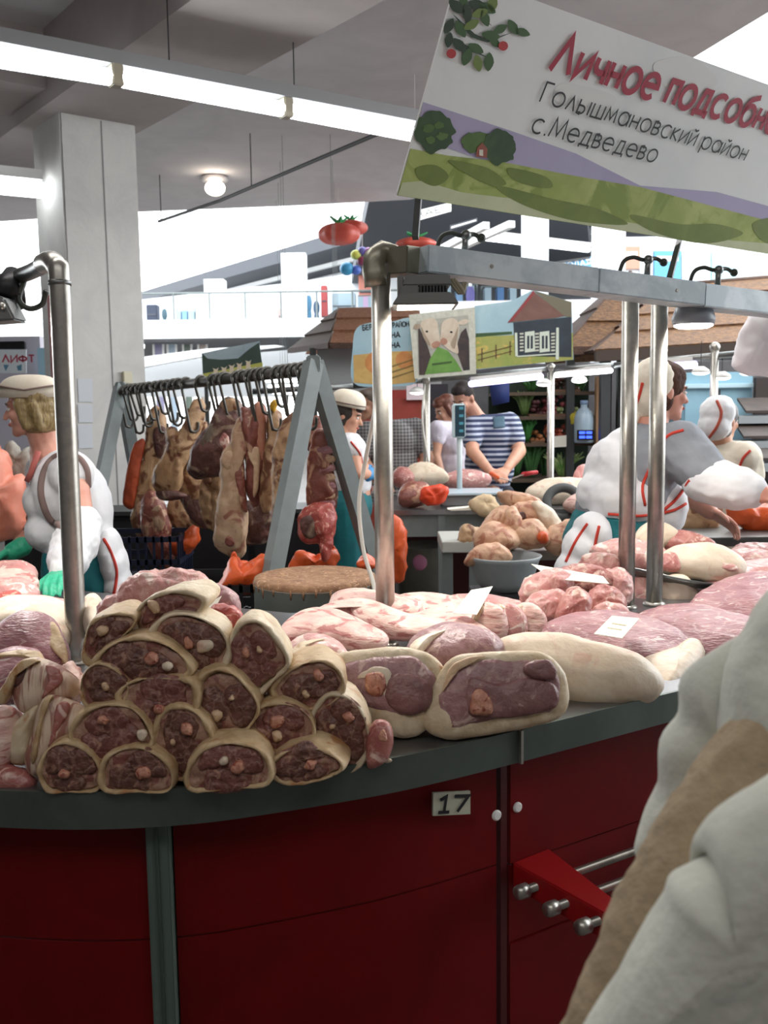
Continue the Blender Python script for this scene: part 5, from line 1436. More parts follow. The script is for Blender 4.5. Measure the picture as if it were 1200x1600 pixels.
# crates, bags and bins under the rack
def crate(label, c, w, d, hgt, m):
    c = V(c)
    t = thing('plastic_crate', label, 'crate', c, 'plastic crates inside the stall')
    MB().box((c.x - w / 2, c.y - d / 2, c.z), (c.x + w / 2, c.y + d / 2, c.z + 0.015)).build('base', m, t)
    for z in (0.02, 0.5, 1.0):
        zz = c.z + (hgt - 0.02) * z
        q = MB()
        for (a, b) in (((-1, -1), (1, -1)), ((1, -1), (1, 1)), ((1, 1), (-1, 1)), ((-1, 1), (-1, -1))):
            q.bar((c.x + a[0] * w / 2, c.y + a[1] * d / 2, zz), (c.x + b[0] * w / 2, c.y + b[1] * d / 2, zz), 0.012, 0.03)
        q.build('rim', m, t)
    for i in range(14):
        x = c.x - w / 2 + w * i / 13
        MB().bar((x, c.y - d / 2, c.z), (x, c.y - d / 2, c.z + hgt), 0.014, 0.012).build('slat', m, t)
    for i in range(1, 8):
        y = c.y - d / 2 + d * i / 8
        for s in (-1, 1):
            MB().bar((c.x + s * w / 2, y, c.z), (c.x + s * w / 2, y, c.z + hgt), 0.014, 0.012).build('slat', m, t)
    return t
cblue = mat('crate_blue', '#141c34', rough=0.5)
kc = P(372, 960, 3.95)
for k in range(3):
    crate(['black slatted crate at the bottom of the stack beside the chopping block', 'black slatted crate in the middle of the stack beside the chopping block', 'black slatted crate on top of the stack beside the chopping block'][k], (kc.x, 4.1, 0.005 + 0.29 * k), 0.6, 0.4, 0.28, black)
kb = P(196, 850, 5.4)
for k in range(3):
    crate(['dark blue crate lowest in the stack behind the blond seller', 'dark blue crate second in the stack behind the blond seller', 'dark blue crate topmost of the stack behind the blond seller'][k], (kb.x, 5.6, 0.005 + 0.29 * k), 0.6, 0.4, 0.28, cblue)
for k_, (px_, lab) in enumerate(((270, 'black crate on the floor under the tan ham'), (420, 'black crate on the floor behind the A-frame leg'), (320, 'black crate stacked on another under the pale side of pork'))):
    q_ = P(px_, 900, 5.0)
    crate(lab, (q_.x, 5.0 if k_ != 1 else 4.95, 0.005 if k_ < 2 else 0.3), 0.58, 0.4, 0.28, black)
kd = P(330, 860, 5.3)
crate('black crate standing beneath the hanging carcasses', (kd.x + 0.1, 5.6, 0.005), 0.6, 0.4, 0.28, black)
def bag(label, pts, Y, m, tf=0.08, tb=0.08, handles=True, name='plastic_bag', seed=0):
    q = trace(pts, Y, Y)
    mb = MB()
    c, n = pillow(mb, q, tf, tb, 40, 8, 2.0)
    t = thing(name, label, 'bag', V((c.x, c.y, min(v.z for v in mb.v))))
    mb.build('sack', m, t, True, amp=0.02, nscale=11, seed=seed + 3)
    if handles:
        top = min(pts, key=lambda p: p[1])
        a = P(top[0] - 6, top[1] + 6, Y); b = P(top[0] + 6, top[1] + 6, Y)
        MB().tube(smooth_open([a, (a + b) / 2 + UP * 0.04, b], 10), 0.006, 6).build('handle', m, t, True)
    return t
bag('orange carrier bag in the top black crate beside the chopping block', [(346, 922), (356, 890), (366, 872), (378, 886), (396, 876), (416, 872), (416, 900), (408, 922)], 4.0, orangebag, 0.1, 0.1)
bag('orange carrier bag under the raw red joint behind the A-frame', [(452, 892), (462, 866), (478, 864), (492, 878), (520, 860), (528, 866), (520, 884), (490, 894)], 4.5, orangebag, 0.06, 0.06)
bag('orange carrier bag deep under the hanging carcasses', [(262, 850), (280, 838), (306, 820), (310, 845), (296, 862), (270, 868)], 5.6, orangebag, 0.08, 0.08, False)
bag('red-orange bag hanging beside the steel post under the far worktop', [(602, 810), (622, 806), (634, 840), (632, 900), (610, 906), (600, 870)], 5.6, orangebag, 0.06, 0.06, False)
bag('orange-red bag beside the chopping block behind the cord', [(560, 880), (570, 866), (582, 872), (584, 884), (566, 888)], 4.3, orangebag, 0.05, 0.05, False)
# ================================================================== PEOPLE
def headR(yaw, nod, tilt=0):
    y, n = rad(yaw), rad(nod)
    f = V((math.cos(n) * math.cos(y), math.cos(n) * math.sin(y), -math.sin(n)))
    r = f.cross(UP).normalized()
    u = r.cross(f)
    R = Matrix((r, f, u)).transposed()
    return R @ Matrix.Rotation(rad(tilt), 3, 'Y')
from mathutils.bvhtree import BVHTree
def drape(o, names, pts, r, name, m, n=20, closed=False):
    """a piping laid on the garments of a person, following their surface"""
    hits = []
    trees = []
    for c_ in o.children:
        if c_.name.split('.')[0] in names:
            me = c_.data
            trees.append(BVHTree.FromPolygons([v.co + ORG[o.name] for v in me.vertices], [tuple(p.vertices) for p in me.polygons]))
    q = [V((x, y, 0)) for x, y in pts]
    q = smooth_closed(q, n) if closed else smooth_open(q, n)
    for p in q:
        d = ray(p.x, p.y).normalized()
        best = None
        for t in trees:
            h = t.ray_cast(CAM, d)
            if h[0] is not None and (best is None or h[3] < best[1]): best = (h[0], h[3])
        if best: hits.append(best[0] - d * r * 0.3)
    if len(hits) > 3:
        return MB().tube(hits, r, 8, closed=closed).build(name, m, o, True)
def patch(o, names, c4, name, m):
    """a sewn-on patch following the garment"""
    rows = []
    for c_ in o.children:
        if c_.name.split('.')[0] in names:
            t = BVHTree.FromPolygons([v.co + ORG[o.name] for v in c_.data.vertices], [tuple(p.vertices) for p in c_.data.polygons])
    a, b, c, d = [V((x, y, 0)) for x, y in c4]
    for i in range(6):
        row = []
        for j in range(6):
            q = a.lerp(b, j / 5).lerp(d.lerp(c, j / 5), i / 5)
            dd = ray(q.x, q.y).normalized()
            h = t.ray_cast(CAM, dd)
            if h[0] is None: return
            row.append(h[0] - dd * 0.004)
        rows.append(row)
    MB().sheet(rows, 0.003).build(name, m, o, True)
class Person:
    def __init__(s, label, head, yaw, nod, hs=1.0, skin=skinm, tilt=0):
        s.label, s.yaw, s.skin, s.hs = label, yaw, skin, hs
        s.hc = P(*head)
        s.R = headR(yaw, nod, tilt)
        s.B = headR(yaw, 0)
        s.b = MB()
        s.kids = []
        s.extra = []
        h = s.h
        b = s.b
        b.ell(h(0, -0.012, 0.03), s.sc(0.074, 0.094, 0.085), s.R)
        b.ell(h(0, 0.03, -0.03), s.sc(0.058, 0.058, 0.075), s.R)
        b.ell(h(0, 0.05, -0.075), s.sc(0.042, 0.04, 0.032), s.R)
        b.ell(h(0, 0.072, -0.092), s.sc(0.024, 0.02, 0.02), s.R)
        b.ell(h(0, 0.078, 0.022), s.sc(0.046, 0.014, 0.012), s.R)
        b.cap(h(0, 0.086, 0.008), h(0, 0.106, -0.028), 0.008 * hs, 0.0125 * hs)
        b.ell(h(0, 0.084, -0.058), s.sc(0.022, 0.012, 0.012), s.R)
        for k in (-1, 1):
            b.ell(h(0.038 * k, 0.066, -0.022), s.sc(0.022, 0.02, 0.022), s.R)
            b.ell(h(0.075 * k, -0.008, -0.01), s.sc(0.009, 0.02, 0.03), s.R)
    def sc(s, *r): return tuple(q * s.hs for q in r)
    def h(s, x, y, z): return s.hc + s.R @ (V((x, y, z)) * s.hs)
    def ob(s, mb, c, r): return mb.ell(c, r, s.B)
    def hand(s, mb, w, d, side, nrm, curl=0.5, fat=1.0, k=1.0):
        """palm, four fingers of unequal length and a thumb; d along the hand, side towards the thumb"""
        d, side = V(d).normalized(), V(side)
        side = (side - d * side.dot(d)).normalized()
        n = V(nrm)
        n = (n - d * n.dot(d) - side * n.dot(side)).normalized()
        for q in (-0.028, -0.009, 0.009, 0.028):
            mb.cap(w + d * 0.01 * k + side * q * k * 0.7, w + d * 0.082 * k + side * q * k, 0.0145 * fat * k, 0.013 * fat * k, 8)
        for q, L in ((0.036, 0.036), (0.0122, 0.041), (-0.0122, 0.038), (-0.036, 0.03)):
            a = w + (d * 0.088 + side * q) * k
            e1 = (d + n * curl * 0.5).normalized()
            e2 = (d + n * curl * 1.4).normalized()
            e3 = (d * 0.7 + n * curl * 1.9).normalized()
            p1 = a + e1 * L * k
            p2 = p1 + e2 * L * 0.72 * k
            p3 = p2 + e3 * L * 0.55 * k
            r = 0.0083 * fat * k
            mb.chain([(a, r * 1.06), (p1, r), (p2, r * 0.93), (p3, r * 0.8)])
        a = w + (d * 0.025 + side * 0.03) * k
        t1 = a + (d * 0.6 + side * 0.7 + n * 0.3).normalized() * 0.038 * k
        t2 = t1 + (d * 0.9 + side * 0.25 + n * 0.3).normalized() * 0.03 * k
        t3 = t2 + (d * 0.95 + n * 0.4).normalized() * 0.022 * k
        mb.chain([(a, 0.014 * fat * k), (t1, 0.0115 * fat * k), (t2, 0.01 * fat * k), (t3, 0.0085 * fat * k)])
    def legs(s, hips, r=0.075, stance=0.1):
        for k in (-1, 1):
            side = s.B @ V((k * stance, 0, 0))
            hp = hips + side
            kn = V((hp.x, hp.y, 0.5)) + side * 0.1
            an = V((kn.x, kn.y, 0.09))
            s.b.chain([(hp, r * 1.15), (kn, r * 0.72), (kn.lerp(an, 0.3), r * 0.72), (an, r * 0.5)])
            s.b.cap(V((an.x, an.y, 0.05)) + s.B @ V((0, -0.03, 0)), V((an.x, an.y, 0.042)) + s.B @ V((0, 0.14, 0)), 0.045, 0.036)
            s.extra.append((hp, kn, an))
    def finish(s, voxel, cloth):
        zs = min(v.z for v in s.b.v)
        c = sum(s.b.v, V((0, 0, 0))) / len(s.b.v)
        base = V((c.x, c.y, zs))
        for v in s.b.v: v -= base
        o = s.b.build('person', s.skin, None, True, voxel=voxel, iters=3)
        o.location = base
        ORG[o.name] = base
        s.o = tag(o, s.label, 'person')
        for nm, m, mb, vx, kw in cloth:
            mb.build(nm, m, o, True, voxel=vx, **kw)
        # face
        for k in (-1, 1):
            MB().ell(s.h(0.031 * k, 0.079, 0.002), s.sc(0.014, 0.009, 0.008), s.R, 12, 8).build('eye', eyew, o, True)
            MB().ell(s.h(0.031 * k, 0.0855, 0.002), s.sc(0.006, 0.0045, 0.006), s.R, 10, 6).build('iris', eyed, o, True)
            MB().tube([s.h(0.014 * k, 0.088, 0.02), s.h(0.032 * k, 0.086, 0.026), s.h(0.05 * k, 0.074, 0.02)], 0.004 * s.hs, 6).build('eyebrow', eyed if s.skin is skinm else trimbrown, o, True)
        MB().ell(s.h(0, 0.092, -0.058), s.sc(0.021, 0.007, 0.008), s.R, 12, 8).build('mouth', lipm, o, True)
        return o
def chainmb(*chains):
    m = MB()
    for c in chains: m.chain(c)
    return m
def dome(s, c, r, h, tilt=0, n=28, k=8, lip=0.012):
    """cap crown: r = (side, front) radii at the rim"""
    R = s.R @ Matrix.Rotation(rad(tilt), 3, 'X')
    rows = []
    for i in range(k + 1):
        a = i / k * math.pi / 2
        sc = max(math.cos(a) ** 0.7, 0.03)
        rows.append([c + R @ V((r[0] * sc * math.cos(t), r[1] * sc * math.sin(t), h * math.sin(a))) for t in [2 * math.pi * j / n for j in range(n)]])
    mb = MB().grid([[p - R @ V((0, 0, lip)) for p in rows[0]]] + rows, close=True)
    m = len(mb.v)
    mb.f.append(tuple(range(n))[::-1]); mb.f.append(tuple(range(m - n, m)))
    return mb, R
def off(ch, d): return [(p, r + d) for p, r in ch]

# ---------------- blond seller at the left
Y = 3.8
s = Person('seller in white tunic and cap with a blond bob, bending over the rib stack', (48, 636, Y), 186, 8, 0.97, skinpink)
nk = P(74, 706, Y + 0.02)
Ls, Rs = P(112, 742, Y - 0.15), P(72, 738, Y + 0.17)
ch, wa, pv = P(96, 775, Y), P(122, 842, Y + 0.02), P(142, 905, Y + 0.02)
Le, Lw, Lh = P(128, 822, Y - 0.28), P(98, 896, Y - 0.52), P(74, 922, Y - 0.78)
Re, Rw, Rh = P(58, 832, Y + 0.2), P(20, 862, Y + 0.1), P(-6, 876, Y + 0.08)
s.b.chain([(s.h(0, -0.02, -0.05), 0.058), (nk, 0.06)])
armL = [(Ls, 0.062), (Le, 0.048), (Lw, 0.033)]
armR = [(Rs, 0.062), (Re, 0.047), (Rw, 0.033)]
s.b.chain(armL); s.b.chain(armR)
s.b.cap(Ls, Rs, 0.07); s.b.chain([(nk, 0.07), (ch, 0.13), (wa, 0.135), (pv, 0.15)])
s.hand(s.b, Lw, Lh - Lw, V((-0.3, 0.6, 0)), V((0, 0, -1)))
s.hand(s.b, Rw, Rh - Rw, V((0, -0.6, 0.2)), V((0, 0, -1)))
s.legs(pv)
tun = MB()
s.ob(tun, ch + V((0.02, 0, 0.02)), (0.185, 0.135, 0.17)); s.ob(tun, P(70, 782, Y), (0.13, 0.08, 0.09)); s.ob(tun, P(130, 800, Y), (0.17, 0.115, 0.2)); s.ob(tun, wa, (0.17, 0.145, 0.12)); s.ob(tun, P(84, 828, Y), (0.15, 0.11, 0.09))
tun.cap(Ls, Rs, 0.085); tun.chain([(nk + V((0.02, 0, -0.03)), 0.07), (ch, 0.13)])
sk = MB()
s.ob(sk, pv + V((-0.01, 0, 0.02)), (0.175, 0.16, 0.17)); s.ob(sk, pv + V((0.02, 0, -0.14)), (0.18, 0.17, 0.2)); s.ob(sk, P(105, 890, Y), (0.14, 0.1, 0.16))
for hp, kn, an in s.extra: sk.chain([(hp, 0.12), (kn, 0.1), (kn.lerp(an, 0.8), 0.085)])
ap = MB()
for x, y, r in ((172, 860, 0.045), (178, 885, 0.055), (182, 915, 0.06), (182, 945, 0.06)):
    s.ob(ap, P(x, y, Y - 0.04), (0.13, r, 0.09))
hair = MB()
for dz, ry in ((0.03, 0.092), (-0.01, 0.09), (-0.05, 0.08)):
    hair.ell(s.h(0, -0.03, dz), s.sc(0.09, ry, 0.075), s.R)
for k in (-1, 1): hair.cap(s.h(0.078 * k, 0.022, 0.02), s.h(0.078 * k, 0.01, -0.072), 0.022, 0.02); hair.cap(s.h(0.08 * k, -0.03, 0.0), s.h(0.076 * k, -0.04, -0.085), 0.024, 0.02)
slv = chainmb([(Le.lerp(Lw, -0.05), 0.07), (Le.lerp(Lw, 0.35), 0.085), (Le.lerp(Lw, 0.75), 0.072), (Le.lerp(Lw, 0.95), 0.05)])
glv, glr = MB(), MB()
s.hand(glv, Lw, Lh - Lw, V((-0.3, 0.6, 0)), V((0, 0, -1)), fat=1.22); glv.cap(Lw - (Lh - Lw).normalized() * 0.03, Lw, 0.04, 0.038)
s.hand(glr, Rw, Rh - Rw, V((0, -0.6, 0.2)), V((0, 0, -1)), fat=1.22); glr.cap(Rw - (Rh - Rw).normalized() * 0.04, Rw, 0.042, 0.038)
capm, CR = dome(s, s.h(0, -0.012, 0.068), (0.088, 0.118), 0.06, 8, lip=0.03)
o = s.finish(0.0065, [('tunic', cwhite, tun, 0.009, dict(amp=0.004, nscale=8)), ('skirt', cteal, sk, 0.011, dict(amp=0.006, nscale=8)), ('apron_tail', cwhite, ap, 0.009, dict(amp=0.006, nscale=8)), ('hair', blond, hair, 0.006, dict(amp=0.004, nscale=30)), ('oversleeve', cwhite, slv, 0.007, dict(amp=0.006, nscale=18)), ('glove', gloveg, glv, 0.005, {}), ('glove', gloveg, glr, 0.005, {})])
capo = capm.build('cap', ccream, o, True)
cp = s.h(0, -0.012, 0.068)
MB().tube([cp + CR @ V((0.091 * math.cos(a), 0.121 * math.sin(a), -0.002 + 0.02 * abs(math.sin(a)))) for a in [k * math.pi / 14 for k in range(28)]], 0.004, 6, closed=True).build('cap_piping', trimbrown, capo, True)
arm_ = [(100, 712), (122, 722), (135, 745), (134, 775)]
drape(o, ('tunic', 'oversleeve'), [(104, 708), (84, 716), (70, 735), (64, 765), (70, 795), (82, 815), (98, 822)], 0.014, 'armhole_trim', trimbrown)
drape(o, ('tunic', 'oversleeve'), [(104, 708), (124, 716), (136, 735), (138, 760)], 0.012, 'armhole_trim', trimbrown)
drape(o, ('apron_tail', 'skirt'), [(162, 842), (172, 860), (182, 890), (180, 918), (174, 940)], 0.006, 'apron_piping', trimred)
MB().tube([P(60, 705, Y - 0.1), P(48, 740, Y - 0.12), P(42, 752, Y - 0.12)], 0.012, 8).build('collar_trim', mat('collar_red', '#a85a52', rough=0.8), o, True)
# salmon bag she handles and the crumpled one behind it
bag('big salmon carrier bag held open beside the blond seller', [(-40, 840), (-40, 700), (-5, 698), (8, 706), (16, 745), (36, 748), (38, 790), (34, 830), (10, 842)], 4.2, salmonbag, 0.08, 0.08)
bag('crumpled pale wrapping bag behind the salmon bag', [(8, 745), (10, 708), (20, 690), (32, 708), (46, 700), (48, 730), (40, 748)], 4.45, mat('wrap_grey', '#b9b2a6', '#8f8a80', 16, 0.6), 0.05, 0.05, False)

# ---------------- seller at the right, arm stretched out
Y = 3.85
s = Person('seller in grey T-shirt, white apron and kerchief, stretching an arm over the tray', (1035, 612, Y), 12, 6, 1.0, skinpink)
nk = P(1015, 668, Y)
Rs, Ls = P(1062, 700, Y - 0.17), P(1005, 695, Y + 0.17)
ch, wa, pv = P(1000, 725, Y), P(962, 790, Y), P(945, 850, Y)
Re, Rw, Rh = P(1112, 752, Y - 0.3), P(1190, 772, Y - 0.42), P(1230, 782, Y - 0.46)
Le, Lw, Lh = P(1060, 760, Y + 0.28), P(1110, 800, Y + 0.25), P(1130, 812, Y + 0.22)
s.b.chain([(s.h(0, -0.02, -0.05), 0.06), (nk, 0.062)])
s.b.chain([(Rs, 0.07), (Re, 0.056), (Re.lerp(Rw, 0.5), 0.05), (Rw, 0.036)]); s.b.chain([(Ls, 0.07), (Le, 0.052), (Lw, 0.035)])
s.b.cap(Ls, Rs, 0.075); s.b.chain([(nk, 0.08), (ch, 0.14), (wa, 0.13), (pv, 0.13)])
s.hand(s.b, Rw, Rh - Rw, V((0, 0.6, 0.3)), V((0, 0, -1))); s.hand(s.b, Lw, Lh - Lw, V((0, -0.6, 0.3)), V((0, 0, -1)))
s.legs(pv)
sh = MB()
s.ob(sh, ch, (0.2, 0.15, 0.17)); s.ob(sh, P(985, 760, Y), (0.19, 0.15, 0.16)); s.ob(sh, wa, (0.18, 0.155, 0.14)); sh.cap(Ls, Rs, 0.095); sh.chain([(nk + V((-0.02, 0, -0.03)), 0.075), (ch, 0.14)])
sh.chain([(Rs, 0.105), (Rs.lerp(Re, 0.5), 0.098), (Rs.lerp(Re, 0.85), 0.088)]); sh.cap(Ls, Ls.lerp(Le, 0.7), 0.09)
ap = MB()
s.ob(ap, P(992, 735, Y), (0.165, 0.168, 0.19)); s.ob(ap, P(970, 775, Y - 0.02), (0.19, 0.175, 0.14)); s.ob(ap, P(1030, 790, Y), (0.14, 0.1, 0.15)); s.ob(ap, P(1000, 690, Y), (0.15, 0.115, 0.06)); s.ob(ap, P(952, 755, Y - 0.02), (0.19, 0.08, 0.18))
tail = MB()
for x, y, r in ((925, 835, 0.06), (912, 860, 0.075), (905, 890, 0.085)): s.ob(tail, P(x, y, Y - 0.13), (0.12, r * 1.1, 0.09))
sk = MB()
s.ob(sk, pv, (0.19, 0.165, 0.17)); s.ob(sk, pv + V((0.03, 0, 0.08)), (0.185, 0.165, 0.13))
for hp, kn, an in s.extra: sk.chain([(hp, 0.12), (kn, 0.1), (kn.lerp(an, 0.85), 0.08)])
hair = MB()
hair.ell(s.h(0, -0.008, 0.038), s.sc(0.083, 0.092, 0.088), s.R)
hair.ell(s.h(0, 0.012, 0.06), s.sc(0.07, 0.078, 0.06), s.R)
hair.ell(s.h(0.06, -0.02, -0.03), s.sc(0.02, 0.04, 0.05), s.R)
ker = MB()
ker.ell(s.h(0, -0.045, 0.035), s.sc(0.098, 0.085, 0.098), s.R); ker.ell(s.h(0, -0.06, -0.03), s.sc(0.088, 0.075, 0.085), s.R); ker.cap(s.h(0, -0.1, -0.06), s.h(0.02, -0.12, -0.13), 0.03, 0.018)
slv = chainmb([(Re.lerp(Rw, -0.16), 0.082), (Re.lerp(Rw, 0.2), 0.088), (Re.lerp(Rw, 0.55), 0.08), (Re.lerp(Rw, 0.78), 0.062)])
o = s.finish(0.0065, [('t_shirt', cgrey, sh, 0.009, dict(amp=0.006, nscale=10)), ('apron', cwhite, ap, 0.009, dict(amp=0.007, nscale=8)), ('apron_tail', cwhite, tail, 0.009, dict(amp=0.006, nscale=8)), ('skirt', cteal, sk, 0.011, dict(amp=0.006, nscale=8)), ('hair', brownhair, hair, 0.006, dict(amp=0.003, nscale=30)), ('kerchief', ccream, ker, 0.006, dict(amp=0.004, nscale=16)), ('oversleeve', cwhite, slv, 0.007, dict(amp=0.007, nscale=9))])
drape(o, ('kerchief',), [(1004, 598), (999, 618), (989, 645)], 0.006, 'kerchief_piping', trimred)
for pts in ([(1068, 672), (1045, 680), (1028, 700), (1016, 730), (1004, 760), (1008, 790)], [(1078, 750), (1058, 778), (1036, 798)], [(950, 803), (1000, 806), (1050, 798), (1080, 782)], [(936, 822), (931, 845), (926, 875)], [(918, 818), (900, 845), (884, 878)]):
    drape(o, ('apron', 'apron_tail', 't_shirt'), pts, 0.006, 'apron_piping', trimred)

# ---------------- seller far right, seen from behind
Y = 5.3
s = Person('seller in cream overall and white kerchief seen from behind, beyond the grey T-shirt seller', (1128, 657, Y), 35, 5, 1.0)
nk, ch, pv = P(1130, 702, Y), P(1135, 735, Y), P(1135, 830, Y)
Ls, Rs = P(1105, 712, Y + 0.12), P(1165, 715, Y - 0.1)
s.b.chain([(s.h(0, -0.02, -0.05), 0.058), (nk, 0.06), (ch, 0.14), (pv, 0.15)]); s.b.cap(Ls, Rs, 0.07)
Re, Rw = P(1178, 770, Y + 0.05), P(1205, 800, Y + 0.2)
Le, Lw = P(1118, 770, Y + 0.3), P(1150, 800, Y + 0.4)
s.b.chain([(Rs, 0.062), (Re, 0.047), (Rw, 0.033)]); s.b.chain([(Ls, 0.062), (Le, 0.047), (Lw, 0.033)])
s.hand(s.b, Rw, V((0.6, 0.6, -0.2)), V((-0.5, 0.5, 0)), V((0, 0, -1))); s.hand(s.b, Lw, V((0.6, 0.5, -0.2)), V((0.5, -0.5, 0)), V((0, 0, -1)))
s.legs(pv)
ov = MB()
s.ob(ov, ch, (0.19, 0.14, 0.17)); s.ob(ov, P(1135, 790, Y), (0.18, 0.14, 0.25)); s.ob(ov, pv, (0.19, 0.16, 0.2)); ov.cap(Ls, Rs, 0.09); ov.cap(Rs, Rs.lerp(Re, 0.5), 0.085, 0.08); ov.cap(Ls, Ls.lerp(Le, 0.5), 0.085, 0.08)
for hp, kn, an in s.extra: ov.chain([(hp, 0.12), (kn, 0.11)])
ker = MB()
ker.ell(s.h(0, -0.045, 0.04), s.sc(0.1, 0.09, 0.095), s.R); ker.ell(s.h(0, -0.06, -0.03), s.sc(0.095, 0.078, 0.085), s.R); ker.ell(s.h(0, -0.02, 0.09), s.sc(0.06, 0.08, 0.045), s.R)
hair = MB(); hair.ell(s.h(0, 0.0, 0.035), s.sc(0.084, 0.09, 0.085), s.R); hair.ell(s.h(0.0, -0.02, -0.06), s.sc(0.075, 0.06, 0.05), s.R)
o = s.finish(0.009, [('overall', ccream, ov, 0.011, dict(amp=0.006, nscale=9)), ('hair', mat('grey_hair', '#6e6a6a', '#575352', 30, 0.5), hair, 0.008, {}), ('kerchief', cwhite, ker, 0.008, dict(amp=0.005, nscale=14))])
drape(o, ('kerchief',), [(1120, 626), (1127, 645), (1121, 665), (1108, 684)], 0.008, 'kerchief_piping', mat('piping_rust', '#a84a38', rough=0.8))
drape(o, ('overall',), [(1172, 704), (1160, 718), (1152, 742)], 0.007, 'armhole_piping', trimred)

# ---------------- seller in the middle
Y = 5.9
s = Person('dark-haired seller in white tunic and cap working behind the far worktop', (541, 648, Y), -8, 18, 1.0)
nk, ch, wa, pv = P(535, 680, Y), P(543, 712, Y), P(548, 750, Y), P(545, 790, Y)
Rs, Ls = P(548, 700, Y - 0.16), P(540, 698, Y + 0.16)
Re, Rw, Rh = P(556, 738, Y - 0.2), P(576, 742, Y - 0.05), P(592, 738, Y + 0.02)
Le, Lw, Lh = P(560, 735, Y + 0.22), P(585, 745, Y + 0.2), P(600, 742, Y + 0.15)
s.b.chain([(s.h(0, -0.02, -0.05), 0.056), (nk, 0.058), (ch, 0.12), (wa, 0.12), (pv, 0.14)]); s.b.cap(Ls, Rs, 0.065)
s.b.chain([(Rs, 0.058), (Re, 0.045), (Rw, 0.032)]); s.b.chain([(Ls, 0.058), (Le, 0.045), (Lw, 0.032)])
s.hand(s.b, Rw, Rh - Rw, V((0, 0.5, 0.5)), V((0, 0, -1))); s.hand(s.b, Lw, Lh - Lw, V((0, -0.5, 0.5)), V((0, 0, -1)))
s.legs(pv)
tu = MB()
s.ob(tu, ch, (0.17, 0.125, 0.15)); s.ob(tu, wa, (0.165, 0.13, 0.15)); tu.cap(Ls, Rs, 0.08); s.ob(tu, P(558, 712, Y), (0.12, 0.07, 0.08))
sk = MB(); s.ob(sk, pv, (0.18, 0.15, 0.16))
for hp, kn, an in s.extra: sk.chain([(hp, 0.12), (kn, 0.1), (kn.lerp(an, 0.5), 0.09)])
hair = MB(); hair.ell(s.h(0, -0.025, 0.02), s.sc(0.09, 0.092, 0.085), s.R); hair.ell(s.h(0, -0.035, -0.04), s.sc(0.085, 0.075, 0.07), s.R); hair.ell(s.h(0, 0.07, 0.055), s.sc(0.055, 0.025, 0.022), s.R)
gl = MB(); s.hand(gl, Rw, Rh - Rw, V((0, 0.5, 0.5)), V((0, 0, -1)), fat=1.25); gl.cap(Rw - (Rh - Rw).normalized() * 0.03, Rw, 0.042, 0.038)
cm_, CR = dome(s, s.h(0, -0.01, 0.07), (0.095, 0.112), 0.085, 6, lip=0.02)
o = s.finish(0.009, [('tunic', cwhite, tu, 0.01, dict(amp=0.006, nscale=9)), ('skirt', cteal, sk, 0.011, {}), ('hair', blackhair, hair, 0.008, {}), ('glove', gloveb, gl, 0.006, {})])
co = cm_.build('cap', ccream, o, True)
cp = s.h(0, -0.01, 0.07)
MB().tube([cp + CR @ V((0.098 * math.cos(a), 0.115 * math.sin(a), 0.0)) for a in [k * math.pi / 12 for k in range(24)]], 0.004, 6, closed=True).build('cap_piping', trimbrown, co, True)
drape(o, ('tunic',), [(548, 690), (562, 708), (566, 724)], 0.006, 'tunic_piping', trimred)

# ---------------- customers behind the far worktop
def customer(label, head, yaw, nod, j, shirt, trousers, hairm, sleeve=0.55, vx=0.009, big=1.0, extra=None, long_hair=False):
    Y = head[2]
    s = Person(label, head, yaw, nod, 1.0)
    g = {k: P(*v) for k, v in j.items()}
    s.b.chain([(s.h(0, -0.02, -0.05), 0.058), (g['nk'], 0.06), (g['ch'], 0.13 * big), (g['pv'], 0.15 * big)])
    s.b.cap(g['Ls'], g['Rs'], 0.07)
    for k in 'LR':
        d = g[k + 'h'] - g[k + 'w']
        s.b.chain([(g[k + 's'], 0.065 * big), (g[k + 'e'], 0.05 * big), (g[k + 'e'].lerp(g[k + 'w'], 0.4), 0.046 * big), (g[k + 'w'], 0.033)])
        s.hand(s.b, g[k + 'w'], d, V((1 if k == 'L' else -1, 0.2, 0.3)), V((0, 0, -1)))
    s.legs(g['pv'])
    sh = MB()
    s.ob(sh, g['ch'], (0.2 * big, 0.14 * big, 0.17)); s.ob(sh, g['ch'].lerp(g['pv'], 0.45), (0.2 * big, 0.165 * big, 0.26)); s.ob(sh, g['pv'], (0.185 * big, 0.15 * big, 0.12)); sh.cap(g['Ls'], g['Rs'], 0.085 * big)
    for k in 'LR': sh.chain([(g[k + 's'], 0.088 * big), (g[k + 's'].lerp(g[k + 'e'], sleeve), 0.074 * big)])
    sh.cap(g['nk'].lerp(g['ch'], 0.25), g['ch'], 0.07, 0.12)
    tr = MB(); s.ob(tr, g['pv'] - UP * 0.05, (0.18, 0.15, 0.13))
    for hp, kn, an in s.extra: tr.chain([(hp, 0.1), (kn, 0.08), (an, 0.07)])
    hair = MB(); hair.ell(s.h(0, -0.022, 0.045), s.sc(0.082, 0.092, 0.082), s.R); hair.ell(s.h(0, 0.03, 0.09), s.sc(0.06, 0.06, 0.032), s.R)
    if long_hair:
        hair.ell(s.h(0, -0.03, -0.01), s.sc(0.09, 0.08, 0.085), s.R)
        for k in (-1, 1): hair.cap(s.h(0.075 * k, 0.02, 0.03), s.h(0.075 * k, 0.0, -0.07), 0.022, 0.018)
        hair.ell(s.h(0, 0.06, 0.07), s.sc(0.058, 0.035, 0.03), s.R)
    else:
        hair.ell(s.h(0, -0.05, -0.02), s.sc(0.07, 0.05, 0.06), s.R)
    return s.finish(vx, [('shirt', shirt, sh, 0.01, dict(amp=0.005, nscale=9)), ('trousers', trousers, tr, 0.012, {}), ('hair', hairm, hair, 0.008, {})]), s
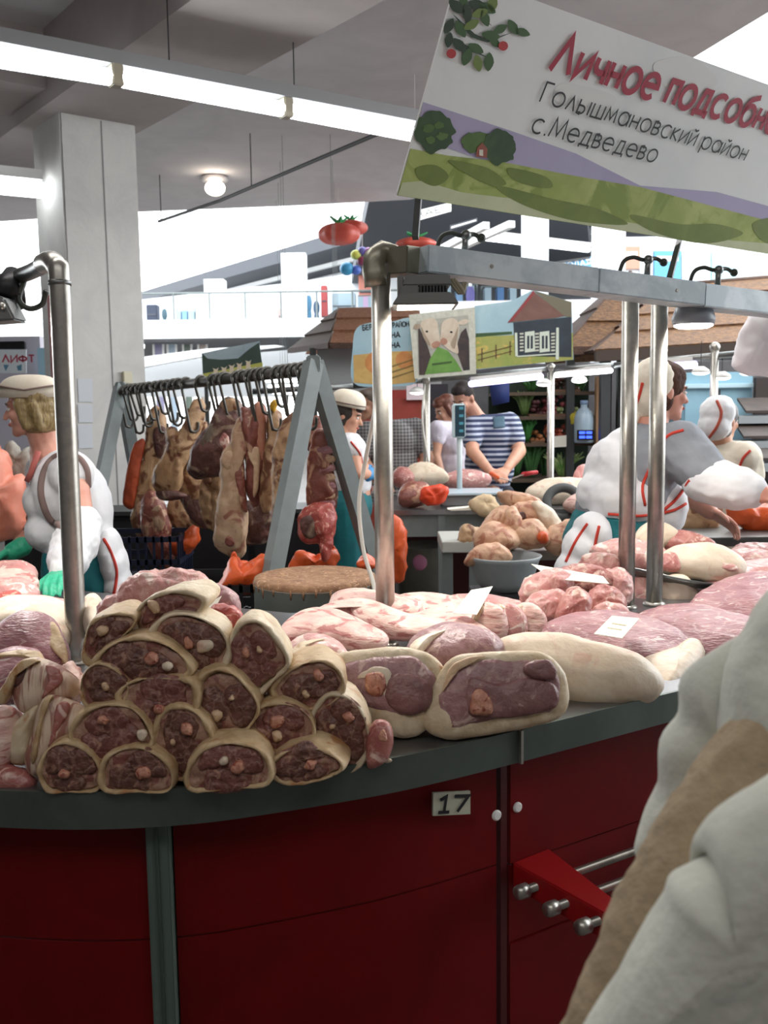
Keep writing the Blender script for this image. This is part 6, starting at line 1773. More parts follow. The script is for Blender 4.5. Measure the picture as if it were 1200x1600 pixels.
stripem = striped('navy_stripes', '#aeb6c4', '#2f3a5a', 26.0, 2, 0.45)
Y = 7.3
o, s = customer('man in a navy and white striped T-shirt leaning on the far worktop', (724, 622, Y), 232, 32,
    dict(nk=(744, 650, Y), ch=(762, 685, Y), pv=(768, 775, Y), Ls=(738, 668, Y - 0.06), Rs=(796, 662, Y), Le=(738, 705, Y - 0.25), Re=(812, 705, Y - 0.12), Lw=(765, 736, Y - 0.42), Rw=(792, 733, Y - 0.38), Lh=(782, 744, Y - 0.5), Rh=(782, 744, Y - 0.5)), stripem, cdark, blackhair, 0.6, 0.0085)
patch(o, ('shirt',), [(770, 652), (788, 650), (789, 668), (771, 670)], 'chest_pocket', mat('pocket_teal', '#4a6472', rough=0.85))
Y = 7.9
o, s = customer('woman in a white T-shirt with a dark shoulder strap beside the striped man', (697, 640, Y), 205, 22,
    dict(nk=(700, 662, Y), ch=(703, 695, Y), pv=(708, 775, Y), Ls=(684, 672, Y - 0.14), Rs=(722, 672, Y + 0.1), Le=(680, 712, Y - 0.2), Re=(730, 715, Y + 0.1), Lw=(690, 745, Y - 0.35), Rw=(725, 745, Y - 0.2), Lh=(694, 756, Y - 0.42), Rh=(715, 752, Y - 0.3)), mat('white_tee', '#dfd8e0', '#d0c8d6', 5, 0.85), cdark, mat('auburn_hair', '#5a2f22', '#70402e', 30, 0.45), 0.35, 0.0095, 0.92, long_hair=True)
MB().tube(smooth_open([P(690, 658, Y - 0.05), P(687, 675, Y - 0.2), P(683, 700, Y - 0.2), P(682, 725, Y - 0.18)], 14), 0.012, 8).build('bag_strap', mat('strap_brown', '#4a3a34', rough=0.6), o, True)
Y = 7.4
checkm = striped('grey_check', '#9a9694', '#4c4a4c', 40.0, 2, 0.5, 0.85, 0)
o, s = customer('stout man in a grey checked shirt half hidden by the first post', (577, 632, Y), 215, 10,
    dict(nk=(590, 652, Y), ch=(612, 690, Y), pv=(615, 775, Y), Ls=(573, 678, Y - 0.05), Rs=(650, 672, Y + 0.05), Le=(566, 720, Y - 0.1), Re=(668, 718, Y - 0.05), Lw=(590, 752, Y - 0.25), Rw=(655, 752, Y - 0.2), Lh=(602, 760, Y - 0.32), Rh=(645, 760, Y - 0.3)), checkm, cdark, mat('cropped_hair', '#6a5a50', rough=0.6), 0.6, 0.0095, 1.12)
# ================================================================== FAR SIDE OF THE STALL
FT = 0.93
fw0, fw1 = Z(560, 792, FT), Z(900, 782, FT)
fw = thing('far_worktop', 'steel worktop on the far side of the stall', 'worktop', V((1.3, 6.4, 0)))
MB().prism([V((0.0, 5.95, FT - 0.03)), V((0.5, 5.95, FT - 0.03)), V((3.4, 5.72, FT - 0.03)), V((3.6, 6.1, FT - 0.03)), V((2.4, 6.85, FT - 0.03)), V((0.0, 6.85, FT - 0.03))], (0, 0, 0.03)).build('top', topsteel, fw)
MB().box((0.02, 5.97, FT - 0.17), (0.75, 5.99, FT - 0.03)).build('apron', greypaint, fw)
for x, y in ((0.04, 6.0), (0.36, 5.98), (0.04, 6.8), (1.5, 6.75), (3.3, 5.85)):
    MB().bar((x, y, 0), (x, y, FT - 0.03), 0.045).build('leg', greypaint, fw)
MB().box((0.0, 6.84, 0.1), (2.5, 6.86, FT - 0.05)).build('front_panel', mat('dark_red_panel', '#4a1214', rough=0.6), fw)
# dark tub under it
tb = thing('plastic_tub', 'clear plastic tub with goods under the far worktop', 'tub', P(660, 890, 6.3) * 1)
c = P(660, 890, 6.3)
tb.location = (c.x, c.y, 0); ORG[tb.name] = V((c.x, c.y, 0))
MB().lathe((c.x, c.y, 0), [(0.16, 0.0), (0.19, c.z + 0.16), (0.2, c.z + 0.17), (0.18, c.z + 0.16)], 24).build('body', mat('tub_grey', '#5a5c56', '#6f6d60', 6, 0.4), tb, True)
MB().ell((c.x - 0.02, c.y - 0.17, c.z + 0.08), (0.05, 0.03, 0.06)).build('label', mat('tub_pink', '#a86a86'), tb, True)
# meat, scale and trays on the far worktop
def far_meat(label, pts, m, Y, tf=0.06, tb=0.08, Yt=0.15): return meat('pork_cut', label, 'meat', pts, m, Y, Yt, tf, tb, 0.006, 16, N=44, R=9)
far_meat('white fat cut on the far worktop before the checked man', [(632, 742), (645, 728), (672, 727), (694, 738), (700, 748), (665, 752), (640, 752)], fatm, 6.6)
far_meat('dark pink cut beside the first post on the far worktop', [(612, 748), (622, 736), (640, 738), (648, 750), (630, 756)], porkred, 6.55)
far_meat('row of rosy cuts behind the scale on the far worktop', [(690, 748), (720, 740), (760, 744), (765, 752), (720, 758)], porkm, 6.7)
far_meat('dark vacuum-packed cut at the front of the far worktop', [(622, 782), (628, 762), (650, 756), (670, 760), (668, 780), (640, 786)], hangred, 6.05)
far_meat('white fat flank on the far worktop right of the scale', [(820, 770), (850, 752), (900, 750), (960, 755), (975, 770), (900, 780), (850, 782)], fatm, 6.1)
far_meat('pale pink flank lying over the white one', [(880, 790), (905, 772), (950, 766), (985, 775), (975, 795), (920, 800)], bellym, 5.8)
far_meat('striped rib rack standing at the back of the far worktop', [(898, 752), (902, 730), (920, 725), (950, 726), (960, 745), (940, 758)], mat('rib_stripe', '#d98a86', '#f0c2ba', 18, 0.4, stretch=(3, 1, 1)), 6.4, 0.05, 0.06, 0.05)
far_meat('folded pink belly below the striped ribs', [(882, 765), (900, 752), (940, 750), (960, 760), (930, 772)], porkm, 6.3, 0.04, 0.06, 0.1)
bag('orange-red packet lying on the far worktop edge', [(655, 782), (664, 762), (686, 758), (700, 768), (690, 784), (670, 788)], 6.0, mat('packet_orange', '#e2481e', '#c83a18', 8, 0.35), 0.04, 0.05, False, 'packet')
scl = thing('weighing_scale', 'pale market scale with a dark display on a pole', 'scale', P(740, 775, 6.15))
a, b = P(690, 770, 6.15), P(775, 756, 6.45)
zb = FT
MB().prism([V((a.x, 6.12, zb)), V((b.x, 6.12, zb)), V((b.x, 6.4, zb)), V((a.x, 6.4, zb))], (0, 0, 0.07)).build('base', mat('scale_grey', '#8d9496', rough=0.5), scl, bevel=0.01)
MB().box((a.x - 0.05, 6.08, zb + 0.075), (b.x + 0.02, 6.45, zb + 0.09)).build('pan', mat('scale_pan', '#c4d8e2', rough=0.3, metal=0.3), scl, bevel=0.006)
p0, p1 = P(718, 748, 6.42), P(718, 680, 6.42)
MB().tube([V((p0.x, 6.42, zb)), V((p0.x, 6.42, p1.z))], 0.018, 12).build('pole', mat('scale_pole', '#b9c4c4', rough=0.4), scl, True)
d0, d1 = P(706, 631, 6.42), P(727, 684, 6.42)
hd = MB().box((d0.x, 6.39, d1.z), (d1.x, 6.44, d0.z)).build('display_head', mat('scale_head', '#cfe3e6', rough=0.4), scl, bevel=0.008)
MB().box((d0.x + 0.018, 6.384, d1.z + 0.01), (d1.x - 0.006, 6.392, d0.z - 0.01)).build('screen', mat('screen_dark', '#1f3c4a', rough=0.2), hd)
for k in range(4):
    z = d1.z + (d0.z - d1.z) * (0.17 + 0.22 * k)
    MB().box((d0.x + 0.045, 6.381, z), (d1.x - 0.015, 6.385, z + 0.018)).build('digits', mat('digit_teal', '#4f98ac', rough=0.3), hd)
kt = thing('steel_tray', 'flat steel knife tray in front of the striped man', 'tray', P(815, 765, 6.3))
a, b = P(760, 772, 6.3), P(845, 758, 6.3)
MB().box((a.x, 6.15, FT + 0.002), (b.x, 6.5, FT + 0.012)).build('plate', steel2, kt, bevel=0.003)
for x in (a.x, b.x): MB().box((x - 0.006, 6.15, FT), (x + 0.006, 6.5, FT + 0.035)).build('rim', steel2, kt)
kn = thing('knife', 'orange-handled knife on the steel knife tray', 'knife', P(790, 750, 6.35))
MB().cap(P(768, 740, 6.38), P(778, 746, 6.38), 0.016, 0.014).build('handle', orangebag, kn, True)
MB().bar(P(778, 746, 6.38), P(800, 752, 6.36), 0.02, 0.004).build('blade', steel, kn)
kn2 = thing('knife', 'red-handled cleaver beside the striped man', 'knife', P(825, 745, 6.5))
MB().cap(P(818, 741, 6.5), P(838, 738, 6.5), 0.016, 0.014).build('handle', mat('handle_red', '#b8282c', rough=0.4), kn2, True)
MB().bar(P(800, 748, 6.5), P(818, 741, 6.5), 0.05, 0.005).build('blade', steel, kn2)
cl_ = thing('cloth', 'crumpled beige rag on the corner of the far worktop', 'rag', P(760, 790, 5.9))
mb = MB(); pillow(mb, trace([(735, 790), (742, 778), (768, 774), (780, 790), (772, 800), (752, 806)], 5.85, 5.95), 0.04, 0.04, 28, 6, 2)
mb.build('fold', mat('rag', '#c9b392', '#b59c7a', 10, 0.9), cl_, True, amp=0.02, nscale=16)
MB().prism([P(700, 796, 5.9), P(745, 792, 5.9), P(742, 797, 5.9), P(705, 798, 5.9)], (0, 0.1, 0)).build('edge', paper, cl_)

# low table with pig skins and basin
tz = P(870, 862, 4.7).z
lt_ = thing('side_table', 'low grey side table carrying pig skins', 'table', V((P(870, 862, 4.7).x, 4.8, 0)))
tx0, tx1 = P(782, 862, 4.6).x, P(930, 862, 4.6).x
MB().box((tx0 + 0.05, 4.74, tz - 0.05), (tx1, 5.3, tz)).build('top', mat('table_top', '#8a8178', rough=0.5), lt_, bevel=0.005)
for x in (tx0 + 0.12, tx1 - 0.03):
    for y in (4.78, 5.26): MB().bar((x, y, 0), (x, y, tz - 0.05), 0.05).build('leg', greypaint, lt_)
bs = P(788, 868, 4.5)
ba = thing('basin', 'grey metal basin brimming with pig skins', 'basin', V((bs.x, 4.5, 0)))
MB().lathe((bs.x, 4.5, bs.z), [(0.1, -0.16), (0.135, -0.12), (0.165, -0.02), (0.178, 0.0), (0.17, 0.003), (0.155, -0.02), (0.12, -0.11)], 40).build('bowl', mat('basin_grey', '#9aa0a2', '#8b9193', 5, 0.4), ba, True)
MB().box((bs.x - 0.16, 4.42, 0), (bs.x + 0.16, 4.6, bs.z - 0.16)).build('stand', darkpaint, ba)
SK = [([(725, 880), (738, 858), (765, 850), (790, 856), (800, 872), (780, 882), (745, 886)], 4.45, 0.07, 'skin fold filling the basin'), ([(742, 862), (745, 835), (770, 818), (800, 830), (812, 850), (790, 858), (760, 862)], 4.62, 0.08, 'skin coil just above the basin'), ([(750, 840), (755, 815), (780, 795), (800, 800), (790, 825), (770, 835)], 4.75, 0.07, 'skin strip curling up the left of the skin pile'), ([(788, 830), (792, 800), (805, 795), (815, 830), (810, 845), (796, 842)], 4.68, 0.06, 'pale tongue-like skin in the middle of the skin pile'), ([(800, 850), (805, 825), (830, 812), (855, 828), (860, 850), (830, 858)], 4.65, 0.06, 'wrinkled skin at the front of the skin pile'), ([(776, 772), (800, 770), (832, 778), (852, 790), (840, 800), (812, 798), (790, 790)], 4.95, 0.06, 'flap of skin on the crest of the skin pile'), ([(800, 795), (830, 785), (850, 795), (838, 825), (815, 822)], 4.85, 0.06, 'skin with a dark hole under the crest'), ([(832, 786), (850, 790), (875, 815), (868, 838), (850, 830), (838, 808)], 4.8, 0.06, 'white fatty strip sloping down the skin pile'), ([(850, 850), (858, 825), (880, 815), (900, 812), (905, 825), (890, 860), (868, 866)], 4.66, 0.05, 'brownish ear flap beside the apron')]
for k, (pts, Y, th_, lab) in enumerate(SK):
    fc_ = []
    if k == 6: fc_ = [('hole', circ(815, 806, 8, 6), hangdark, 0.85, 0.01)]
    meat('pig_skin', 'tan pig ' + lab, 'meat', pts, fatm if k == 7 else pigskin, Y, 0.05, th_, th_, 0.014, 8, group='pig skins', faces=fc_)
meat('pork_offcut', 'small tan pork offcut on the shelf left of the basin', 'meat', [(716, 852), (720, 828), (728, 820), (748, 828), (750, 848), (735, 858)], hangtan, 5.2, 0.03, 0.06, 0.06, 0.01, 16)
sh_ = thing('low_shelf', 'pale low bench beneath the far worktop', 'bench', V((P(712, 870, 5.3).x, 5.3, 0)))
a, b = P(690, 862, 5.2), P(742, 855, 5.2)
MB().box((a.x, 5.15, a.z), (b.x + 0.1, 5.6, a.z + 0.06)).build('seat', mat('bench_pale', '#b5b7b0', rough=0.5), sh_, bevel=0.004)
for x in (a.x + 0.03, b.x): MB().bar((x, 5.2, 0), (x, 5.2, a.z), 0.06).build('leg', greypaint, sh_)
meat('orange_peel', 'small orange piece lying before the pig skins', 'scrap', circ(848, 840, 9, 9, 0, 8, 0.15), orangebag, 4.6, 0.0, 0.03, 0.03, 0.003, 20, N=20, R=5)
rg = thing('rubber_ring', 'dark rubber hose ring behind the pig skins', 'hose', P(880, 800, 5.4))
MB().tube([P(880 + 26 * math.cos(a), 786 + 24 * math.sin(a), 5.95 - 0.05 * math.sin(a)) for a in [k * math.pi / 14 for k in range(28)]], 0.03, 10, closed=True).build('ring', mat('rubber', '#4a4d4c', rough=0.6), rg, True)

# steel frame of the far side with its picture boards
ff = thing('stall_frame', 'thin steel frame of the far side with a long top rail', 'frame', V((0.9, 6.9, 0)))
Yr_ = 6.95
rl = [P(395, 612, Yr_), P(552, 603, Yr_), P(666, 593, Yr_), P(860, 577, Yr_), P(960, 571, 6.8), P(1160, 552, 6.2)]
for a, b in zip(rl, rl[1:]): MB().tube([a, b], 0.022, 10).build('rail', steel2, ff, True)
for px, Yp in ((666, Yr_), (861, Yr_), (1117, 6.3)):
    t = P(px, 596 if px == 666 else (577 if px == 861 else 545), Yp)
    MB().tube([V((t.x, t.y, 0)), t], 0.026, 12).build('post', steel, ff, True)
    MB().ell(t + UP * 0.01, 0.034).build('post_knob', steel, ff, True)
MB().tube(smooth_open([P(664, 600, 6.93), P(660, 660, 6.9), P(672, 735, 6.9)], 8), 0.008, 6).build('cable', mat('cord_white2', '#cfcdc4'), ff, True)
# light strips under the rail
tube_light('fluorescent_lamp', 'violet tinted tube lamp under the far rail above the striped man', P(735, 600, 6.95), P(846, 588, 6.95), 0.022, lt2, True, 'stall lamps on the far side')
tube_light('fluorescent_lamp', 'tube lamp under the far rail above the vegetables', P(868, 586, 6.95), P(955, 579, 6.8), 0.018, lt, True, 'stall lamps on the far side')
tube_light('fluorescent_lamp', 'violet tinted tube lamp behind the kerchief of the right seller', P(1040, 573, 6.55), P(1085, 570, 6.42), 0.025, lt2, True, 'stall lamps on the far side')
for k, (px, py) in enumerate(((850, 600), (905, 595), (1095, 582), (1128, 590), (1170, 583), (652, 613))):
    t = thing('disc_lamp', ['small lit disc lamp beside the second far post', 'small lit disc lamp above the vegetable shelf', 'lit disc lamp left of the far round post', 'lit disc lamp right of the far round post', 'lit disc lamp under the hanging white bag', 'small lit disc lamp beside the woman\'s head'][k], 'lamp', P(px, py, 6.95 if px < 1000 else 6.3), 'lit disc lamps')
    c = P(px, py, 6.95 if px < 1000 else 6.3)
    MB().lathe(c, [(0.06, 0.0), (0.05, 0.02), (0.02, 0.04)], 16).build('shade', white, t, True)
    MB().tube([c + UP * 0.03, c + UP * (0.11 if px < 1000 else 0.2)], 0.003, 5).build('flex', darkpaint, t)
    MB().ell(c, (0.055, 0.055, 0.018)).build('bulb', mat('disc_glow', '#ffffff', emit='#ffffff', power=2.5), t, True)
for k in range(4):
    y = 586 + 9 * k
    tube_light('fluorescent_lamp', 'bright ceiling tube seen through the A-frame gap', P(408 + 6 * k, y, 12.7 - k), P(560 - 4 * k, y - 1, 12.7 - k), 0.02, lt, False, 'ceiling tubes seen through the rack', hang=4.2)

# picture boards on the far rail
sky_ = mat('print_sky', '#8fb0bd', '#a9c3cb', 3, 0.6)
fieldm = mat('print_field', '#a3a05a', '#8c9a4e', 7, 0.6, c3='#c2aa5c', t3=0.6)
straw = mat('print_straw', '#c9a865', '#b89558', 9, 0.6)
Yb = 6.9
b = Board('picture_board', 'rounded picture board with hay bales and dark lettering', 'sign', smooth_closed([P(x, y, Yb) for x, y in ((552, 598), (551, 545), (556, 515), (575, 505), (610, 503), (645, 500), (648, 560), (650, 598), (600, 604))], 40), sky_)
b.decal('painted_field', [(553, 598), (552, 555), (600, 550), (648, 548), (649, 597), (600, 602)], straw, 1)
b.decal('painted_bale', circ(590, 567, 20, 18, 0, 9, 0.05), mat('print_bale', '#c98a50', '#b5763e', 10), 2, 24)
b.decal('painted_bale', circ(632, 563, 14, 14, 0, 9, 0.05), mat('print_bale', '#c98a50'), 2, 24)
for k in range(3): b.decal('painted_furrow', [(610, 590 - 9 * k), (648, 578 - 9 * k), (648, 580 - 9 * k), (610, 593 - 9 * k)], mat('print_furrow', '#7d6a3c'), 3)
b.text('БЕР', 567, 516, 582, 514.5, 0.033, textdark, 4, bold=0.2)
b.text('РАЙОН', 614, 512, 639, 509.5, 0.033, textdark, 4, bold=0.2)
b.text('НА', 612, 528, 625, 527, 0.038, textdark, 4, bold=0.2)
b.text('НА', 612, 544, 625, 543, 0.038, textdark, 4, bold=0.2)
Yb = 6.85
b = Board('picture_board', 'picture board of two pale calves nose to nose in a fuzzy white frame', 'sign', [P(639, 492, Yb), P(742, 480, Yb), P(744, 584, Yb), P(648, 592, Yb)], mat('print_fleece', '#c9cabc', '#b3b5a8', 26, 0.9))
dk = mat('print_dark', '#3a3436', '#2a2628', 8); calf = mat('print_calf', '#cfc4b2', '#bfae9a', 10, 0.7); grn = mat('print_grass', '#6f9a4a', '#5c8a40', 12, 0.7)
bgm = mat('print_mist', '#9a9a90', '#b0b0a6', 9, 0.8)
b.decal('painted_ground', [(654, 586), (651, 502), (732, 492), (734, 578)], bgm, 1, 0)
hide = mat('print_hide', '#4a3a36', '#2f2a2c', 9)
b.decal('painted_body', [(653, 508), (660, 522), (668, 540), (674, 560), (664, 586), (655, 586)], hide, 2, 0)
b.decal('painted_body', [(712, 545), (720, 520), (728, 512), (733, 530), (734, 578), (724, 579)], hide, 2, 0)
b.decal('painted_grass', [(664, 585), (672, 560), (684, 542), (700, 548), (714, 566), (722, 580)], grn, 3, 0)
b.decal('painted_calf', [(657, 506), (664, 499), (676, 497), (683, 503), (685, 515), (687, 528), (688, 537), (682, 543), (675, 545), (668, 536), (661, 524)], calf, 4, 44)
b.decal('painted_calf', [(690, 507), (697, 499), (708, 497), (716, 504), (717, 518), (714, 532), (716, 552), (704, 548), (695, 541), (688, 534), (689, 520)], calf, 4, 44)
shd = mat('print_calf_shade', '#a3937f', '#94836f', 12)
b.decal('painted_cheek', [(658, 510), (664, 522), (672, 536), (670, 540), (661, 526)], shd, 5, 20); b.decal('painted_cheek', [(716, 510), (714, 530), (710, 545), (704, 538), (710, 524)], shd, 5, 20)
muz = mat('print_muzzle', '#b08672', '#9c705e', 14)
b.decal('painted_muzzle', [(674, 538), (682, 533), (688, 536), (686, 541), (678, 544)], muz, 6, 20); b.decal('painted_muzzle', [(688, 532), (693, 528), (699, 532), (697, 538), (690, 538)], muz, 6, 20)
b.decal('painted_ear', [(657, 508), (650, 506), (646, 512), (653, 515)], shd, 5, 16); b.decal('painted_ear', [(715, 505), (724, 499), (733, 501), (725, 508)], calf, 5, 16)
for x, y in ((667, 518), (705, 519)): b.decal('painted_eye', circ(x, y, 2.4, 1.6), textdark, 6, 10)
b.decal('ink_line', [(675, 568), (706, 564), (706, 567), (675, 571)], mat('ink_green', '#3c5a2c'), 6, 0)
Yb = 6.9
b = Board('picture_board', 'house shaped picture board of a dark log hut with two windows', 'sign', [P(742, 578, Yb), P(742, 478, Yb), P(800, 470, Yb), P(833, 453, Yb), P(893, 472, Yb), P(896, 562, Yb)], sky_)
b.decal('painted_field', [(743, 577), (743, 526), (895, 520), (895, 562)], fieldm, 1, 0)
b.decal('painted_treeline', [(743, 527), (800, 522), (800, 518), (743, 521)], tree1, 2, 0)
hutd = mat('print_hut', '#28303a', '#323c46', 8)
b.decal('painted_wall', [(805, 556), (802, 504), (893, 495), (893, 558)], hutd, 3, 0)
b.decal('painted_gable', [(793, 504), (833, 455), (882, 494), (866, 497)], mat('print_gable', '#7a5a50', '#6c4c44', 6), 5, 0)
b.decal('painted_barge', [(793, 505), (833, 454), (836, 458), (801, 502)], mat('print_barge', '#8a3a3c'), 6, 0)
b.decal('painted_roof', [(834, 454), (893, 472), (893, 496), (880, 494)], mat('print_roof', '#6e6a58'), 4, 0)
for x in (820, 843):
    b.decal('painted_window_frame', [(x, 551), (x, 519), (x + 15, 517), (x + 16, 549)], mat('print_frame', '#c9d3c4'), 6, 0)
    for dx in (3.5, 9): b.decal('painted_pane', [(x + dx, 545), (x + dx, 525), (x + dx + 3.5, 524.5), (x + dx + 3.5, 544.5)], hutd, 7, 0)
for x in (812, 836, 861):
    for k in range(6): b.decal('painted_log_end', [(x, 549 - 5.2 * k), (x + 6, 548.6 - 5.2 * k), (x + 6, 546 - 5.2 * k), (x, 546.4 - 5.2 * k)], mat('print_log', '#c2c4b4'), 6, 0)
b.decal('painted_post', [(805, 557), (804, 520), (808, 520), (809, 556)], mat('print_frame', '#c9d3c4'), 7, 0)
b.decal('painted_post', [(868, 562), (869, 512), (873, 512), (873, 562)], mat('print_frame', '#c9d3c4'), 7, 0)
b.decal('painted_plinth', [(808, 556), (868, 552), (868, 554), (808, 558)], mat('print_frame', '#c9d3c4'), 7, 0)
for k in range(2): b.decal('painted_fence', [(746, 562 - 8 * k), (800, 548 - 8 * k), (800, 549.5 - 8 * k), (746, 563.5 - 8 * k)], mat('print_fence', '#6a5436'), 5, 0)
for x in (752, 774, 796): b.decal('painted_fence', [(x, 566 - (x - 752) * 0.25), (x, 544 - (x - 752) * 0.25), (x + 2, 544 - (x - 752) * 0.25), (x + 2, 566 - (x - 752) * 0.25)], mat('print_fence', '#6a5436'), 5, 0)
b = Board('picture_board', 'dark landscape picture board with pale goats above the hanging rack', 'sign', [P(315, 552, 8.2), P(405, 533, 8.2), P(412, 588, 8.2), P(318, 605, 8.2)], mat('print_stormy', '#8fa0a8', '#a8b6ba', 4))
for x_ in (322, 404):
    q_ = P(x_, 590, 8.23)
    MB().bar((q_.x, 8.23, 0), (q_.x, 8.23, q_.z), 0.03).build('leg', darkpaint, b.t)
b.decal('painted_hills', [(316, 552), (324, 560), (345, 562), (372, 560), (390, 545), (405, 535), (410, 572), (317, 586)], mat('print_hill', '#2f3f36', '#3a4a40', 6), 1, 0)
b.decal('painted_sky', [(326, 556), (345, 560), (370, 556), (388, 545), (398, 537), (330, 550)], mat('print_stormy', '#8fa0a8'), 2, 0)
b.decal('painted_field', [(317, 584), (410, 566), (411, 587), (318, 604)], mat('print_pasture', '#a8a84e', '#b8b45c', 6), 2, 0)
for x, y in ((337, 578), (350, 576), (362, 573), (374, 570), (388, 566)): b.decal('painted_goat', [(x - 4, y + 12), (x - 3, y), (x - 5, y - 3), (x + 1, y - 1), (x + 5, y - 4), (x + 3, y + 1), (x + 4, y + 11)], mat('print_goat', '#d2c2a8'), 3, 0)

# ---------------- kiosks with tiled roofs
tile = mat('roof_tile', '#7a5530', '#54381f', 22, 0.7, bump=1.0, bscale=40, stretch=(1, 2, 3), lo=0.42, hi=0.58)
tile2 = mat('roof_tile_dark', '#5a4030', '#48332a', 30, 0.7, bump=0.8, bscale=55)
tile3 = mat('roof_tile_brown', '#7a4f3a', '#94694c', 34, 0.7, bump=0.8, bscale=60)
def slope(t, quad, m, courses, name='tile_course'):
    """roof plane ABCD (A,B eave; D,C ridge) laid in overlapping tile courses"""
    A, B, C, D = quad
    n = (B - A).cross(D - A).normalized()
    if n.z < 0: n = -n
    for k in range(courses):
        t0, t1 = k / courses, min((k + 1.15) / courses, 1)
        a, b_ = A.lerp(D, t0), B.lerp(C, t0)
        c, d = B.lerp(C, t1), A.lerp(D, t1)
        vs = [a, b_, c, d, a + n * 0.03, b_ + n * 0.03, c + n * 0.008, d + n * 0.008]
        MB().add(vs, [(0, 3, 2, 1), (4, 5, 6, 7), (0, 1, 5, 4), (1, 2, 6, 5), (2, 3, 7, 6), (3, 0, 4, 7)]).build(name, m, t)
k1 = thing('kiosk', 'small kiosk with a brown hipped tile roof above the hay board', 'kiosk', V((P(560, 560, 9.6).x, 9.8, 0)))
rl_, rr_ = P(529, 482, 9.8), P(655, 480, 9.8)
e0, e1 = P(516, 540, 9.0), P(660, 540, 9.0)
e2 = P(453, 548, 10.2)
slope(k1, [e0, e1, rr_, rl_], tile3, 3)
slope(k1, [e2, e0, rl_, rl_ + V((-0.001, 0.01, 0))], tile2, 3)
slope(k1, [e1 + V((0, 1.7, 0)), e2 + V((0.1, 0.8, 0)), rl_, rr_], tile3, 3)
MB().tube([e0, rl_], 0.014, 8).build('hip_cap', mat('hip_grey', '#a8a49c'), k1, True)
MB().bar(e0, e1, 0.05, 0.05).build('fascia', tile2, k1); MB().bar(e2, e0, 0.05, 0.05).build('fascia', tile2, k1)
w0 = P(497, 560, 9.5)
MB().box((w0.x, 9.4, 0), (w0.x + 1.2, 10.6, e0.z + 0.02)).build('wall', mat('kiosk_wall', '#a9adad', rough=0.8), k1)
MB().bar((w0.x - 0.04, 9.38, 0), (w0.x - 0.04, 9.38, e0.z), 0.06).build('post', darkpaint, k1)
MB().box((w0.x + 0.5, 9.36, 0.0), (w0.x + 1.2, 9.39, 1.72)).build('red_panel', mat('kiosk_red', '#a84038', rough=0.7), k1)
k2 = thing('kiosk', 'kiosk with a pointed brown tile roof right of the log hut board', 'kiosk', V((P(940, 560, 8.6).x, 9, 0)))
ap_ = P(985, 425, 9.2)
ea, eb, ec = P(880, 548, 8.4), P(990, 548, 8.4), P(1030, 535, 9.8)
slope(k2, [ea, eb, ap_ + V((0.01, 0, 0)), ap_], tile, 3)
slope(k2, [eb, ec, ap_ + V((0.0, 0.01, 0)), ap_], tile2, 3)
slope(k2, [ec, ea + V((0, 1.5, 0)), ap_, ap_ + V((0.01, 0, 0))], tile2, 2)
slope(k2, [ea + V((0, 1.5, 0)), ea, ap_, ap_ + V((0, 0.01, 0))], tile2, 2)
MB().bar(ea, eb, 0.06, 0.07).build('fascia', tile2, k2)
MB().tube([eb, ap_], 0.02, 8).build('hip_cap', tile2, k2, True)
for x in (ea.x + 0.08, eb.x - 0.08): MB().bar((x, 8.5, 0), (x, 8.5, ea.z), 0.07).build('post', darkpaint, k2)
k3 = thing('kiosk', 'large kiosk with an ochre tile roof behind the right seller', 'kiosk', V((P(1120, 560, 8.2).x, 9, 0)))
r0_, r1_ = P(1040, 448, 9.3), P(1330, 424, 9.3)
ea, eb = P(930, 551, 8.0), P(1330, 528, 8.0)
slope(k3, [ea, eb, r1_, r0_], tile, 4)
slope(k3, [eb + V((0, 2.4, 0)), ea + V((0, 2.4, 0)), r0_, r1_], tile, 3)
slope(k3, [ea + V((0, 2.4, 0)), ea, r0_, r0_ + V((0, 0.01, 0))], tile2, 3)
MB().bar(ea - UP * 0.03, eb - UP * 0.03, 0.08, 0.09).build('fascia', mat('fascia_brown', '#3f3128', rough=0.7), k3)
MB().tube([r0_, r1_], 0.03, 8).build('ridge_cap', tile2, k3, True)
for t_ in (0.05, 0.6, 0.98):
    q = ea.lerp(eb, t_)
    MB().bar((q.x, q.y + 0.1, 0), (q.x, q.y + 0.1, q.z), 0.08).build('post', darkpaint, k3)

# ---------------- vegetable stall behind the customers
vs_ = thing('vegetable_stall', 'dark shelved vegetable stall with a wooden side post', 'stall', V((P(870, 700, 8.3).x, 8.6, 0)))
x0, x1 = P(775, 650, 8.6).x, P(942, 650, 8.6).x
zt = P(870, 590, 8.6).z
MB().box((x0, 9.2, 0), (x1, 9.25, zt)).build('back_panel', mat('veg_dark', '#2c3a2a', '#222d22', 6, 0.8), vs_)
for y in (748, 692, 650, 612):
    z = P(870, y, 8.5).z
    MB().box((x0, 8.5, z - 0.03), (x1 - 0.05, 9.2, z)).build('shelf', mat('veg_shelf', '#5a4a3a', rough=0.7), vs_)
q0, q1 = P(931, 650, 8.4), P(943, 650, 8.4)
MB().box((q0.x, 8.38, 0), (q1.x, 8.46, zt)).build('side_post', mat('veg_wood', '#b08a66', rough=0.7), vs_)
MB().box((q1.x, 8.36, 0), (q1.x + 0.06, 8.5, zt + 0.05)).build('dark_post', mat('veg_brown', '#2b1c1a', rough=0.7), vs_)
vz = {y: P(870, y, 8.5).z for y in (748, 692, 650, 612)}
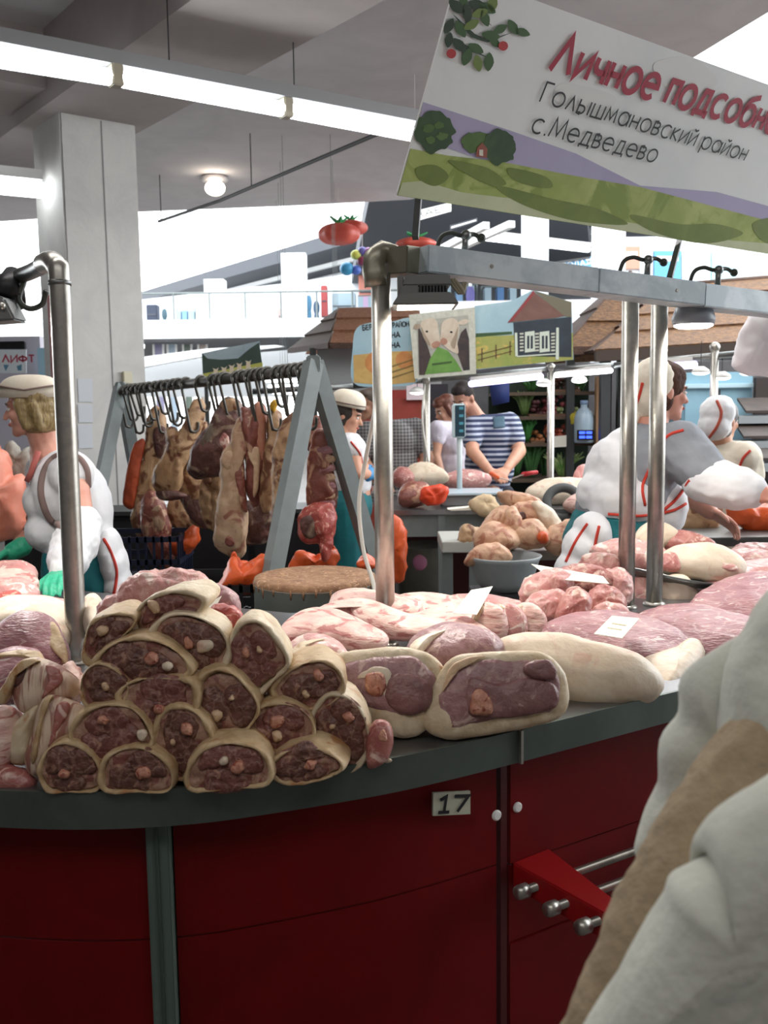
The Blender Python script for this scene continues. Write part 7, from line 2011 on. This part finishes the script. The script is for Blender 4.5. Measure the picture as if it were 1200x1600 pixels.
def veg(name, label, cat, px, w, shelf, hgt, m, kind='bunch', n=9, Y=8.62):
    c = P(px, shelf, Y)
    c.z = vz[shelf]
    t = thing(name, label, cat, c)
    rr = random.Random(px)
    n = int(n * 1.8)
    hgt *= 1.15
    if kind == 'bunch':
        for k in range(n):
            a = rr.uniform(-1, 1)
            MB().tube(smooth_open([c + V((a * 0.02, 0, 0.015)), c + V((a * w * 0.5, rr.uniform(-0.04, 0.04), hgt * 0.6)), c + V((a * w, rr.uniform(-0.08, 0.02), hgt * rr.uniform(0.75, 1.0)))], 6), [0.012, 0.014, 0.016, 0.016, 0.013, 0.008, 0.003], 6).build('stalk', m, t, True)
    elif kind == 'heap':
        for k in range(n):
            r = w / 3.2
            p = c + V((rr.uniform(-w, w), rr.uniform(-0.08, 0.05), r * (0.9 + 1.5 * (k // 4) * 0.9)))
            MB().ell(p, (r, r, r * 0.9), None, 12, 8).build('piece', m, t, True)
        MB().box((c.x - w * 1.3, c.y - 0.12, c.z), (c.x + w * 1.3, c.y + 0.12, c.z + 0.02)).build('punnet', mat('punnet', '#6a4a36', rough=0.7), t)
    return t
lk = mat('leek', '#6fa84a', '#c8d89a', 12, 0.5)
dg_ = mat('dill', '#2f5a2a', '#3f7038', 14, 0.6)
veg('spring_onion_bunch', 'pale bunch of spring onions fanned on the lowest vegetable shelf', 'vegetables', 878, 0.2, 748, 0.2, lk, n=18)
veg('dill_bunch', 'dark green herb bunch left of the spring onions', 'vegetables', 830, 0.15, 748, 0.3, dg_, n=18)
veg('herb_bunch', 'bright green herb bunch on the second vegetable shelf', 'vegetables', 822, 0.1, 692, 0.2, mat('parsley', '#3f8a3c', '#2f6f30', 14, 0.6), n=16)
veg('tomato_punnet', 'punnet of red-brown tomatoes above the spring onions', 'vegetables', 868, 0.09, 692, 0.1, mat('tomato', '#8f3a2a', '#a8523a', 10, 0.35), 'heap', 8)
veg('radish_punnet', 'punnet of dark red radishes on the third vegetable shelf', 'vegetables', 862, 0.09, 650, 0.1, mat('radish', '#6f2c30', '#8a4040', 10, 0.35), 'heap', 10)
veg('lettuce_bunch', 'olive green lettuce bunch on the third vegetable shelf', 'vegetables', 820, 0.12, 650, 0.2, mat('lettuce', '#6f8a4a', '#54703a', 12, 0.6), n=16)
veg('herb_bunch', 'dark herb bunch on the topmost vegetable shelf', 'vegetables', 830, 0.14, 612, 0.12, dg_, n=14)
veg('pepper_punnet', 'punnet of dark peppers on the topmost vegetable shelf', 'vegetables', 880, 0.1, 612, 0.1, mat('pepper', '#5a2c2c', '#3f4a2c', 10, 0.35), 'heap', 8)
veg('leek_bunch', 'dense dark leek bunch behind the striped man at the lowest shelf', 'vegetables', 805, 0.16, 748, 0.3, dg_, n=16)
veg('chive_bunch', 'dark chive bunch hard by the second far post', 'vegetables', 852, 0.12, 748, 0.28, dg_, n=16, Y=8.75)
veg('parsley_bunch', 'bright parsley bunch at the end of the second shelf', 'vegetables', 800, 0.12, 692, 0.22, MATS['parsley'], n=14)
veg('carrot_punnet', 'punnet of orange-brown carrots in the middle of the second shelf', 'vegetables', 845, 0.08, 692, 0.1, mat('carrot', '#a86a3a', '#8f5430', 10, 0.45), 'heap', 8)
veg('beet_punnet', 'punnet of dark beets in the middle of the third shelf', 'vegetables', 842, 0.08, 650, 0.1, mat('beet', '#4a2428', '#5c3030', 10, 0.45), 'heap', 8)
veg('cabbage_heap', 'pale cabbage heap on the third shelf next to the sack', 'vegetables', 884, 0.08, 650, 0.1, mat('cabbage', '#8a9a5c', '#a3ae78', 8, 0.55), 'heap', 5)
veg('fennel_bunch', 'dark fennel bunch on the topmost shelf by the wooden post', 'vegetables', 905, 0.1, 612, 0.12, dg_, n=10)
jug = thing('water_jug', 'large clear water jug at the wooden post', 'jug', V((P(912, 692, 8.45).x, 8.45, vz[692])))
c = V((P(912, 692, 8.45).x, 8.45, vz[692]))
MB().lathe(c, [(0.08, 0), (0.085, 0.02), (0.085, 0.22), (0.07, 0.27), (0.03, 0.31), (0.03, 0.34)], 24).build('bottle', mat('jug_blue', '#b4cad8', rough=0.15), jug, True)
MB().lathe(c, [(0.034, 0.335), (0.034, 0.365), (0.03, 0.37)], 20).build('cap', mat('jug_cap', '#8fa8c8'), jug, True)
d = Board('scale_display', 'small dark scale display glowing blue in front of the jug', 'display', [P(903, 672, 8.3), P(929, 672, 8.3), P(929, 688, 8.3), P(903, 688, 8.3)], black, 0.04)
bd_ = mat('digit_blue', '#3a5aff', emit='#3858ff', power=2)
for x in (905, 916):
    for y in (674, 681): d.decal('digits', [(x, y), (x + 9, y), (x + 9, y + 4), (x, y + 4)], bd_)
pp = Board('price_sheet', 'white price sheet hanging on the vegetable shelf', 'price card', [P(866, 682, 8.4), P(885, 680, 8.4), P(885, 698, 8.4), P(866, 699, 8.4)], paper, 0.004)
ys = thing('sack', 'yellow net sack beside the water jug', 'sack', P(897, 665, 8.5))
mb = MB(); pillow(mb, [P(x, y, 8.5) for x, y in ((889, 662), (888, 646), (897, 642), (904, 648), (904, 663), (896, 666))], 0.05, 0.05, 24, 5)
mb.build('net', mat('net_yellow', '#b8a82c', '#a09426', 30, 0.7), ys, True, amp=0.006, nscale=30)
# blue tarpaulin behind the striped man, red booth wall
o = MB().prism([P(765, 600, 8.2), P(796, 596, 8.2), P(796, 628, 8.2), P(770, 634, 8.2)], (0, 0.04, 0)).build('tarpaulin', mat('tarp_blue', '#20326e', '#1a2858', 5, 0.7), None, True)
o.parent = vs_
o.location = -ORG[vs_.name]
rb = thing('booth', 'red booth wall behind the checked man and the dark-haired seller', 'booth', V((P(610, 650, 8.6).x, 8.6, 0)))
a, b = P(545, 640, 8.6), P(668, 622, 8.6)
MB().box((a.x, 8.6, 0), (b.x, 8.65, b.z)).build('wall', mat('booth_red', '#a8483e', '#98402f', 4, 0.7), rb)
MB().box((P(635, 610, 8.58).x, 8.55, P(640, 625, 8.58).z), (P(672, 610, 8.58).x, 8.6, P(640, 600, 8.58).z)).build('sign_panel', mat('booth_sign', '#e8d4d8', rough=0.6), rb)
MB().box((P(672, 610, 8.7).x, 8.7, 0), (P(700, 610, 8.7).x, 8.75, P(690, 600, 8.7).z)).build('side_panel', mat('booth_dark', '#2c2a30', rough=0.7), rb)
# blue-white cabinet and shelves at the far right
fr = thing('cool_cabinet', 'pale blue cool cabinet behind the right seller', 'cabinet', V((P(1125, 640, 8.0).x, 8.0, 0)))
a, b = P(1068, 582, 8.0), P(1178, 575, 8.0)
MB().box((a.x, 8.0, 0), (b.x, 8.5, a.z)).build('body', mat('cabinet_blue', '#9cc4d4', '#8fb8ca', 3, 0.5), fr, bevel=0.02)
zz = P(1120, 603, 8.0).z
MB().box((a.x - 0.02, 7.96, zz - 0.02), (b.x + 0.02, 8.0, zz + 0.02)).build('ledge', mat('cabinet_ledge', '#c2e0ea', rough=0.4), fr, bevel=0.006)
MB().box(((a.x + b.x) / 2 - 0.01, 7.97, 0.2), ((a.x + b.x) / 2 + 0.01, 8.0, zz - 0.03)).build('door_gap', darkpaint, fr)
sr = thing('produce_shelf', 'stepped shelf with dark produce trays right of the cool cabinet', 'shelf', V((P(1190, 700, 7.4).x, 7.4, 0)))
for k, y in enumerate((650, 690, 725)):
    a = P(1155 - 4 * k, y, 7.5 - 0.2 * k)
    MB().box((a.x, a.y, a.z - 0.06), (a.x + 1.2, a.y + 0.35, a.z)).build('step', mat('step_grey', '#9aa0a2', rough=0.5), sr)
    for j in range(2):
        x = a.x + 0.06 + 0.4 * j
        MB().prism([V((x, a.y + 0.02, a.z + 0.02)), V((x + 0.3, a.y + 0.02, a.z + 0.02)), V((x + 0.33, a.y + 0.3, a.z + 0.12)), V((x + 0.03, a.y + 0.3, a.z + 0.12))], (0, 0, 0.02)).build('produce_tray', mat('tray_dark', '#3a3230', '#4c4038', 12, 0.6), sr)
a = P(1180, 640, 7.9)
MB().box((a.x, 7.9, 0), (a.x + 1.0, 7.95, P(1190, 590, 7.9).z)).build('back', mat('shelf_back', '#3c3230', rough=0.7), sr)
# white carrier bag hanging at the far right
wb = bag('bright white carrier bag hanging near the right end of the beam', [(1148, 578), (1152, 545), (1160, 512), (1172, 494), (1200, 486), (1230, 500), (1235, 580), (1190, 584)], 3.6, mat('bag_white', '#fbf6f8', '#f2eaf0', 5, 0.5, trans=0.0), 0.06, 0.06)
# stall behind the right seller: orange bag, brown sacks, far tray
bag('orange bag lying before the far right seller', [(1135, 800), (1145, 782), (1180, 790), (1240, 795), (1240, 825), (1180, 828), (1150, 820)], 4.4, orangebag, 0.06, 0.06, False)
meat('pork_slab', 'brownish flank under the outstretched arm of the right seller', 'meat', [(1060, 830), (1065, 790), (1090, 772), (1115, 790), (1125, 815), (1105, 835)], hangtan, 4.5, 0.05, 0.05, 0.06, 0.008, 12)
ft_ = thing('side_table', 'steel side table beyond the tray at the right', 'table', V((P(1160, 830, 4.4).x, 4.4, 0)))
a, b = P(1095, 838, 4.2), P(1260, 828, 4.2)
MB().box((a.x, 4.15, a.z - 0.04), (b.x, 4.75, a.z)).build('top', steel2, ft_, bevel=0.004)
for x in (a.x + 0.05, b.x - 0.05): 
    for y in (4.2, 4.7): MB().bar((x, y, 0), (x, y, a.z - 0.04), 0.04).build('leg', greypaint, ft_)
# hanging tomato decorations and toys
def tomato(label, pts, Y):
    q = [P(x, y, Y) for x, y in pts]
    c, n = plane_of(q)
    w = (max(p.x for p in q) - min(p.x for p in q)) / 2
    hgt = (max(p.z for p in q) - min(p.z for p in q)) / 2
    t = thing('tomato_balloon', label, 'decoration', c, 'hanging tomato balloons')
    mb = MB()
    rows = []
    for i in range(1, 14):
        a = math.pi * i / 14
        rows.append([c + V((w * math.sin(a) * (1 + 0.06 * math.cos(6 * u)) * math.cos(u), w * 0.8 * math.sin(a) * (1 + 0.06 * math.cos(6 * u)) * math.sin(u), hgt * math.cos(a) * (1 - 0.35 * math.exp(-(math.sin(a) * 3) ** 2)))) for u in [2 * math.pi * k / 36 for k in range(36)]])
    mb.grid(rows, close=True)
    m = len(mb.v); mb.f.append(tuple(range(36))); mb.f.append(tuple(range(m - 36, m))[::-1])
    mb.build('fruit', mat('tomato_red', '#d8604e', '#c84e40', 5, 0.45), t, True)
    for k in range(5):
        a = 2 * math.pi * k / 5
        tip = c + V((0.6 * w * math.cos(a), 0.5 * w * math.sin(a), hgt * 1.5))
        MB().sheet([[c + UP * hgt * 0.6, c + V((0.2 * w * math.cos(a + 0.6), 0.2 * w * math.sin(a + 0.6), hgt * 1.1))], [c + V((0.2 * w * math.cos(a - 0.6), 0.2 * w * math.sin(a - 0.6), hgt * 1.1)), tip]], 0.01).build('leaf', mat('leaf_green', '#3fae6a', rough=0.5), t)
    MB().tube([c + UP * hgt * 0.6, c + UP * 6], 0.004, 6).build('string', white, t)
tomato('front tomato shaped balloon hanging in the bright atrium', [(498, 366), (530, 386), (561, 364), (530, 348)], 12)
tomato('tomato shaped balloon tucked behind the other in the atrium', [(524, 356), (548, 370), (574, 356), (548, 343)], 12.6)
tomato('tomato shaped balloon seen just above the zinc beam', [(620, 382), (650, 392), (681, 380), (650, 370)], 8)
ty_ = thing('toy_bunch', 'bunch of coloured toys hanging near the atrium balloons', 'toys', P(566, 405, 13))
for (x, y, r, c) in ((556, 398, 8, 'c8d060'), (566, 392, 7, '6a6ab0'), (576, 394, 8, 'b07ab8'), (566, 408, 8, '8a3a58'), (542, 420, 11, '3f9ac8'), (556, 422, 8, '4a6ac0'), (580, 406, 6, 'd8d8d0')):
    MB().ell(P(x, y, 13), (r * 13 / 1500, r * 11 / 1500, r * 12 / 1500), None, 12, 8).build('toy', mat('toy_' + c, '#' + c, rough=0.4), ty_, True)
MB().tube([P(566, 392, 13), P(566, -500, 13)], 0.005, 6).build('string', white, ty_)

# ================================================================== shopper in the foreground
fp = Person('shopper in cream fleece with a wide beige sleeve, close beside the red counter', (1480, 640, 0.78), 100, 0, 1.0)
fleece = mat('cream_fleece', '#d3d4c8', '#c6c7bc', 12, 0.95, bump=0.25, bscale=60)
suede = mat('beige_suede', '#a8957a', '#97846a', 30, 0.95, bump=0.4, bscale=80)
nk, ch, pv = P(1490, 880, 0.76), P(1440, 1120, 0.76), P(1400, 1700, 0.78)
s = fp
s.b.chain([(s.h(0, -0.02, -0.05), 0.058), (nk, 0.06), (ch, 0.09), (pv, 0.1)])
Ls, Rs = P(1340, 1075, 0.735), P(1720, 1060, 0.78)
Le, Lw, Lh = P(930, 1640, 0.66), P(1000, 1760, 0.85), P(1020, 1790, 0.95)
Re, Rw, Rh = P(1800, 1640, 0.76), P(1750, 1800, 0.95), P(1740, 1830, 1.05)
s.b.chain([(Ls, 0.035), (P(1180, 1210, 0.715), 0.026), (P(1085, 1320, 0.69), 0.022), (P(1000, 1470, 0.665), 0.02), (Le, 0.018), (Lw, 0.02)]); s.b.chain([(Rs, 0.05), (Re, 0.04), (Rw, 0.03)]); s.b.cap(Ls, Rs, 0.06)
s.hand(s.b, Lw, Lh - Lw, V((0.5, 0.5, 0)), V((1, 0, 0))); s.hand(s.b, Rw, Rh - Rw, V((-0.5, 0.5, 0)), V((-1, 0, 0)))
s.legs(pv, stance=0.09)
jk = MB()
s.ob(jk, P(1470, 1130, 0.76), (0.19, 0.12, 0.17)); s.ob(jk, P(1420, 1400, 0.74), (0.17, 0.13, 0.2)); s.ob(jk, P(1400, 1650, 0.76), (0.18, 0.14, 0.2)); jk.chain([(ch, 0.14), (pv, 0.15)]); jk.cap(Ls + V((0.04, 0.02, 0)), Rs, 0.075); jk.chain([(Rs, 0.075), (Re, 0.06), (Rw, 0.045)])
def pf(pts, Y, tf, tb, Yt=0): 
    m = MB(); pillow(m, trace(pts, Y, Y + Yt), tf, tb, 48, 8, 2.1); return m
cape = pf([(1330, 940), (1200, 978), (1120, 1020), (1074, 1062), (1068, 1120), (1036, 1168), (1030, 1240), (1008, 1290), (996, 1340), (1060, 1330), (1150, 1220), (1300, 1120)], 0.80, 0.035, 0.04)
slv = chainmb([(P(1330, 1080, 0.735), 0.05), (P(1180, 1210, 0.715), 0.042), (P(1085, 1320, 0.69), 0.034), (P(1000, 1470, 0.665), 0.029), (P(935, 1620, 0.645), 0.026), (P(890, 1720, 0.64), 0.026)])
frt = pf([(1290, 1210), (1200, 1238), (1140, 1275), (1112, 1310), (1112, 1342), (1140, 1350), (1090, 1372), (1055, 1390), (1040, 1430), (990, 1510), (940, 1600), (900, 1700), (1100, 1800), (1320, 1700), (1360, 1400)], 0.585, 0.035, 0.05)
trs = MB(); s.ob(trs, pv - UP * 0.1, (0.17, 0.14, 0.15))
for hp, kn, an in s.extra: trs.chain([(hp, 0.1), (kn, 0.075), (an, 0.065)])
hair = MB(); hair.ell(s.h(0, -0.025, 0.03), s.sc(0.088, 0.095, 0.095), s.R); hair.ell(s.h(0, -0.04, -0.05), s.sc(0.085, 0.07, 0.08), s.R)
o = s.finish(0.008, [('jacket', fleece, jk, 0.008, dict(amp=0.006, nscale=10)), ('hood_drape', fleece, cape, 0, dict(amp=0.003, nscale=9)), ('sleeve', suede, slv, 0.005, dict(amp=0.004, nscale=22)), ('front_drape', fleece, frt, 0, dict(amp=0.004, nscale=7)), ('trousers', cdark, trs, 0.01, {}), ('hair', brownhair, hair, 0.008, {})])
